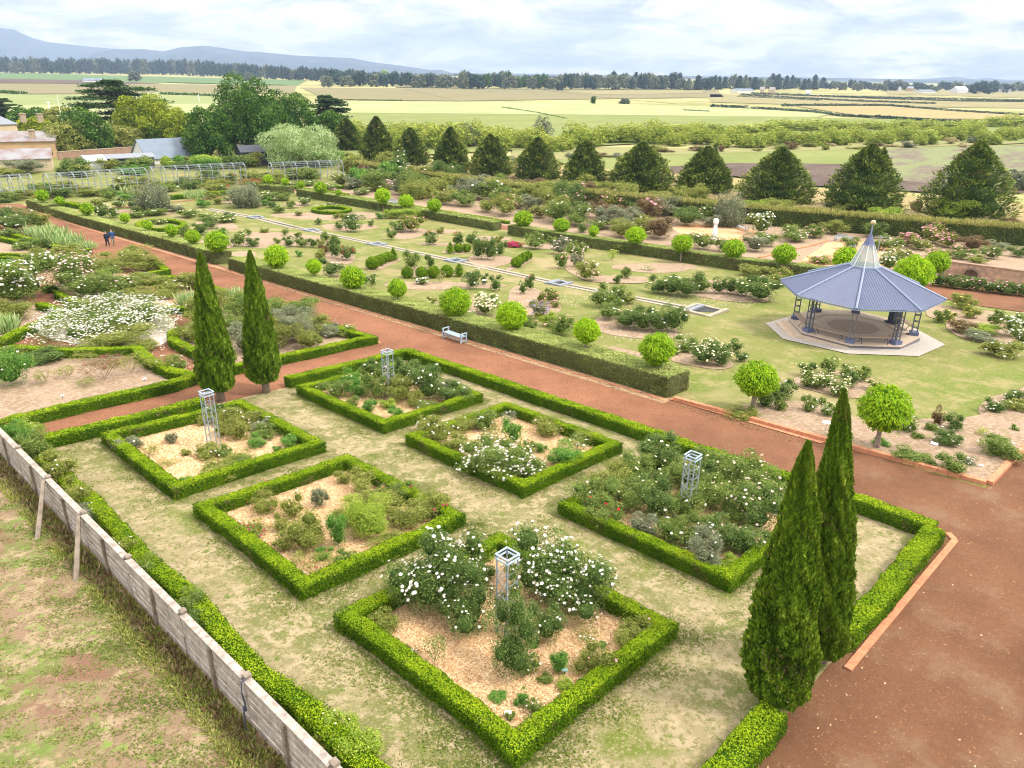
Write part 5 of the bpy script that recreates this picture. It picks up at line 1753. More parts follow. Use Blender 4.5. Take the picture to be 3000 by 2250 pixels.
# ------------------------------------------------------------------ obelisks
def obelisk(cx, cy, lab, hh=2.5, s=.37):
    o = link('rose_obelisk', None, None, (cx, cy, ground(cx, cy)))
    o.rotation_euler = (0, 0, .02)
    q = s / 2
    C4 = [(-q, -q), (q, -q), (q, q), (-q, q)]
    for x, y in C4:
        MB().box((x, y, hh / 2 - .05), (.032, .032, hh + .1)).build('corner_post', M['steel'], o)
    for k in range(1, 8):
        z = hh * k / 7 - .12
        if k >= 7:
            continue
        m = MB()
        for i in range(4):
            a, b = C4[i], C4[(i + 1) % 4]
            m.tube([(a[0], a[1], z), (b[0], b[1], z)], .011, 4)
            if k % 2 == 0:
                m.tube([(a[0], a[1], z), (b[0], b[1], z - hh / 7)], .009, 4)
        m.build('brace', M['steel'], o)
    for z in (hh - .12, hh):
        m = MB()
        for x, y, dx, dy in ((0, -q - .02, s + .08, .045), (0, q + .02, s + .08, .045), (-q - .02, 0, .045, s - .01), (q + .02, 0, .045, s - .01)):
            m.box((x, y, z), (dx, dy, .03))
        m.build('top_frame', M['bluegrey'], o)
    tag(o, lab, 'obelisk', 'pale steel rose obelisks')


obelisk(11.36, 10.9, 'pale steel rose obelisk in the front bed, nearest')
obelisk(20.2, 10.95, 'pale steel rose obelisk in the overgrown right bed')
obelisk(11.4, 27.5, 'pale steel rose obelisk in the sparse left bed')
obelisk(20.2, 27.5, 'pale steel rose obelisk in the rear bed near the path corner')

# ------------------------------------------------------------------ benches
def bench(p, rz, lab, back=False, L=1.75, arms=True, mat='bluegrey', grp='pale blue garden benches'):
    o = link('garden_bench', None, None, tuple(p))
    o.rotation_euler = (0, 0, rz)
    for k in range(5):
        MB().box((0, -.2 + k * .1, .44), (L - .12, .085, .03)).build('seat_slat', M[mat], o)
    for sx in (-1, 1):
        for sy in (-1, 1):
            MB().box((sx * (L / 2 - .05), sy * .22, .32), (.07, .07, .64)).build('leg', M[mat], o)
        if arms:
            MB().box((sx * (L / 2 - .05), 0, .66), (.09, .56, .04)).build('armrest', M[mat], o)
        MB().box((sx * (L / 2 - .05), 0, .18), (.05, .38, .05)).build('side_rail', M[mat], o)
    MB().box((0, 0, .18), (L - .17, .05, .05)).build('stretcher', M[mat], o)
    if back:
        for z in (.62, .74, .86):
            MB().box((0, .24, z), (L - .1, .03, .07)).build('back_slat', M[mat], o)
    tag(o, lab, 'bench', grp)
    return o


p = P(1317, 998)
bench((29.75, p[1] - .2, ground(29.75, p[1])), math.radians(90), 'pale blue backless bench with arms against the near clipped hedge')
bench(P(1149, 600), math.radians(100), 'pale blue bench behind the rear clipped hedge, between lollipop trees', back=True, L=2.2)
bench(P(2172, 674), math.radians(60), 'pale blue bench near the grey weeping shrub', L=2.6)
bench(P(2470, 710), math.radians(-100), 'pale blue slatted bench left of the pavilion spire', back=True, L=2.3)

# ------------------------------------------------------------------ stone rill
RX = 49.6
rill = link('stone_rill', None, None, (RX, 26.5, ground(RX, 26.5)))
dark_w = plainmat('dark_water', (0.035, 0.035, 0.03), .45, var=.2, spec=.25)
M['pond_wall'] = plainmat('grey_blue_stone', (0.26, 0.29, 0.33), .7, col2=(0.17, 0.19, 0.22), scale=3)


def rz_(x, y):
    return ground(x, y) - ground(RX, 26.5)


ys = list(np.linspace(29, 117, 23))
line = [(P(610, 613)[:2]), (P(749, 638)[:2]), (P(912, 676)[:2]), (P(1103.5, 717)[:2]), (P(1334, 765.5)[:2]), (P(1637, 832)[:2]), (P(2058, 912)[:2])]
line = [np.array(l) for l in line]
for k, (a, b) in enumerate(zip(line[:-1], line[1:])):
    d = b - a
    L = np.linalg.norm(d)
    d /= L
    n = np.array([-d[1], d[0]])
    st, en = (.0 if k == 0 else .9), .9
    for side, (o0, o1) in enumerate(((-.66, -.16), (.16, .66))):
        v, f = [], []
        for t in np.linspace(st, L - en, 5):
            for off in (o0, o1):
                q = a + d * t + n * off
                v.append((q[0] - RX, q[1] - 26.5, rz_(*q) + .06))
                v.append((q[0] - RX, q[1] - 26.5, rz_(*q) - .2))
        for i in range(4):
            j = i * 4
            f += [(j, j + 4, j + 6, j + 2), (j, j + 1, j + 5, j + 4), (j + 2, j + 6, j + 7, j + 3)]
        f += [(0, 2, 3, 1), (16, 17, 19, 18)]
        MB().add(v, f).build('paving', M['concrete'], rill)
    v = []
    for t in (st, L - en):
        for off in (-.17, .17):
            q = a + d * t + n * off
            v.append((q[0] - RX, q[1] - 26.5, rz_(*q) + .026))
    MB().add(v, [(0, 2, 3, 1)]).build('channel', dark_w, rill)
    # basin at the end of each run
    big = k == len(line) - 2
    c = b
    s = 1.25 if big else .72
    for (ox, oy, dx, dy) in ((0, -s, 2 * s + .34, .34), (0, s, 2 * s + .34, .34), (-s, 0, .34, 2 * s - .34), (s, 0, .34, 2 * s - .34)):
        zz = rz_(c[0] + ox, c[1] + oy)
        MB().box((c[0] + ox - RX, c[1] + oy - 26.5, zz + .0), (dx, dy, .34)).build('basin_edge', M['pond_wall'] if not big else M['concrete'], rill)
    MB().box((c[0] - RX, c[1] + .5 * s - 26.5, rz_(*c) + .04), (2 * s - .36, .3 * s, .3)).build('weir', M['pond_wall'], rill)
    MB().box((c[0] - RX, c[1] - 26.5, rz_(*c) + .0), (2 * s - .34, 2 * s - .34, .08)).build('basin_water', dark_w, rill)
tag(rill, 'long stone water rill with small square basins across the lawn', 'rill')

# ------------------------------------------------------------------ brick edging, pipe, sculpture, signs
def edging(pts, w_, h_, lab, mat='edge', step=.24):
    a = np.array(pts[0], float)
    o = link('brick_edging', None, None, (a[0], a[1], ground(*a)))
    m = MB()
    g = random.Random(len(pts) + int(a[1]))
    z0 = ground(*a)
    for p0, p1 in zip(pts[:-1], pts[1:]):
        p0, p1 = np.array(p0, float), np.array(p1, float)
        L = np.linalg.norm(p1 - p0)
        n = max(1, int(L / step))
        rz = math.atan2(p1[1] - p0[1], p1[0] - p0[0])
        for k in range(n):
            c = p0 + (p1 - p0) * (k + .5) / n
            m.box((c[0] - a[0], c[1] - a[1], ground(*c) - z0 + h_ / 2 - .05 + g.uniform(-.004, .004)), (L / n - .012, w_ * g.uniform(.96, 1.02), h_ + .1), rz + g.uniform(-.02, .02))
    o2 = m.build('brick_course', B['edge'], o)
    tag(o, lab, 'edging', 'brick edgings')


edging([(30.45, 17.9), (30.65, 13.9), (30.75, 10.3), (31.0, 4.35)], .24, .2, 'raised brick edging between the red path and the corner bed', step=.42)
edging([(31.1, 4.25), (37.2, 4.1), (44, 3.9)], .24, .2, 'raised brick edging along the court side of the corner bed', step=.42)
edging([(16.4, 4.0), (25.4, 3.95)], .2, .07, 'flat orange brick edging below the low hedge by the court', step=.115)
edging([(25.4, 3.95), (25.75, 4.25)], .2, .07, 'tiny brick edging corner at the end of the low hedge', step=.115)
edging([tuple(P(x, y)[:2]) for x, y in ((815, 1052), (937, 1026), (1100, 998), (1112, 1008))], .2, .08, 'brick edging along the hedge behind the distant pencil pines', step=.4)
edging([tuple(P(x, y)[:2]) for x, y in ((83, 612), (160, 640), (340, 697), (576, 768), (700, 806))], .2, .06, 'thin brick edging at the foot of the far clipped hedge', step=1.2)
edging([(30.1, 18), (30.2, 40), (30.35, 64)], .16, .05, 'thin brick edging at the foot of the near clipped hedge', step=1.2)
edging([tuple(P(x, y)[:2]) for x, y in ((2225, 756), (2330, 730), (2425, 706))], .4, .15, 'brick edging beside the tan gravel left of the pavilion', step=1.0)
edging([tuple(P(x, y)[:2]) for x, y in ((0, 1252), (250, 1194), (500, 1138), (570, 1110))], .16, .07, 'brick edging at the foot of the left bed hedge', step=.5)
sheet('brick_path', [(30.3, 18.1), (30.3, 10.5), (30.62, 10.4), (30.9, 18.1)], .045, B['edge'], world=True)

# culvert wall with round iron pipe
pw = P(2770, 818)
pe = P(3060, 850)
d = pe - pw
rz = math.atan2(d[1], d[0])
L = math.hypot(d[0], d[1])
o = link('brick_culvert', None, None, tuple(pw))
o.rotation_euler = (0, 0, rz)
kk = depth(pw) / F
hw_ = 50 * kk
MB().add([(-3.6, 0, 0), (0, 0, 0), (0, 0, hw_), (-.8, 0, hw_), (-3.6, 0, .35), (-3.6, .5, 0), (0, .5, 0), (0, .5, hw_), (-.8, .5, hw_), (-3.6, .5, .35)], [(0, 1, 2, 3, 4), (5, 9, 8, 7, 6), (4, 3, 8, 9), (3, 2, 7, 8), (0, 4, 9, 5)]).add([(0, 0, 0), (L, 0, 0), (L, 0, hw_), (0, 0, hw_), (0, .5, 0), (L, .5, 0), (L, .5, hw_), (0, .5, hw_)], [(0, 1, 2, 3), (5, 4, 7, 6), (3, 2, 6, 7), (1, 5, 6, 2)]).build('wall', B['brickwall'], o)
MB().box((L / 2, .25, hw_ + .06), (L, .6, .1)).build('coping', B['brickfar'], o)
rust = plainmat('rusty_iron', (0.11, 0.075, 0.055), .85, col2=(0.05, 0.033, 0.025), scale=4)
mp = MB()
rp = 17 * kk
v, f = [], []
for (r_, y_) in ((rp * .82, .45), (rp * .82, -.7), (rp, -.7), (rp, .45)):
    for j in range(20):
        a_ = 2 * math.pi * j / 20
        v.append((2.0 + r_ * math.cos(a_), y_, hw_ * .52 + r_ * math.sin(a_)))
for i in range(3):
    for j in range(20):
        f.append((i * 20 + j, i * 20 + (j + 1) % 20, (i + 1) * 20 + (j + 1) % 20, (i + 1) * 20 + j))
f.append(tuple(range(20)))
mp.add(v, f).build('pipe', rust, o)
tag(o, 'old brick wall with a round rusty pipe opening, far right', 'wall')

# white sculpture
p = P(2092, 700)
Hs = tall(p, 641)
ks = 14 * depth(p) / F
o = link('white_sculpture', None, None, tuple(p))
o.rotation_euler = (0, 0, .9)
MB().lathe([(ks * .75, 0), (ks * .62, Hs * .3), (ks * .42, Hs * .62), (ks * .38, Hs * .72), (ks * .62, Hs * .80), (ks * .62, Hs * .97), (ks * .5, Hs)], n=4, a0=.78).build('body', M['white'], o)
MB().box((0, 0, .03), (ks * 1.5, ks * 1.5, .14)).build('plinth', M['concrete'], o)
tag(o, 'slim white waisted sculpture standing on tan gravel', 'sculpture')

# hay bale
p = P(2680, 623)
rb = 15.5 * depth(p) / F
o = link('hay_bale', None, None, (p[0], p[1], ZP + .28))
m = MB()
v, f = [], []
prof = [(0, -.62), (.5, -.63), (.9, -.62), (1, -.55), (1.01, 0), (1, .55), (.9, .62), (.5, .63), (0, .62)]
for r_, y_ in prof:
    for j in range(24):
        a_ = 2 * math.pi * j / 24
        v.append((rb * max(r_, .01) * math.cos(a_) * (1 + .01 * math.sin(7 * a_)), y_ * rb * 1.1, rb * .98 + rb * max(r_, .01) * math.sin(a_) * .98))
for i in range(len(prof) - 1):
    for j in range(24):
        f.append((i * 24 + j, i * 24 + (j + 1) % 24, (i + 1) * 24 + (j + 1) % 24, (i + 1) * 24 + j))
m.add(v, f).build('straw_roll', plainmat('rolled_straw', (0.50, 0.34, 0.20), .95, col2=(0.32, 0.21, 0.12), scale=6, bump=.8), o)
o.rotation_euler = (0, 0, math.atan2(p[1], p[0]) + math.radians(90) + .15)
tag(o, 'round hay bale on the golden stubble field', 'hay bale')

# plant label signs
SG = [(544, 1003, 967, 13, 'white plant sign on a post left of the distant pencil pines'), (1419.5, 852, 820, 12, 'white plant sign on a stake by the rear straight rose strip'), (1456, 575, 554, 10, 'small white sign in front of the tall hedge'),
      (2415, 1276, 1236, 24, 'large white sign on a post beside the pencil pine tip'), (2738, 815, 805, 14, 'white sign below the rear lollipop tree at the culvert')]
SG += [(x, y, y - 10, w_, 'small white plant label') for x, y, w_ in ((1204, 1926, 19), (1487, 2106, 21), (1653, 1980, 18), (1821, 1552, 14), (2138, 1670, 18), (606, 1410, 15), (962, 1168, 12), (1692, 1314, 12), (425, 1120, 11), (2292, 1200, 12), (2735, 1312, 20), (2871, 1376, 12), (184, 1170, 8), (870, 1452, 8))]
teal = plainmat('pale_teal_label', (0.35, 0.68, 0.66), .5, var=.05)
for x, yb, yt, wp, lab in SG:
    p = P(x, yb)
    d = depth(p)
    w_ = wp * d / F
    hh = max(.22, tall(p, yt))
    o = link('plant_sign', None, None, tuple(p))
    rz = math.atan2(p[1], p[0]) - math.radians(90)
    o.rotation_euler = (0, 0, rz + random.uniform(-.25, .25))
    MB().box((0, .01, hh / 2), (.02, .02, hh)).build('stake', M['dark_iron'] if hh < .4 else M['steel'], o)
    q = MB()
    s = w_ * .55
    q.add([(-w_ / 2, -.02 - s * .3, hh - s * .22), (w_ / 2, -.02 - s * .3, hh - s * .22), (w_ / 2, -.02 + s * .3, hh + s * .22), (-w_ / 2, -.02 + s * .3, hh + s * .22), (-w_ / 2, -.02 - s * .3, hh - s * .22 - .02), (w_ / 2, -.02 - s * .3, hh - s * .22 - .02), (w_ / 2, -.02 + s * .3, hh + s * .22 - .02), (-w_ / 2, -.02 + s * .3, hh + s * .22 - .02)],
          [(0, 1, 2, 3), (4, 7, 6, 5), (0, 4, 5, 1), (1, 5, 6, 2), (2, 6, 7, 3), (3, 7, 4, 0)])
    q.build('plate', teal if (x == 1653) else M['white'], o)
    if lab == 'small white plant label':
        pl = 'in the beds nearest the camera' if yb > 1500 else 'in the middle beds' if yb > 1290 else 'in the beds further back'
        reg(o, 'small teal plant label' if x == 1653 else lab, pl, 'plant label', 'plant labels')
    else:
        tag(o, lab, 'sign')
# rose support frames left of the spire
for x, y, yt, wd in ((2501, 745, 716, 46), (2570, 742, 690, 40)):
    p = P(x, y)
    h_ = tall(p, yt)
    k = depth(p) / F
    o = link('rose_support', None, None, tuple(p))
    o.rotation_euler = (0, 0, -.7)
    MB().tube([(0, 0, 0), (0, 0, h_)], .06, 6).build('post', M['steel'], o)
    MB().tube([(-wd * k / 2, 0, h_ - .2), (wd * k / 2, 0, h_ - .2)], .045, 5).build('crossbar', M['steel'], o)
    reg(o, 'thin grey post with crossbar', 'behind the pavilion spire', 'rose support', 'rose supports')
# ------------------------------------------------------------------ pavilion
GX, GY = [float(q) for q in P(2494, 979)[:2]]
GZ = float(ground(GX, GY))
A0 = math.atan2(-GY, -GX)
pav = link('pavilion', None, None, (GX, GY, GZ))
pav.rotation_euler = (0, 0, A0)          # local +x points at the camera: one corner of the octagon
tag(pav, 'octagonal open pavilion with blue-grey corrugated roof and glass spire', 'pavilion')
RE, RP, RD = 5.05, 3.68, 4.1
DH = .55
c0 = (GX, GY, GZ)
left = (GX + RE * math.cos(A0 - math.pi / 2), GY + RE * math.sin(A0 - math.pi / 2), GZ)
EH = tall(left, 856)
if not 2.5 < EH < 4.2:
    EH = 3.1
RH = tall(c0, 779)
GH = tall(c0, 716)
CH = tall(c0, 684)
BH = tall(c0, 652)
print('PAV', EH, RH, GH, CH, BH)


def octa(r, z, n=8, a0=0.0):
    return [(r * math.cos(a0 + 2 * math.pi * k / n), r * math.sin(a0 + 2 * math.pi * k / n), z) for k in range(n)]


M['roof_blue'] = plainmat('blue_corrugated_iron', (0.098, 0.120, 0.205), .55, .0, var=.05, scale=.8, spec=.5)
M['ridge_blue'] = plainmat('pale_blue_ridge', (0.22, 0.27, 0.38), .5, var=.05)
M['cone_blue'] = plainmat('slate_blue_paint', (0.12, 0.14, 0.25), .5, var=.05)
M['deck'] = plainmat('deck_boards', (0.56, 0.44, 0.34), .8, col2=(0.49, 0.38, 0.29), scale=3)
M['deck2'] = plainmat('dark_deck_boards', (0.42, 0.31, 0.235), .8, col2=(0.36, 0.26, 0.19), scale=3)
M['deck_side'] = plainmat('grey_riser', (0.20, 0.19, 0.21), .8, var=.1)
M['iron'] = plainmat('grey_blue_iron', (0.15, 0.165, 0.20), .5, var=.1)
M['brass'] = plainmat('dull_gold', (0.62, 0.50, 0.27), .45, .2, var=.1)
gm, gt, go = newmat('spire_glass')
gb = nd(gt, 'ShaderNodeBsdfPrincipled', i_Roughness=.12)
gb.inputs['Base Color'].default_value = (.42, .49, .48, 1)
gb.inputs['Alpha'].default_value = .62
lk(gt, gb.outputs[0], go.inputs[0])

# stepped deck
gs, _ = sheet('gravel_apron', [(GX + 5.6 * math.cos(A0 + k * math.pi / 4), GY + 5.6 * math.sin(A0 + k * math.pi / 4)) for k in range(8)], .06, G['white_gravel'], world=True)
base = MB().lathe([(RD, -.35), (RD, DH)], n=8).build('deck', [M['deck_side']], pav)
floor = MB().add(octa(RD + .02, DH + .004) + octa(3.0, DH + .004), [(k, (k + 1) % 8, 8 + (k + 1) % 8, 8 + k) for k in range(8)]).build('floor', M['deck'], pav)
MB().add(octa(3.0, DH + .004) + octa(2.55, DH + .004), [(k, (k + 1) % 8, 8 + (k + 1) % 8, 8 + k) for k in range(8)]).build('floor_band', M['deck2'], pav)
MB().add(octa(2.55, DH + .004) + octa(1.7, DH + .004), [(k, (k + 1) % 8, 8 + (k + 1) % 8, 8 + k) for k in range(8)]).build('floor_band', M['deck'], pav)
MB().add(octa(1.7, DH + .004), [tuple(range(8))]).build('floor_centre', M['deck2'], pav)
for k in range(8):
    a, b = octa(RD + .05, 0)[k], octa(RD + .05, 0)[(k + 1) % 8]
    MB().tube([(a[0], a[1], DH - .03), (b[0], b[1], DH - .03)], .05, 4).build('deck_edge', M['deck'], pav)
# two steps on the two left-front sides (local -y is left of the camera view)
for s_, (w0, hh_) in enumerate(((.40, DH * .66), (.80, DH * .33))):
    for k in (6, 7):
        a, b = octa(RD, 0)[k], octa(RD, 0)[(k + 1) % 8]
        a2, b2 = octa(RD + w0 * 1.08, 0)[k], octa(RD + w0 * 1.08, 0)[(k + 1) % 8]
        zb = -.35
        MB().add([(a[0], a[1], zb), (b[0], b[1], zb), (b2[0], b2[1], zb), (a2[0], a2[1], zb), (a[0], a[1], hh_), (b[0], b[1], hh_), (b2[0], b2[1], hh_), (a2[0], a2[1], hh_)], [(0, 1, 2, 3), (4, 7, 6, 5), (3, 2, 6, 7), (0, 3, 7, 4), (2, 1, 5, 6)]).build('step', M['deck'], pav)
# roof: eight corrugated panels
tn = math.tan(math.pi / 8)
ap_e, ap_r = RE * math.cos(math.pi / 8), .92 * math.cos(math.pi / 8)
pitch = .155
for k in range(8):
    am = (k + .5) * math.pi / 4
    ur = np.array([math.cos(am), math.sin(am), 0])
    ut = np.array([-math.sin(am), math.cos(am), 0])
    T = ap_e * tn
    n_ = int(T * 2 / pitch * 4)
    v, f = [], []
    slope = (RH - EH) / (ap_e - ap_r)
    nrm = np.array([0, 0, 1.]) + ur * slope
    nrm /= np.linalg.norm(nrm)
    for i in range(n_ + 1):
        t = -T + 2 * T * i / n_
        rt = max(ap_r, abs(t) / tn)
        dz = .022 * math.sin(2 * math.pi * t / pitch)
        for r_ in (rt, ap_e):
            q = ur * r_ + ut * t + np.array([0, 0, EH + (ap_e - r_) * slope]) + nrm * dz
            v.append(tuple(q))
    for i in range(n_):
        f.append((2 * i, 2 * i + 1, 2 * i + 3, 2 * i + 2))
    MB().add(v, f).build('roof_panel', M['roof_blue'], pav)
    e0, e1 = octa(RE, EH)[k], octa(.92, RH)[k]
    MB().tube([(e0[0], e0[1], e0[2] + .03), (e1[0], e1[1], e1[2] + .03)], .075, 6).build('ridge_cap', M['ridge_blue'], pav)
    a, b = octa(RE - .03, EH - .07)[k], octa(RE - .03, EH - .07)[(k + 1) % 8]
    MB().tube([a, b], .05, 4).build('gutter', M['ridge_blue'], pav)
MB().lathe([(.98, RH - .1), (.98, RH + .06), (.86, RH + .1)], n=8, cap=False).build('ring', M['ridge_blue'], pav)
MB().lathe([(.88, RH + .06), (.33, GH)], n=8, cap=False).build('glass_spire', gm, pav)
for k in range(8):
    a, b = octa(.9, RH + .06)[k], octa(.35, GH)[k]
    MB().tube([a, b], .028, 5).build('glazing_bar', M['white'], pav)
MB().lathe([(.40, GH - .02), (.33, GH + .05), (.12, CH - .15), (.07, CH)], n=8).build('spire_cap', M['cone_blue'], pav)
MB().tube([(0, 0, CH - .05), (0, 0, BH - .1)], [.06, .045], 8).build('finial_rod', M['ridge_blue'], pav)
MB().lathe([(.02, BH - .17), (.12, BH - .12), (.17, BH), (.12, BH + .12), (.02, BH + .17)], n=14).build('finial_ball', M['brass'], pav, smooth=True)
# ladder columns
for k in range(8):
    x, y, _ = octa(RP, 0)[k]
    a = k * math.pi / 4
    blk = MB().box((x, y, DH + .11), (.56, .56, .22), a).build('column_base', M['cone_blue'], pav)
    ut = np.array([-math.sin(a), math.cos(a)])
    ur = np.array([math.cos(a), math.sin(a)])
    for s1 in (-1, 1):
        m = MB()
        for s2 in (-1, 1):
            q = np.array([x, y]) + ut * s1 * .13 + ur * s2 * .16
            m.box((q[0], q[1], (DH + EH + .45) / 2), (.055, .055, EH + .45 - DH), a)
        for z in np.arange(DH + .5, EH + .3, .42):
            q = np.array([x, y]) + ut * s1 * .13
            m.box((q[0], q[1], z), (.30, .04, .05), a)
        m.build('column_ladder', M['iron'], pav)
for k in range(8):
    a, b = octa(RP, EH + .3)[k], octa(RP, EH + .3)[(k + 1) % 8]
    MB().tube([a, b], .07, 4).build('ring_beam', M['iron'], pav)
# wooden benches inside and the dark pedestal
for kk_, lab in ((.5, 'slatted wooden bench inside the pavilion, right of its front post'), (-.5, 'slatted wooden bench inside the pavilion, left of its front post'), (-1.6, 'slatted wooden bench inside the pavilion at its left side'), (2.6, 'slatted wooden bench at the back of the pavilion')):
    a = A0 + kk_ * math.pi / 4
    x, y = GX + 3.45 * math.cos(a), GY + 3.45 * math.sin(a)
    o = link('pavilion_bench', None, None, (x, y, GZ + DH + .004))
    o.rotation_euler = (0, 0, a + math.pi / 2)
    for q in range(4):
        MB().box((0, -.17 + q * .113, .44), (1.9, .085, .035)).build('seat_slat', M['deck2'], o)
    for sx in (-.8, .8):
        MB().tube([(sx, -.26, 0), (sx, -.2, .2), (sx, -.05, .33), (sx, -.16, .42)], .025, 5).tube([(sx, .26, 0), (sx, .2, .2), (sx, .05, .33), (sx, .16, .42)], .025, 5).tube([(sx, -.16, .41), (sx, .16, .41)], .022, 5).build('iron_leg', M['dark_iron'], o)
    tag(o, lab, 'bench', 'benches inside the pavilion')
a = A0 + 2.95 * math.pi / 4
o = link('pedestal', None, None, (GX + 3.3 * math.cos(a), GY + 3.3 * math.sin(a), GZ + DH))
MB().box((0, 0, .06), (.75, .75, .12), a).box((0, 0, .62), (.5, .5, 1.0), a).box((0, 0, 1.16), (.62, .62, .08), a).build('body', M['dark_iron'], o)
tag(o, 'dark blue pedestal inside the pavilion at the back right', 'pedestal')

# ------------------------------------------------------------------ two people walking away
skin = plainmat('skin', (0.55, 0.34, 0.26), .6, var=.05)
navy = plainmat('navy_coat', (0.012, 0.02, 0.045), .8, var=.2)
blue = plainmat('blue_jacket', (0.02, 0.07, 0.22), .7, var=.2)
khaki = plainmat('khaki_trousers', (0.34, 0.27, 0.2), .85, var=.1)
darktr = plainmat('dark_trousers', (0.015, 0.018, 0.03), .85, var=.1)
hair_m = plainmat('white_hair', (0.62, 0.6, 0.56), .8, var=.1, scale=30)
shoe = plainmat('dark_shoes', (0.02, 0.02, 0.02), .6)


def skinmesh(name, verts, edges, radii, mat, parent, root=0, sub=2):
    me = bpy.data.meshes.new(name)
    me.from_pydata(verts, edges, [])
    me.materials.append(mat)
    o = link(name, me, parent)
    mo = o.modifiers.new('skin', 'SKIN')
    mo.use_smooth_shade = True
    for i, r in enumerate(radii):
        sv = me.skin_vertices[0].data[i]
        sv.radius = r if hasattr(r, '__len__') else (r, r)
        sv.use_root = (i == root)
    s = o.modifiers.new('sub', 'SUBSURF')
    s.levels = s.render_levels = sub
    return o


def person(x, y, rz, hgt, coat, trou, long_coat, lab, st=1):
    o = link('person', None, None, (x, y, ground(x, y)))
    o.rotation_euler = (0, 0, rz)
    k = hgt / 1.75
    o.scale = (k, k, k)
    # +y is forward; head, neck, chest, pelvis, legs mid-stride, arms slightly bent
    V = [(0, 0, .96), (0, .01, 1.15), (0, .03, 1.36), (0, .05, 1.47), (0, .07, 1.56), (0, .09, 1.66),
         (-.09, 0, .92), (-.10, .10 * st, .5), (-.10, .02 * st + .16 * st, .08), (-.10, .30 * st, .05),
         (.09, 0, .92), (.10, -.02 * st, .5), (.10, -.22 * st, .12), (.10, -.12 * st, .05),
         (-.19, .02, 1.38), (-.25, -.06 * st, 1.12), (-.24, .06, .90), (-.235, .10, .80),
         (.19, .02, 1.38), (.25, .04 * st, 1.12), (.24, .10, .90), (.235, .14, .80)]
    E = [(0, 1), (1, 2), (2, 3), (3, 4), (4, 5), (0, 6), (6, 7), (7, 8), (8, 9), (0, 10), (10, 11), (11, 12), (12, 13), (2, 14), (14, 15), (15, 16), (16, 17), (2, 18), (18, 19), (19, 20), (20, 21)]
    Rr = [.13, .125, .13, .055, .085, .085, .09, .065, .045, .045, .09, .065, .045, .045, .055, .045, .035, .035, .055, .045, .035, .035]
    skinmesh('body', V, E, Rr, skin, o)
    hem = .62 if long_coat else .86
    VC = [(0, 0, .98), (0, .01, 1.16), (0, .02, 1.36), (0, .045, 1.45), (0, 0, hem)] + [V[i] for i in (14, 15, 16, 18, 19, 20)]
    EC = [(0, 1), (1, 2), (2, 3), (0, 4), (2, 5), (5, 6), (6, 7), (2, 8), (8, 9), (9, 10)]
    RC = [(.19, .15), (.19, .16), (.20, .15), .09, (.20, .17), .085, .07, .055, .085, .07, .055]
    skinmesh('coat', VC, EC, RC, coat, o)
    VT = [(0, 0, .92)] + [V[i] for i in (6, 7, 8, 10, 11, 12)]
    ET = [(0, 1), (1, 2), (2, 3), (0, 4), (4, 5), (5, 6)]
    skinmesh('trousers', VT, ET, [.13, .11, .085, .065, .11, .085, .065], trou, o)
    skinmesh('hair', [(0, .05, 1.60), (0, .06, 1.68)], [(0, 1)], [.098, .088], hair_m, o)
    for i in (9, 13):
        c = V[i]
        MB().box((c[0], c[1] + .03, .045), (.09, .26, .09), 0, 0, .8).build('shoe', shoe, o)
    tag(o, lab, 'person')
    return o


pp = P(317, 722)
person(pp[0], pp[1], .0, 1.62, navy, darktr, True, 'person in long navy coat with pale hair walking up the path, left of two', 1)
pp = P(333, 719)
person(pp[0], pp[1], -.05, 1.72, blue, khaki, False, 'person in blue jacket and khaki trousers walking up the path, right of two', -1)

# ------------------------------------------------------------------ bushes of the six near beds
W, C_, R3, PK, RS, CR, YE = 'white', 'cream', 'red', 'pink', 'rose', 'crimson', 'yellow'
gp = 'rose bushes and plants in the front bed'
bushes([
    (1262, 1822, 200, 190, 'dark', W, 'many'), (1325, 1800, 200, 215, 'dark', W, 'many'), (1370, 1875, 170, 160, 'dark', W, 'some'), (1130, 1868, 95, 62, 'olive', None), (1420, 1720, 60, 60, 'dark', None),
    (1600, 1790, 220, 200, 'dark', W, 'many'), (1700, 1825, 190, 160, 'dark', W, 'many'), (1600, 1900, 110, 120, 'dark', W, 'few'), (1497, 2010, 150, 185, 'dark', W, 'few'), (1545, 1985, 70, 60, 'green', W, 'few'),
    (1637, 1985, 58, 66, 'bright', None), (1735, 1992, 105, 82, 'olive', PK, 'few'), (1838, 1905, 108, 72, 'olive', PK, 'few'), (1716, 1888, 60, 42, 'green', W, 'few', 'thin'), (1762, 1905, 30, 22, 'bright', None),
    (1463, 2058, 60, 28, 'bright', None), (1527, 2075, 42, 44, 'bright', None), (1565, 2100, 46, 45, 'green', W, 'few'), (1493, 2115, 34, 28, 'green', None), (1595, 2010, 46, 30, 'green', None),
    (1652, 2030, 52, 34, 'lime', None), (1272, 1962, 70, 84, 'green', None, 'few', 'thin'), (1205, 1935, 60, 36, 'brown', None, 'few', 'thin'), (1425, 1650, 60, 40, 'lime', None), (1562, 1905, 40, 30, 'bright', None),
    (1545, 2125, 30, 24, 'green', W, 'few', 'thin')], 'in the front bed', gp)
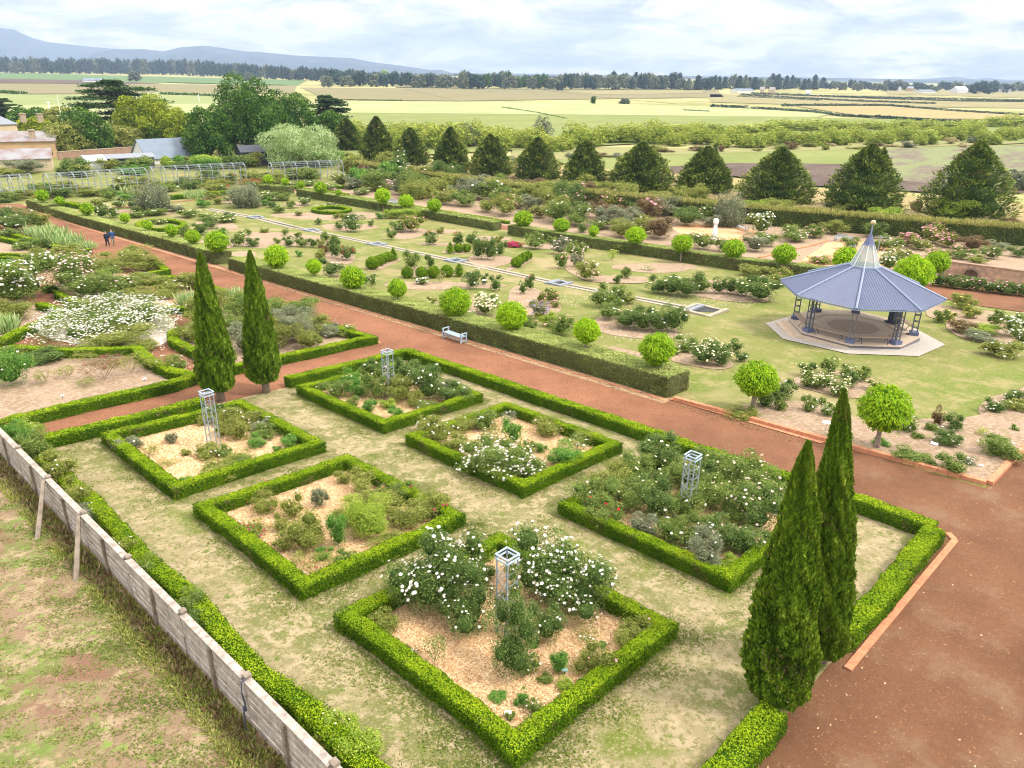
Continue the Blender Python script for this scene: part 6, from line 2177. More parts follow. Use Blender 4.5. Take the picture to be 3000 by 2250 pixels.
# climber on the near obelisk
for zz, dx in ((.35, .12), (.9, -.05), (1.3, .14), (1.9, .1)):
    me, fm = bushmesh('green', 'f_white', 'few', 'rose', 2, 1)
    o = link('climbing_rose', me, None, (11.36 + dx, 10.9 - dx, ground(11.36, 10.9) + zz * .95 - .1))
    o.scale = (.5, .5, .55)
    link('blossom', fm, o)
    reg(o, 'wisp of climbing rose', 'on the front obelisk', 'climbing rose', 'climbing rose on the front obelisk')
gp = 'rose bushes and plants in the crimson middle bed'
bushes([
    (859, 1528, 66, 66, 'olive', None), (937, 1494, 50, 62, 'grey', None), (1063, 1455, 75, 78, 'olive', None), (1008, 1424, 50, 42, 'olive', None), (1080, 1592, 150, 120, 'lime', None), (1040, 1548, 120, 80, 'olive', None),
    (1118, 1520, 130, 95, 'olive', None), (1190, 1560, 120, 80, 'olive', None), (1262, 1532, 115, 85, 'olive', CR, 'few'), (778, 1515, 82, 64, 'olive', CR, 'few'), (900, 1630, 130, 105, 'olive', None), (836, 1622, 62, 55, 'olive', None),
    (995, 1612, 66, 95, 'bright', None), (951, 1650, 48, 44, 'bright', None), (930, 1700, 105, 72, 'olive', CR, 'few', 'thin'), (1020, 1664, 76, 46, 'green', None), (827, 1566, 52, 50, 'olive', None), (739, 1590, 76, 62, 'olive', CR, 'some'),
    (880, 1665, 60, 45, 'olive', None, 'few', 'thin'), (1150, 1625, 130, 50, 'olive', None), (1130, 1450, 60, 40, 'dark', CR, 'few'), (915, 1560, 55, 34, 'olive', None), (790, 1452, 60, 40, 'olive', CR, 'few', 'thin'), (1190, 1480, 80, 60, 'green', CR, 'few'), (905, 1425, 50, 30, 'brown', None, 'few', 'thin'), (1290, 1500, 60, 46, 'olive', None), (770, 1570, 60, 34, 'olive', CR, 'few', 'thin')], 'in the crimson-rose bed', gp)
gp = 'rose bushes in the white middle bed'
bushes([
    (1480, 1425, 150, 105, 'green', W, 'many'), (1400, 1395, 120, 85, 'green', W, 'many'), (1440, 1372, 120, 80, 'green', W, 'many'), (1538, 1420, 90, 70, 'green', W, 'many'), (1445, 1312, 60, 56, 'green', W, 'few', 'thin'),
    (1505, 1308, 62, 66, 'bright', None), (1603, 1287, 84, 60, 'olive', RS, 'few'), (1545, 1348, 56, 54, 'green', W, 'few'), (1583, 1332, 36, 34, 'bright', None), (1650, 1372, 110, 66, 'bright', None), (1692, 1335, 74, 56, 'green', W, 'few', 'thin'),
    (1707, 1312, 54, 48, 'olive', None, 'few', 'thin'), (1277, 1304, 95, 66, 'olive', W, 'some'), (1352, 1275, 90, 54, 'olive', W, 'few'), (1422, 1268, 74, 60, 'green', W, 'few'), (1340, 1325, 90, 50, 'olive', W, 'some'), (1250, 1275, 60, 50, 'olive', W, 'few'),
    (1570, 1395, 70, 50, 'green', W, 'some'), (1490, 1250, 50, 40, 'grey', W, 'few', 'thin'), (1645, 1318, 40, 36, 'olive', None, 'few', 'thin'), (1590, 1265, 60, 40, 'olive', None, 'few', 'thin')], 'in the white-rose bed', gp)
gp = 'rose bushes in the rear near bed'
bushes([
    (988, 1174, 84, 60, 'green', W, 'few'), (1030, 1148, 76, 60, 'bright', C_, 'few'), (1032, 1197, 50, 34, 'green', None), (1080, 1217, 48, 42, 'bright', None), (1137, 1203, 48, 32, 'lime', None), (1165, 1234, 50, 38, 'bright', None),
    (1250, 1210, 60, 36, 'green', W, 'few'), (1105, 1180, 84, 84, 'green', RS, 'few'), (1100, 1125, 76, 66, 'dark', RS, 'few'), (1190, 1122, 76, 62, 'dark', None), (1255, 1184, 105, 100, 'dark', W, 'some'), (1180, 1186, 95, 74, 'olive', None),
    (1325, 1188, 92, 58, 'dark', W, 'few'), (1300, 1165, 70, 50, 'grey', W, 'few'), (1235, 1135, 80, 60, 'dark', W, 'few'), (1055, 1170, 70, 52, 'bright', None), (1145, 1165, 70, 70, 'green', RS, 'few'), (1215, 1200, 50, 50, 'olive', None), (1360, 1192, 50, 38, 'green', None)], 'in the path-corner bed', gp)
gp = 'rose bushes in the sparse left bed'
bushes([
    (370, 1333, 64, 48, 'grey', W, 'few'), (393, 1322, 56, 42, 'grey', None), (449, 1345, 46, 42, 'olive', None, 'few', 'thin'), (505, 1305, 34, 36, 'grey', None), (546, 1340, 34, 24, 'olive', None), (612, 1350, 84, 54, 'olive', W, 'few'), (658, 1344, 54, 38, 'green', W, 'few'),
    (560, 1442, 64, 40, 'bright', None), (645, 1408, 120, 52, 'olive', None), (712, 1394, 90, 50, 'green', None), (600, 1250, 54, 40, 'olive', W, 'few'), (675, 1254, 86, 66, 'olive', W, 'few'), (705, 1296, 66, 60, 'olive', None), (735, 1254, 86, 56, 'olive', RS, 'few'),
    (780, 1292, 70, 44, 'green', None), (752, 1318, 56, 38, 'bright', None), (850, 1318, 50, 40, 'bright', None), (712, 1368, 66, 44, 'olive', None), (812, 1325, 26, 20, 'bright', None), (655, 1285, 56, 50, 'olive', None), (490, 1372, 60, 26, 'olive', None, 'few', 'thin'), (640, 1240, 60, 50, 'dark', W, 'few'), (765, 1270, 60, 40, 'grey', W, 'few'), (850, 1300, 46, 30, 'green', None)], 'in the sparse bed', gp)
gp = 'rose bushes in the overgrown bed'
rg = random.Random(5)
ob = [(1780, 1465, 120, 95, 'olive', None), (1720, 1500, 120, 90, 'green', RS, 'few'), (1850, 1440, 120, 100, 'green', C_, 'few'), (1930, 1400, 130, 115, 'dark', C_, 'few'), (1990, 1440, 110, 90, 'green', C_, 'few'), (1835, 1510, 140, 110, 'green', RS, 'few'),
      (1760, 1555, 120, 85, 'green', R3, 'few'), (1880, 1585, 90, 70, 'grey', W, 'few'), (1920, 1540, 130, 110, 'dark', None), (2000, 1540, 130, 110, 'green', W, 'few'), (2080, 1500, 120, 95, 'green', C_, 'few'), (2130, 1440, 130, 110, 'green', C_, 'some'),
      (2180, 1470, 140, 110, 'green', C_, 'some'), (2235, 1500, 130, 110, 'green', RS, 'some'), (2140, 1545, 140, 110, 'green', RS, 'some'), (2210, 1570, 130, 110, 'dark', RS, 'some'), (1960, 1610, 110, 95, 'green', W, 'few'), (2030, 1615, 110, 95, 'green', W, 'few'), (2060, 1680, 110, 105, 'grey', W, 'few'),
      (2110, 1625, 120, 100, 'dark', RS, 'few'), (2180, 1640, 120, 95, 'dark', RS, 'few'), (1975, 1655, 60, 50, 'green', W, 'few'), (1900, 1480, 120, 90, 'dark', C_, 'few'), (2040, 1450, 120, 90, 'dark', C_, 'few'), (2070, 1400, 100, 80, 'green', W, 'few'), (1820, 1420, 100, 70, 'olive', None), (2130, 1672, 60, 40, 'lime', None)]
bushes(ob, 'in the overgrown bed', gp)

# along the fence
gp = 'climbers along the grey fence'
bushes([(60, 1330, 90, 90, 'bright', None), (120, 1370, 110, 100, 'green', None), (170, 1440, 120, 100, 'olive', W, 'few'), (235, 1500, 100, 90, 'olive', C_, 'few'), (270, 1540, 80, 60, 'grey', W, 'few'), (380, 1640, 90, 70, 'olive', W, 'few'), (440, 1700, 90, 70, 'green', C_, 'few'), (560, 1825, 95, 80, 'green', W, 'few'),
        (600, 1870, 90, 70, 'dark', None), (905, 2120, 70, 50, 'lime', None), (1000, 2190, 110, 80, 'lime', C_, 'few'), (1060, 2260, 130, 90, 'lime', None), (830, 2080, 60, 40, 'green', W, 'few'), (950, 2240, 80, 60, 'olive', None), (95, 1300, 80, 70, 'lime', W, 'few')], 'by the grey fence', gp)

# ------------------------------------------------------------------ central lawn
gp = 'roses and shrubs of the central lawn'
cl = [
    (893, 604, 36, 25, 'green', W), (852, 612, 28, 22, 'green'), (818, 626, 38, 24, 'green', W, 'few'), (778, 604, 36, 22, 'bright'), (875, 633, 26, 13, 'olive', W), (934, 659, 24, 18, 'dark'), (995, 673, 28, 22, 'green'), (1035, 682, 62, 46, 'dark', W, 'some'), (1087, 664, 20, 18, 'dark'),
    (985, 641, 24, 16, 'olive'), (1008, 650, 26, 22, 'olive'), (1147, 704, 30, 32, 'green'), (1165, 682, 46, 34, 'green', W, 'few'), (1205, 682, 66, 50, 'olive', PK, 'some'), (1150, 642, 52, 28, 'lime'), (1205, 644, 90, 32, 'lime'), (1115, 643, 32, 18, 'bright'), (1263, 719, 40, 34, 'dark', R3), (1290, 685, 26, 17, 'olive', R3, 'few'),
    (1340, 720, 34, 34, 'dark', R3), (1380, 720, 34, 34, 'dark', R3, 'few'), (1400, 762, 46, 58, 'dark', W, 'few'), (1435, 765, 50, 62, 'dark', W, 'few'), (1465, 752, 36, 40, 'dark'), (1568, 732, 58, 46, 'green', W, 'few'), (1460, 717, 28, 24, 'olive', CR, 'few'), (1502, 725, 44, 16, 'olive', CR, 'mass', 'flat'),
    (1617, 717, 32, 24, 'green'), (1640, 748, 58, 46, 'grey', RS), (1690, 762, 54, 50, 'green', RS), (1645, 790, 44, 42, 'green', PK), (1715, 826, 76, 58, 'olive', RS), (1688, 785, 36, 36, 'grey', PK), (1808, 834, 28, 28, 'dark'), (1834, 819, 32, 32, 'green', PK, 'few'), (1820, 745, 44, 26, 'green', C_, 'few', 'thin'),
    (1929, 862, 62, 48, 'dark', C_, 'few'), (1965, 868, 70, 54, 'dark', C_, 'few'), (2010, 876, 92, 70, 'dark', W, 'few'), (2050, 862, 60, 48, 'green', C_, 'few'), (2105, 863, 48, 46, 'dark', C_, 'few'), (2140, 864, 48, 48, 'dark', C_, 'few'), (2170, 870, 60, 52, 'dark', C_, 'few'), (2225, 888, 112, 68, 'dark', C_, 'some'), (2282, 838, 72, 46, 'olive', PK, 'few'), (2200, 812, 80, 34, 'olive', PK, 'few'),
    (1763, 905, 64, 62, 'green', W, 'few'), (1802, 897, 72, 56, 'green', W, 'few'), (1838, 893, 52, 34, 'olive', C_, 'few'), (1785, 940, 74, 56, 'green', W, 'few'), (1835, 968, 92, 66, 'dark', W, 'few'), (1882, 975, 84, 66, 'dark', W, 'few'), (1930, 980, 92, 72, 'dark', W, 'few'), (1970, 978, 86, 80, 'dark', W, 'few'),
    (1205, 792, 50, 50, 'green'), (1261, 788, 28, 38, 'dark'), (1385, 850, 52, 52, 'dark', W, 'few'), (1451, 855, 40, 42, 'dark'), (1418, 837, 24, 34, 'dark'), (1236, 836, 42, 24, 'green', W, 'many'), (1290, 832, 34, 34, 'olive', W, 'few', 'thin'), (1093, 840, 26, 34, 'green', W), (1071, 833, 22, 26, 'dark'),
    (972, 814, 68, 50, 'dark', W, 'few'), (940, 772, 40, 38, 'olive'), (983, 758, 42, 56, 'dark', None), (1018, 765, 50, 48, 'dark', R3), (955, 745, 36, 30, 'brown', None), (878, 753, 22, 18, 'bright'), (744, 725, 42, 26, 'dark'), (846, 725, 36, 28, 'dark'), (884, 725, 36, 28, 'green'), (917, 726, 30, 26, 'dark'), (814, 716, 22, 18, 'green'), (941, 729, 26, 26, 'olive'),
    (955, 709, 32, 26, 'green'), (980, 716, 30, 26, 'olive'), (836, 691, 20, 20, 'green'), (873, 698, 24, 18, 'green'), (775, 683, 32, 14, 'olive', W, 'few'), (730, 691, 20, 20, 'green'), (700, 724, 42, 40, 'green', W, 'few'), (705, 700, 36, 22, 'green', C_, 'few'),
    (1532, 864, 24, 36, 'dark'), (1553, 852, 28, 42, 'dark', CR), (1608, 872, 24, 26, 'dark'), (1590, 894, 30, 34, 'olive', PK), (1622, 892, 38, 34, 'olive', PK), (1627, 903, 30, 22, 'olive', PK), (1557, 902, 22, 22, 'green'), (1545, 975, 60, 46, 'green', PK, 'few'), (1640, 988, 78, 64, 'green', PK, 'few'), (1605, 960, 50, 40, 'lime'),
    (1420, 928, 74, 62, 'green', C_, 'mass'), (1268, 896, 34, 26, 'olive', C_), (1375, 945, 40, 30, 'green', C_, 'many'), (1975, 1043, 32, 30, 'green', C_), (2012, 1036, 72, 44, 'green', W), (2058, 1072, 84, 62, 'dark', C_, 'many'), (2112, 1078, 50, 48, 'dark', C_), (2085, 1040, 60, 44, 'green', C_, 'many'), (2117, 1062, 60, 54, 'dark', C_), (2153, 1033, 42, 34, 'dark'), (2170, 1062, 38, 28, 'dark', W, 'few'),
    (2290, 1175, 72, 58, 'dark', W, 'few'), (2238, 1203, 76, 66, 'dark'), (2285, 1212, 44, 44, 'green', W, 'few'), (2165, 1228, 88, 38, 'olive', None, 'few', 'flat'), (2365, 1215, 48, 52, 'green', W), (2422, 1228, 40, 42, 'green', W), (2405, 1190, 30, 28, 'green', W, 'few'),
    (2360, 1107, 48, 44, 'dark', C_), (2390, 1142, 72, 48, 'green', C_, 'many'), (2360, 1138, 42, 36, 'green', C_), (2425, 1100, 48, 50, 'green', C_), (2455, 1165, 66, 50, 'green', C_, 'many'), (2485, 1140, 50, 40, 'dark', C_), (2478, 1114, 54, 46, 'green', C_), (2525, 1122, 44, 46, 'green', C_, 'few'), (2560, 1150, 50, 34, 'olive', C_), (2420, 1135, 60, 40, 'green', C_, 'many'),
    (2648, 1275, 60, 54, 'green', W), (2682, 1294, 36, 28, 'green'), (2743, 1252, 34, 54, 'brown'), (2790, 1270, 54, 54, 'dark'), (2722, 1270, 40, 32, 'green', C_, 'few'), (2767, 1315, 94, 52, 'dark', W), (2869, 1282, 42, 30, 'lime', None, 'few', 'thin'), (2970, 1270, 24, 24, 'green'), (2915, 1350, 114, 70, 'green', W, 'few'), (2668, 1362, 110, 44, 'green', None), (2722, 1374, 36, 28, 'green'),
    (2783, 1394, 74, 60, 'green'), (2833, 1372, 50, 30, 'grey', W), (2580, 1314, 50, 28, 'bright'), (2905, 1216, 62, 44, 'dark', W), (2967, 1184, 64, 42, 'dark', W), (2970, 1212, 64, 40, 'olive'), (2600, 1262, 40, 30, 'green', W, 'few'),
    (2815, 910, 80, 44, 'olive', YE, 'few'), (2914, 960, 44, 52, 'green', W, 'few'), (2750, 948, 50, 36, 'green', YE, 'some'), (2812, 978, 74, 40, 'brown', YE, 'few'), (2873, 985, 110, 34, 'lime'), (2965, 992, 74, 66, 'green', W, 'many'), (2868, 1004, 90, 30, 'grey', W, 'few'), (2930, 1050, 112, 50, 'olive', W), (2990, 1020, 60, 60, 'green', W, 'many'), (2775, 945, 40, 30, 'olive', YE, 'some'), (2840, 935, 50, 36, 'olive', YE, 'few'),
    (660, 655, 66, 24, 'green', C_), (610, 648, 60, 22, 'green', C_), (555, 640, 60, 24, 'green', C_), (620, 672, 46, 32, 'dark'), (650, 690, 34, 22, 'bright'), (590, 690, 50, 36, 'dark'), (540, 700, 36, 38, 'green'), (470, 658, 40, 14, 'green', C_), (440, 655, 30, 12, 'green', C_), (505, 652, 28, 12, 'green', C_), (672, 650, 34, 24, 'dark'),
    (300, 640, 40, 34, 'dark', W), (335, 640, 30, 28, 'green', W), (320, 590, 46, 30, 'green'), (350, 612, 40, 28, 'green', W), (390, 610, 36, 22, 'dark'), (400, 640, 50, 20, 'green', C_, 'few'), (370, 590, 50, 22, 'bright', None), (290, 610, 50, 24, 'olive', W, 'few'), (460, 634, 60, 22, 'green', W, 'few'), (520, 622, 60, 20, 'grey', W, 'few'), (410, 630, 40, 22, 'dark'),
    (595, 610, 40, 26, 'bright', None), (640, 600, 36, 20, 'olive', C_, 'few'), (625, 585, 40, 20, 'olive'), (745, 608, 34, 16, 'grey', None, 'few', 'flat'), (790, 590, 60, 26, 'green', C_), (830, 590, 50, 22, 'green'), (760, 585, 60, 22, 'green', C_), (800, 610, 30, 18, 'dark'), (665, 590, 34, 18, 'olive', C_, 'few'),
    (1380, 955, 30, 20, 'green', W, 'few'), (940, 610, 26, 10, 'green', C_), (970, 608, 30, 14, 'dark', C_, 'some'), (1000, 610, 26, 10, 'green', C_), (1900, 795, 40, 14, 'green', C_, 'few', 'thin'), (1790, 765, 40, 30, 'lime', C_, 'few', 'thin'), (1855, 742, 26, 30, 'lime', None, 'few', 'thin')]
for r in cl:
    a = dict(zip(('x', 'y', 'wp', 'hp', 'fol', 'fl', 'dens', 'shape'), r))
    x, y = r[0], r[1]
    if y > 1190 and x > 2560:
        pl = 'in the corner bed'
    elif x > 2700:
        pl = 'near the right edge'
    elif x > 2130 and y > 1080:
        pl = 'below the pavilion'
    elif y < 660 and x < 900:
        pl = 'on the far lawn'
    elif x < 1080:
        pl = 'left of the rill'
    elif y > 985:
        pl = 'by the hedge end'
    elif x > 1740:
        pl = 'left of the pavilion'
    elif y < 770:
        pl = 'beyond the rill'
    else:
        pl = 'above the near hedge'
    bush(place=pl, group=gp, **a)
# lavender-blue salvia with spikes
o = bush(1583, 935, 52, 46, 'olive', 'f_purple', 'mass', 'rose', place='', name='salvia', desc='x')
REG.pop()
tag(o, 'purple flowering salvia in the bed above the near hedge', 'flowering plant')

# ------------------------------------------------------------------ pink border, back garden
gp = 'roses of the right-hand borders'
bushes([(2750 + i * 36, 843 + i * 4.3, 56, 38, 'dark', PK if i % 2 else RS, 'some') for i in range(8)], 'in the pink border', gp)
bushes([(2655, 724, 62, 38, 'olive', PK, 'mass'), (2730, 718, 74, 48, 'olive', PK, 'many'), (2775, 728, 56, 40, 'olive', PK, 'many'), (2690, 735, 60, 34, 'olive', RS), (2845, 737, 84, 40, 'brown', R3, 'few'), (2610, 738, 64, 40, 'green', W), (2565, 735, 50, 32, 'green', RS), (2750, 757, 74, 28, 'olive', PK), (2810, 762, 70, 34, 'green', PK), (2660, 760, 60, 24, 'olive', RS),
        (2490, 735, 54, 40, 'green', PK, 'few'), (2900, 760, 60, 34, 'green', RS), (2640, 690, 60, 36, 'dark'), (2560, 700, 70, 44, 'dark'), (2440, 690, 80, 40, 'olive'), (2385, 700, 70, 36, 'green', PK), (2330, 712, 70, 34, 'green', RS), (2310, 700, 60, 40, 'green', C_, 'few'), (2225, 690, 66, 60, 'green', W, 'many'), (2210, 740, 80, 48, 'grey', RS, 'some'), (2240, 725, 70, 44, 'green', W, 'few'),
        (2400, 775, 76, 26, 'olive', PK), (2340, 790, 60, 20, 'olive', PK, 'few'), (2600, 795, 70, 56, 'green', W, 'many'), (2640, 762, 50, 30, 'olive', W), (2715, 808, 54, 36, 'green', RS), (2920, 735, 70, 26, 'grey'), (2980, 755, 60, 30, 'dark'), (2860, 775, 60, 24, 'olive')], 'behind the pavilion', gp)
rg = random.Random(21)
QB = [  # back garden shrubberies: polyline rows with the general tone of their foliage
    [(1000, 548), (1100, 560), (1240, 585)], [(1100, 548), (1200, 545), (1300, 560)], [(1290, 575), (1380, 585), (1470, 605)], [(1300, 600), (1400, 615), (1500, 640)], [(1420, 590), (1500, 598), (1600, 610)], [(1400, 560), (1500, 575), (1560, 585)],
    [(1500, 610), (1620, 630), (1740, 640)], [(1560, 600), (1700, 612), (1840, 620)], [(1580, 645), (1680, 665), (1800, 680)], [(1760, 645), (1880, 650), (1960, 660)], [(1780, 670), (1900, 690), (1960, 700)], [(1860, 630), (2000, 640), (2120, 650)], [(1620, 585), (1720, 595), (1860, 612)],
    [(2000, 720), (2060, 730), (2150, 745)], [(1160, 535), (1240, 540), (1330, 548)]]
tones = [('olive', 'green', 'grey'), ('olive', 'dark'), ('green', 'olive', 'grey'), ('green', 'olive'), ('olive', 'green'), ('green', 'grey'), ('grey', 'dark', 'olive'), ('brown', 'olive', 'dark'), ('green', 'olive', 'green'), ('brown', 'brown', 'olive'), ('olive', 'grey'), ('dark', 'green', 'grey'), ('dark', 'brown'), ('green',), ('olive', 'dark')]
k = 0
for row, tone in zip(QB, tones):
    xs = [q[0] for q in row]
    ys = [q[1] for q in row]
    x = xs[0]
    while x < xs[-1]:
        wp = rg.uniform(52, 92)
        fl = rg.choice([None, None, None, 'white', 'rose', 'pink'] if row[0][1] > 570 else [None, None, 'rose', 'white'])
        if row[0][0] == 2000:
            fl = 'rose'
        bush(x, np.interp(x, xs, ys) + rg.uniform(-4, 4), wp, wp * rg.uniform(.5, .78), rg.choice(tone), fl, 'some' if row[0][0] == 2000 else rg.choice(['few', 'some']), 'rose', 'in the back shrubbery', 'garden_shrub', 'shrubs of the back garden')
        x += wp * rg.uniform(.62, .95)
for x, y, wp, hp, f_ in ((1930, 705, 92, 62, 'brown'), (1820, 700, 80, 52, 'olive'), (1706, 684, 34, 26, 'dark'), (1660, 610, 90, 66, 'dark'), (1580, 610, 90, 60, 'olive'), (2010, 665, 90, 46, 'dark'), (2080, 668, 60, 36, 'grey')):
    bush(x, y, wp, hp, f_, None, 'few', 'rose', 'behind the rear hedge', 'garden_shrub', 'shrubs of the back garden', desc='large rounded ' + COLN[f_] + ' shrub')
bushes([(1100, 560, 110, 24, 'olive', RS, 'some'), (1060, 572, 60, 20, 'green', RS), (1150, 555, 70, 26, 'grey', PK, 'many'), (1040, 555, 60, 18, 'green', W, 'few'), (960, 560, 50, 20, 'green', RS), (900, 545, 60, 16, 'green', W, 'few'), (990, 530, 46, 18, 'olive'), (740, 545, 80, 16, 'brown', 'red', 'mass')], 'below the pergola on the right', 'roses of the back garden')

# hedging and planting round the pergola
for k in range(56):
    x = rg.uniform(-10, 1010)
    y = np.interp(x, [0, 500, 1010], [592, 572, 535]) + rg.uniform(-26, 8)
    wp = rg.uniform(36, 76)
    bush(x, y, wp, wp * rg.uniform(.34, .55), rg.choice(['green', 'olive', 'dark', 'olive', 'green']), rg.choice([None, None, 'white', 'red']), 'few', 'rose', 'among the pergola arches', 'climbing_rose', 'planting along the pergola')
for k in range(22):
    x = rg.uniform(150, 1000)
    y = np.interp(x, [0, 500, 1010], [530, 500, 480]) + rg.uniform(-10, 12)
    wp = rg.uniform(40, 80)
    bush(x, y, wp, wp * rg.uniform(.4, .6), rg.choice(['green', 'olive', 'bright', 'dark']), None, 'few', 'rose', 'between the sheds and the pergola', 'garden_shrub', 'shrubs around the sheds')
for x, y, wp, hp, f_ in ((489, 494, 26, 30, 'lime'), (528, 494, 30, 32, 'bright'), (506, 496, 24, 20, 'lime'), (80, 512, 90, 40, 'grey'), (30, 520, 70, 24, 'olive')):
    bush(x, y, wp, hp, f_, None, 'few', 'ball' if wp < 40 else 'rose', 'beside the sheds', 'shrub', 'shrubs around the sheds')
# reeds / iris clumps
for x, y, wp, hp in ((573, 580, 76, 22), (380, 580, 34, 30), (100, 690, 50, 26), (150, 700, 90, 34), (200, 720, 80, 34), (20, 975, 60, 50), (555, 900, 54, 44), (690, 890, 50, 44), (250, 730, 60, 24)):
    g = np.random.default_rng(int(x + y))
    p = P(x, y)
    d = depth(p) / F
    n = 420
    r = wp * d / 2 * np.sqrt(g.random(n))
    a = g.random(n) * 6.28
    c = np.stack([r * np.cos(a), r * np.sin(a), np.zeros(n)], 1)
    up = np.array([0, 0, 1.]) + g.normal(size=(n, 3)) * .3
    ll = hp * d * g.uniform(.5, 1.1, n)
    o = link('iris_clump', leafmesh('iris_clump', [(quads(c + up * (ll / 2)[:, None], up, g.normal(size=(n, 3)), ll, ll * .10), g.random(n), 0)], [M['reed']]), None, tuple(p))
    reg(o, 'clump of pale strap leaves', 'in the left-hand garden' if y > 600 else 'on the far lawn', 'iris', 'iris clumps')

# ------------------------------------------------------------------ left-hand garden
gp = 'bushes of the left-hand garden'
o = bush(322, 992, 330, 112, 'green', 'f_white', 'mass', 'flat', place='', name='rose_mound', desc='x', var=0)
REG.pop()
tag(o, 'huge low mound smothered in white roses within a circle of petals', 'rose bush')
bushes([(50, 905, 170, 130, 'green', W, 'mass'), (95, 880, 130, 110, 'green', W, 'many'), (215, 860, 150, 105, 'green', RS, 'mass'), (265, 880, 140, 80, 'green', W, 'some'), (350, 862, 130, 60, 'green', RS, 'some'), (400, 850, 100, 46, 'olive', W, 'some'), (340, 800, 140, 56, 'olive', W, 'few'), (400, 775, 110, 50, 'olive', None), (430, 800, 100, 46, 'olive', None),
        (205, 770, 100, 50, 'olive', W, 'few'), (120, 800, 110, 60, 'olive', None), (30, 700, 60, 30, 'green', W, 'few'), (50, 682, 150, 66, 'dark', W, 'some'), (115, 672, 70, 48, 'olive', None), (50, 945, 110, 60, 'olive', None), (10, 950, 90, 60, 'olive', None), (80, 735, 70, 30, 'green', W, 'few'), (130, 732, 60, 34, 'dark', W, 'few'), (145, 760, 80, 28, 'olive', W, 'few'),
        (270, 800, 60, 34, 'olive', None), (170, 790, 70, 40, 'olive', RS, 'few'), (500, 862, 110, 50, 'olive', RS, 'few'), (550, 850, 80, 46, 'olive', RS, 'few'), (480, 880, 110, 36, 'olive', None), (400, 885, 110, 36, 'olive', None), (330, 885, 70, 30, 'dark', None), (440, 835, 70, 30, 'grey', None), (15, 790, 60, 26, 'bright', None), (40, 775, 40, 20, 'dark', W, 'few'),
        (335, 1030, 190, 66, 'olive', None), (430, 1030, 90, 40, 'olive', None), (120, 1072, 130, 44, 'dark', None), (40, 1140, 120, 105, 'bright', W, 'few'), (10, 1100, 80, 60, 'green', W, 'some'), (165, 1060, 60, 30, 'dark', None), (60, 1045, 90, 36, 'olive', None), (305, 1122, 110, 70, 'brown', CR, 'few', 'thin'), (385, 1102, 90, 62, 'olive', None, 'few', 'thin'), (250, 1065, 90, 34, 'olive', None, 'few', 'thin'), (340, 1075, 120, 34, 'brown', CR, 'few', 'thin'), (200, 1110, 60, 40, 'olive', None, 'few', 'thin'),
        (485, 1098, 80, 50, 'olive', W, 'few', 'thin'), (520, 1090, 60, 46, 'green', W, 'few'), (250, 1140, 60, 30, 'olive', None, 'few', 'thin'), (130, 1130, 50, 40, 'olive', None, 'few', 'thin'),
        (560, 1010, 90, 60, 'olive', W, 'few'), (600, 960, 100, 70, 'olive', RS, 'few'), (720, 960, 110, 90, 'green', None), (790, 960, 120, 90, 'green', None), (860, 1010, 150, 100, 'grey', None), (800, 1030, 140, 90, 'olive', None), (920, 985, 110, 60, 'olive', W, 'few'), (890, 940, 110, 60, 'green', None), (960, 990, 90, 46, 'grey', RS, 'few'), (1010, 990, 70, 34, 'olive', W, 'few'), (720, 1040, 100, 80, 'grey', None), (850, 930, 80, 46, 'olive', None),
        (680, 920, 90, 56, 'olive', RS, 'few'), (640, 900, 80, 50, 'olive', None), (590, 990, 80, 60, 'olive', None), (700, 1000, 90, 80, 'green', None), (910, 1030, 80, 70, 'olive', None)], 'in the left-hand garden', gp)

# ------------------------------------------------------------------ ground cover: chips, grass tufts, weeds, petals
g = np.random.default_rng(77)


def scatter(name, xy, kind, leaf, mat, lab, vv=None, lift=0.0, jit=.02):
    n = len(xy)
    z = ground(xy[:, 0], xy[:, 1]) + lift
    c = np.stack([xy[:, 0], xy[:, 1], z], 1)
    s = g.uniform(.55, 1.4, n) * leaf
    if kind == 'flat':
        N = unit(np.array([0, 0, 1.]) + g.normal(size=(n, 3)) * .45)
        U = g.normal(size=(n, 3))
        c[:, 2] += g.random(n) * jit + .008
        q = quads(c, U - N * (U * N).sum(1)[:, None], N, s, s * .45)
    else:
        U = np.array([0, 0, 1.]) + g.normal(size=(n, 3)) * .55
        c = c + unit(U) * (s * .4)[:, None]
        q = quads(c, U, g.normal(size=(n, 3)), s, s * .22)
    v = g.random(n) if vv is None else vv
    o = link(name, leafmesh(name, [(q, v, 0)], [M[mat]]))
    return tag(o, kind='stuff')


for (i, j), nm in BEDN.items():
    x0, x1 = BX[i]
    y0, y1 = BY[j]
    n = (26000, 16000, 9000)[j]
    xy = np.stack([g.uniform(x0 + .45, x1 - .45, n), g.uniform(y0 + .45, y1 - .45, n)], 1)
    scatter('wood_chips', xy, 'flat', (.055, .065, .08)[j], 'chip', '', lift=.05)
n = 5000
scatter('wood_chips', np.stack([g.uniform(5.2, 5.8, n), g.uniform(4.5, 31, n)], 1), 'flat', .06, 'chip', '', lift=.03)
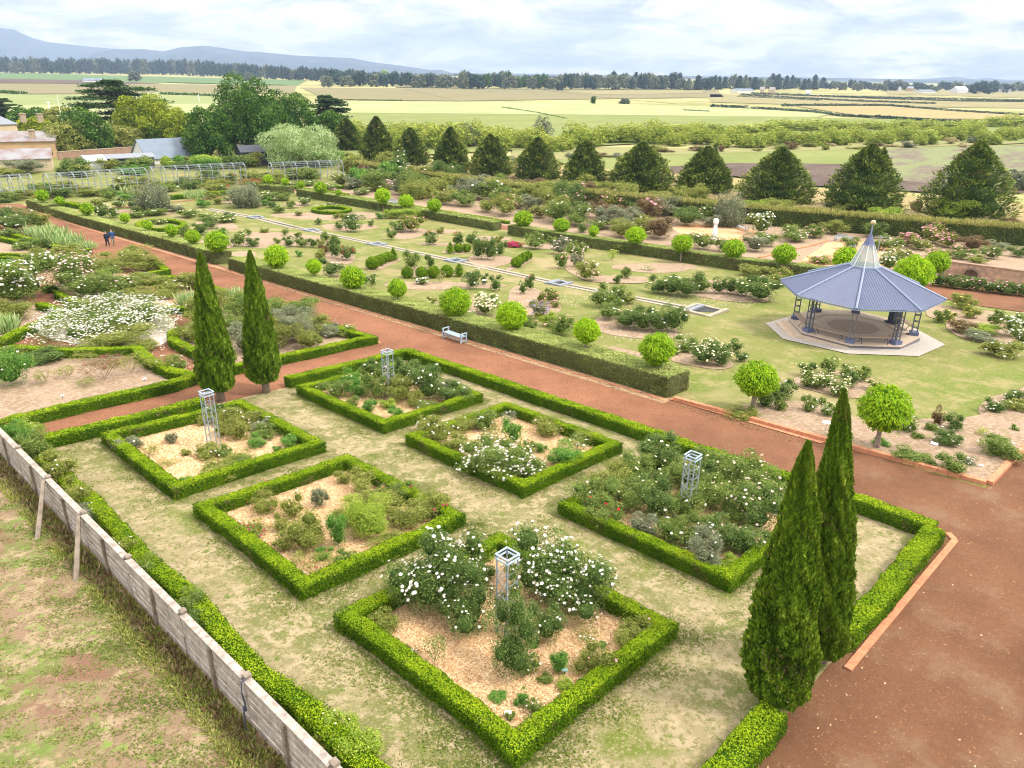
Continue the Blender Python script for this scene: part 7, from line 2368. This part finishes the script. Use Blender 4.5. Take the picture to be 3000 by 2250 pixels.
# near lawn: blades, greener along the hedges
n = 480000
xy = np.stack([g.uniform(6.0, 24.9, n), g.uniform(4.8, 32.0, n)], 1)
near = np.full(n, 9.)
inside = np.zeros(n, bool)
for x0, x1 in BX:
    for y0, y1 in BY:
        dx = np.maximum(np.maximum(x0 - xy[:, 0], xy[:, 0] - x1), 0)
        dy = np.maximum(np.maximum(y0 - xy[:, 1], xy[:, 1] - y1), 0)
        d_ = np.hypot(dx, dy)
        inside |= d_ <= 0
        near = np.minimum(near, d_)
pz = np.stack([xy[:, 0], xy[:, 1], np.zeros(n)], 1)
f_ = lump(pz, .55, 1.) * .5 + lump(pz, 1.7, 4.) * .5
grn = (.50 - near * .6) + .35 * np.exp(-((xy[:, 0] - 8.) ** 2 + (xy[:, 1] - 8.) ** 2) / 14) + f_ * .6 + g.normal(size=n) * .12
keep = ~inside & (grn > g.random(n) * .9 - .08)
xy, grn = xy[keep], grn[keep]
scatter('grass', xy, 'flat', .062, 'grassy', '', vv=np.clip(.66 - grn * .6 + g.normal(size=len(xy)) * .2, 0, 1), lift=.02)
# paddock outside the fence: weeds and straw
n = 210000
xy = np.stack([5.0 - 14 * g.random(n) ** 1.6, g.uniform(4, 33, n)], 1)
pz = np.stack([xy[:, 0], xy[:, 1], np.zeros(n)], 1)
f_ = lump(pz, .8, 1.) * .5 + lump(pz, 2.3, 4.) * .5
keep = (f_ + .65 * np.exp(-(5.0 - xy[:, 0]) / .7)) > g.random(n) * 1.0 - .35
xy = xy[keep]
scatter('weeds', xy, 'flat', .062, 'grassy', '', vv=np.clip(.45 + g.normal(size=len(xy)) * .22 - lump(pz[keep], .8, 1.) * .25, 0, 1), lift=.01)
n = 22000
xy = np.stack([5.06 - .8 * g.random(n) ** 1.4, g.uniform(3, 33, n)], 1)
pz = np.stack([xy[:, 0], xy[:, 1], np.zeros(n)], 1)
keep = lump(pz, .7, 3.) > -.35
scatter('tall_grass', xy[keep], 'up', .13, 'olive', '', vv=np.clip(.62 + g.normal(size=int(keep.sum())) * .25, 0, 1), lift=.0)
n = 2600
xy = np.stack([5.06 - .5 * g.random(n), g.uniform(3, 33, n)], 1)
scatter('dry_grass', xy, 'up', .24, 'brown', '', lift=.0)
# fallen petals
for (cx, cy, rx, ry, n) in ((1640, 880, 100, 20, 200), (2080, 880, 170, 24, 500), (330, 985, 215, 66, 1500), (1900, 985, 140, 22, 250), (560, 1040, 50, 50, 250)):
    pts = []
    for _ in range(n):
        t, r_ = g.random() * 6.28, math.sqrt(g.random())
        pts.append(P(cx + rx * r_ * math.cos(t), cy + ry * r_ * math.sin(t))[:2])
    scatter('fallen_petals', np.array(pts), 'flat', .09, 'f_white', '', lift=.07)
# litter and pebbles on the court
n = 1100
scatter('leaf_litter', np.stack([g.uniform(12, 60, n), 4.2 - 18 * g.random(n) ** 2.2], 1), 'flat', .05, 'chip', '', lift=.02)
n = 2500
scatter('leaf_litter', np.stack([g.uniform(29.6, 30.5, n), g.uniform(10, 66, n)], 1), 'flat', .09, 'brown', '', lift=.03)
# long grass on the verge behind the tall hedge
n = 26000
t_ = g.random(n)
yy = 150 * t_ - 12
xx = np.interp(yy, [-12, 18.5, 30, 47, 62, 80, 131], [129, 114.5, 109, 102.5, 98.5, 94, 91]) + 14 * g.random(n) ** 1.5
scatter('long_grass', np.stack([xx, yy], 1), 'up', .7, 'straw', '', lift=.03)

# ------------------------------------------------------------------ haze
hz = MB()
x0, x1, y0, y1 = -3000, 11500, -3000, 11500
z0, z1 = ZP - 12.0, 560.0
hz.add([(x0, y0, z0), (x1, y0, z0), (x1, y1, z0), (x0, y1, z0), (x0, y0, z1), (x1, y0, z1), (x1, y1, z1), (x0, y1, z1)], [(0, 3, 2, 1), (4, 5, 6, 7), (0, 1, 5, 4), (1, 2, 6, 5), (2, 3, 7, 6), (3, 0, 4, 7)])
hm, ht, ho = newmat('haze')
pv = nd(ht, 'ShaderNodeVolumePrincipled')
pv.inputs['Color'].default_value = (0.55, 0.71, 1.0, 1)
pv.inputs['Density'].default_value = 0.00013
pv.inputs['Anisotropy'].default_value = 0.0
lk(ht, pv.outputs[0], ho.inputs['Volume'])
o = hz.build('haze', hm)
tag(o, kind='stuff')

# the smallest rose bushes (past the 300 that show largest) become one planting
rb = [r for r in REG if r[0].name.split('.')[0] == 'rose_bush']


def showing(o):
    return max(o.scale[0], o.scale[2]) * F / depth(o.location)


rb.sort(key=lambda r: -showing(r[0]))
drop = rb[285:]
dset = {id(r[0]) for r in drop}
REG[:] = [r for r in REG if id(r[0]) not in dset]
allm, prt = [], []
for r in drop:
    o = r[0]
    for q in [o] + [c for c in o.children]:
        me = q.data
        nv, nf = len(me.vertices), len(me.polygons)
        co = np.empty(nv * 3, np.float32)
        me.vertices.foreach_get('co', co)
        co = co.reshape(-1, 3) * np.array(o.scale)
        a = o.rotation_euler[2]
        ca, sa = math.cos(a), math.sin(a)
        co = np.stack([co[:, 0] * ca - co[:, 1] * sa, co[:, 0] * sa + co[:, 1] * ca, co[:, 2]], 1) + np.array(o.location)
        lv = np.empty(nf * 4, np.int32)
        me.loops.foreach_get('vertex_index', lv)
        vv = np.empty(nf, np.float32)
        me.attributes['v'].data.foreach_get('value', vv)
        m_ = me.materials[0]
        if m_ not in allm:
            allm.append(m_)
        prt.append((co, lv.reshape(-1, 4), vv, allm.index(m_)))
    for c in list(o.children):
        bpy.data.objects.remove(c)
    bpy.data.objects.remove(o)
o = link('rose_planting', leafmesh('rose_planting', prt, allm))
tag(o, 'small far rose bushes scattered through the beds', 'rose bushes', kind='stuff')
finish_labels()
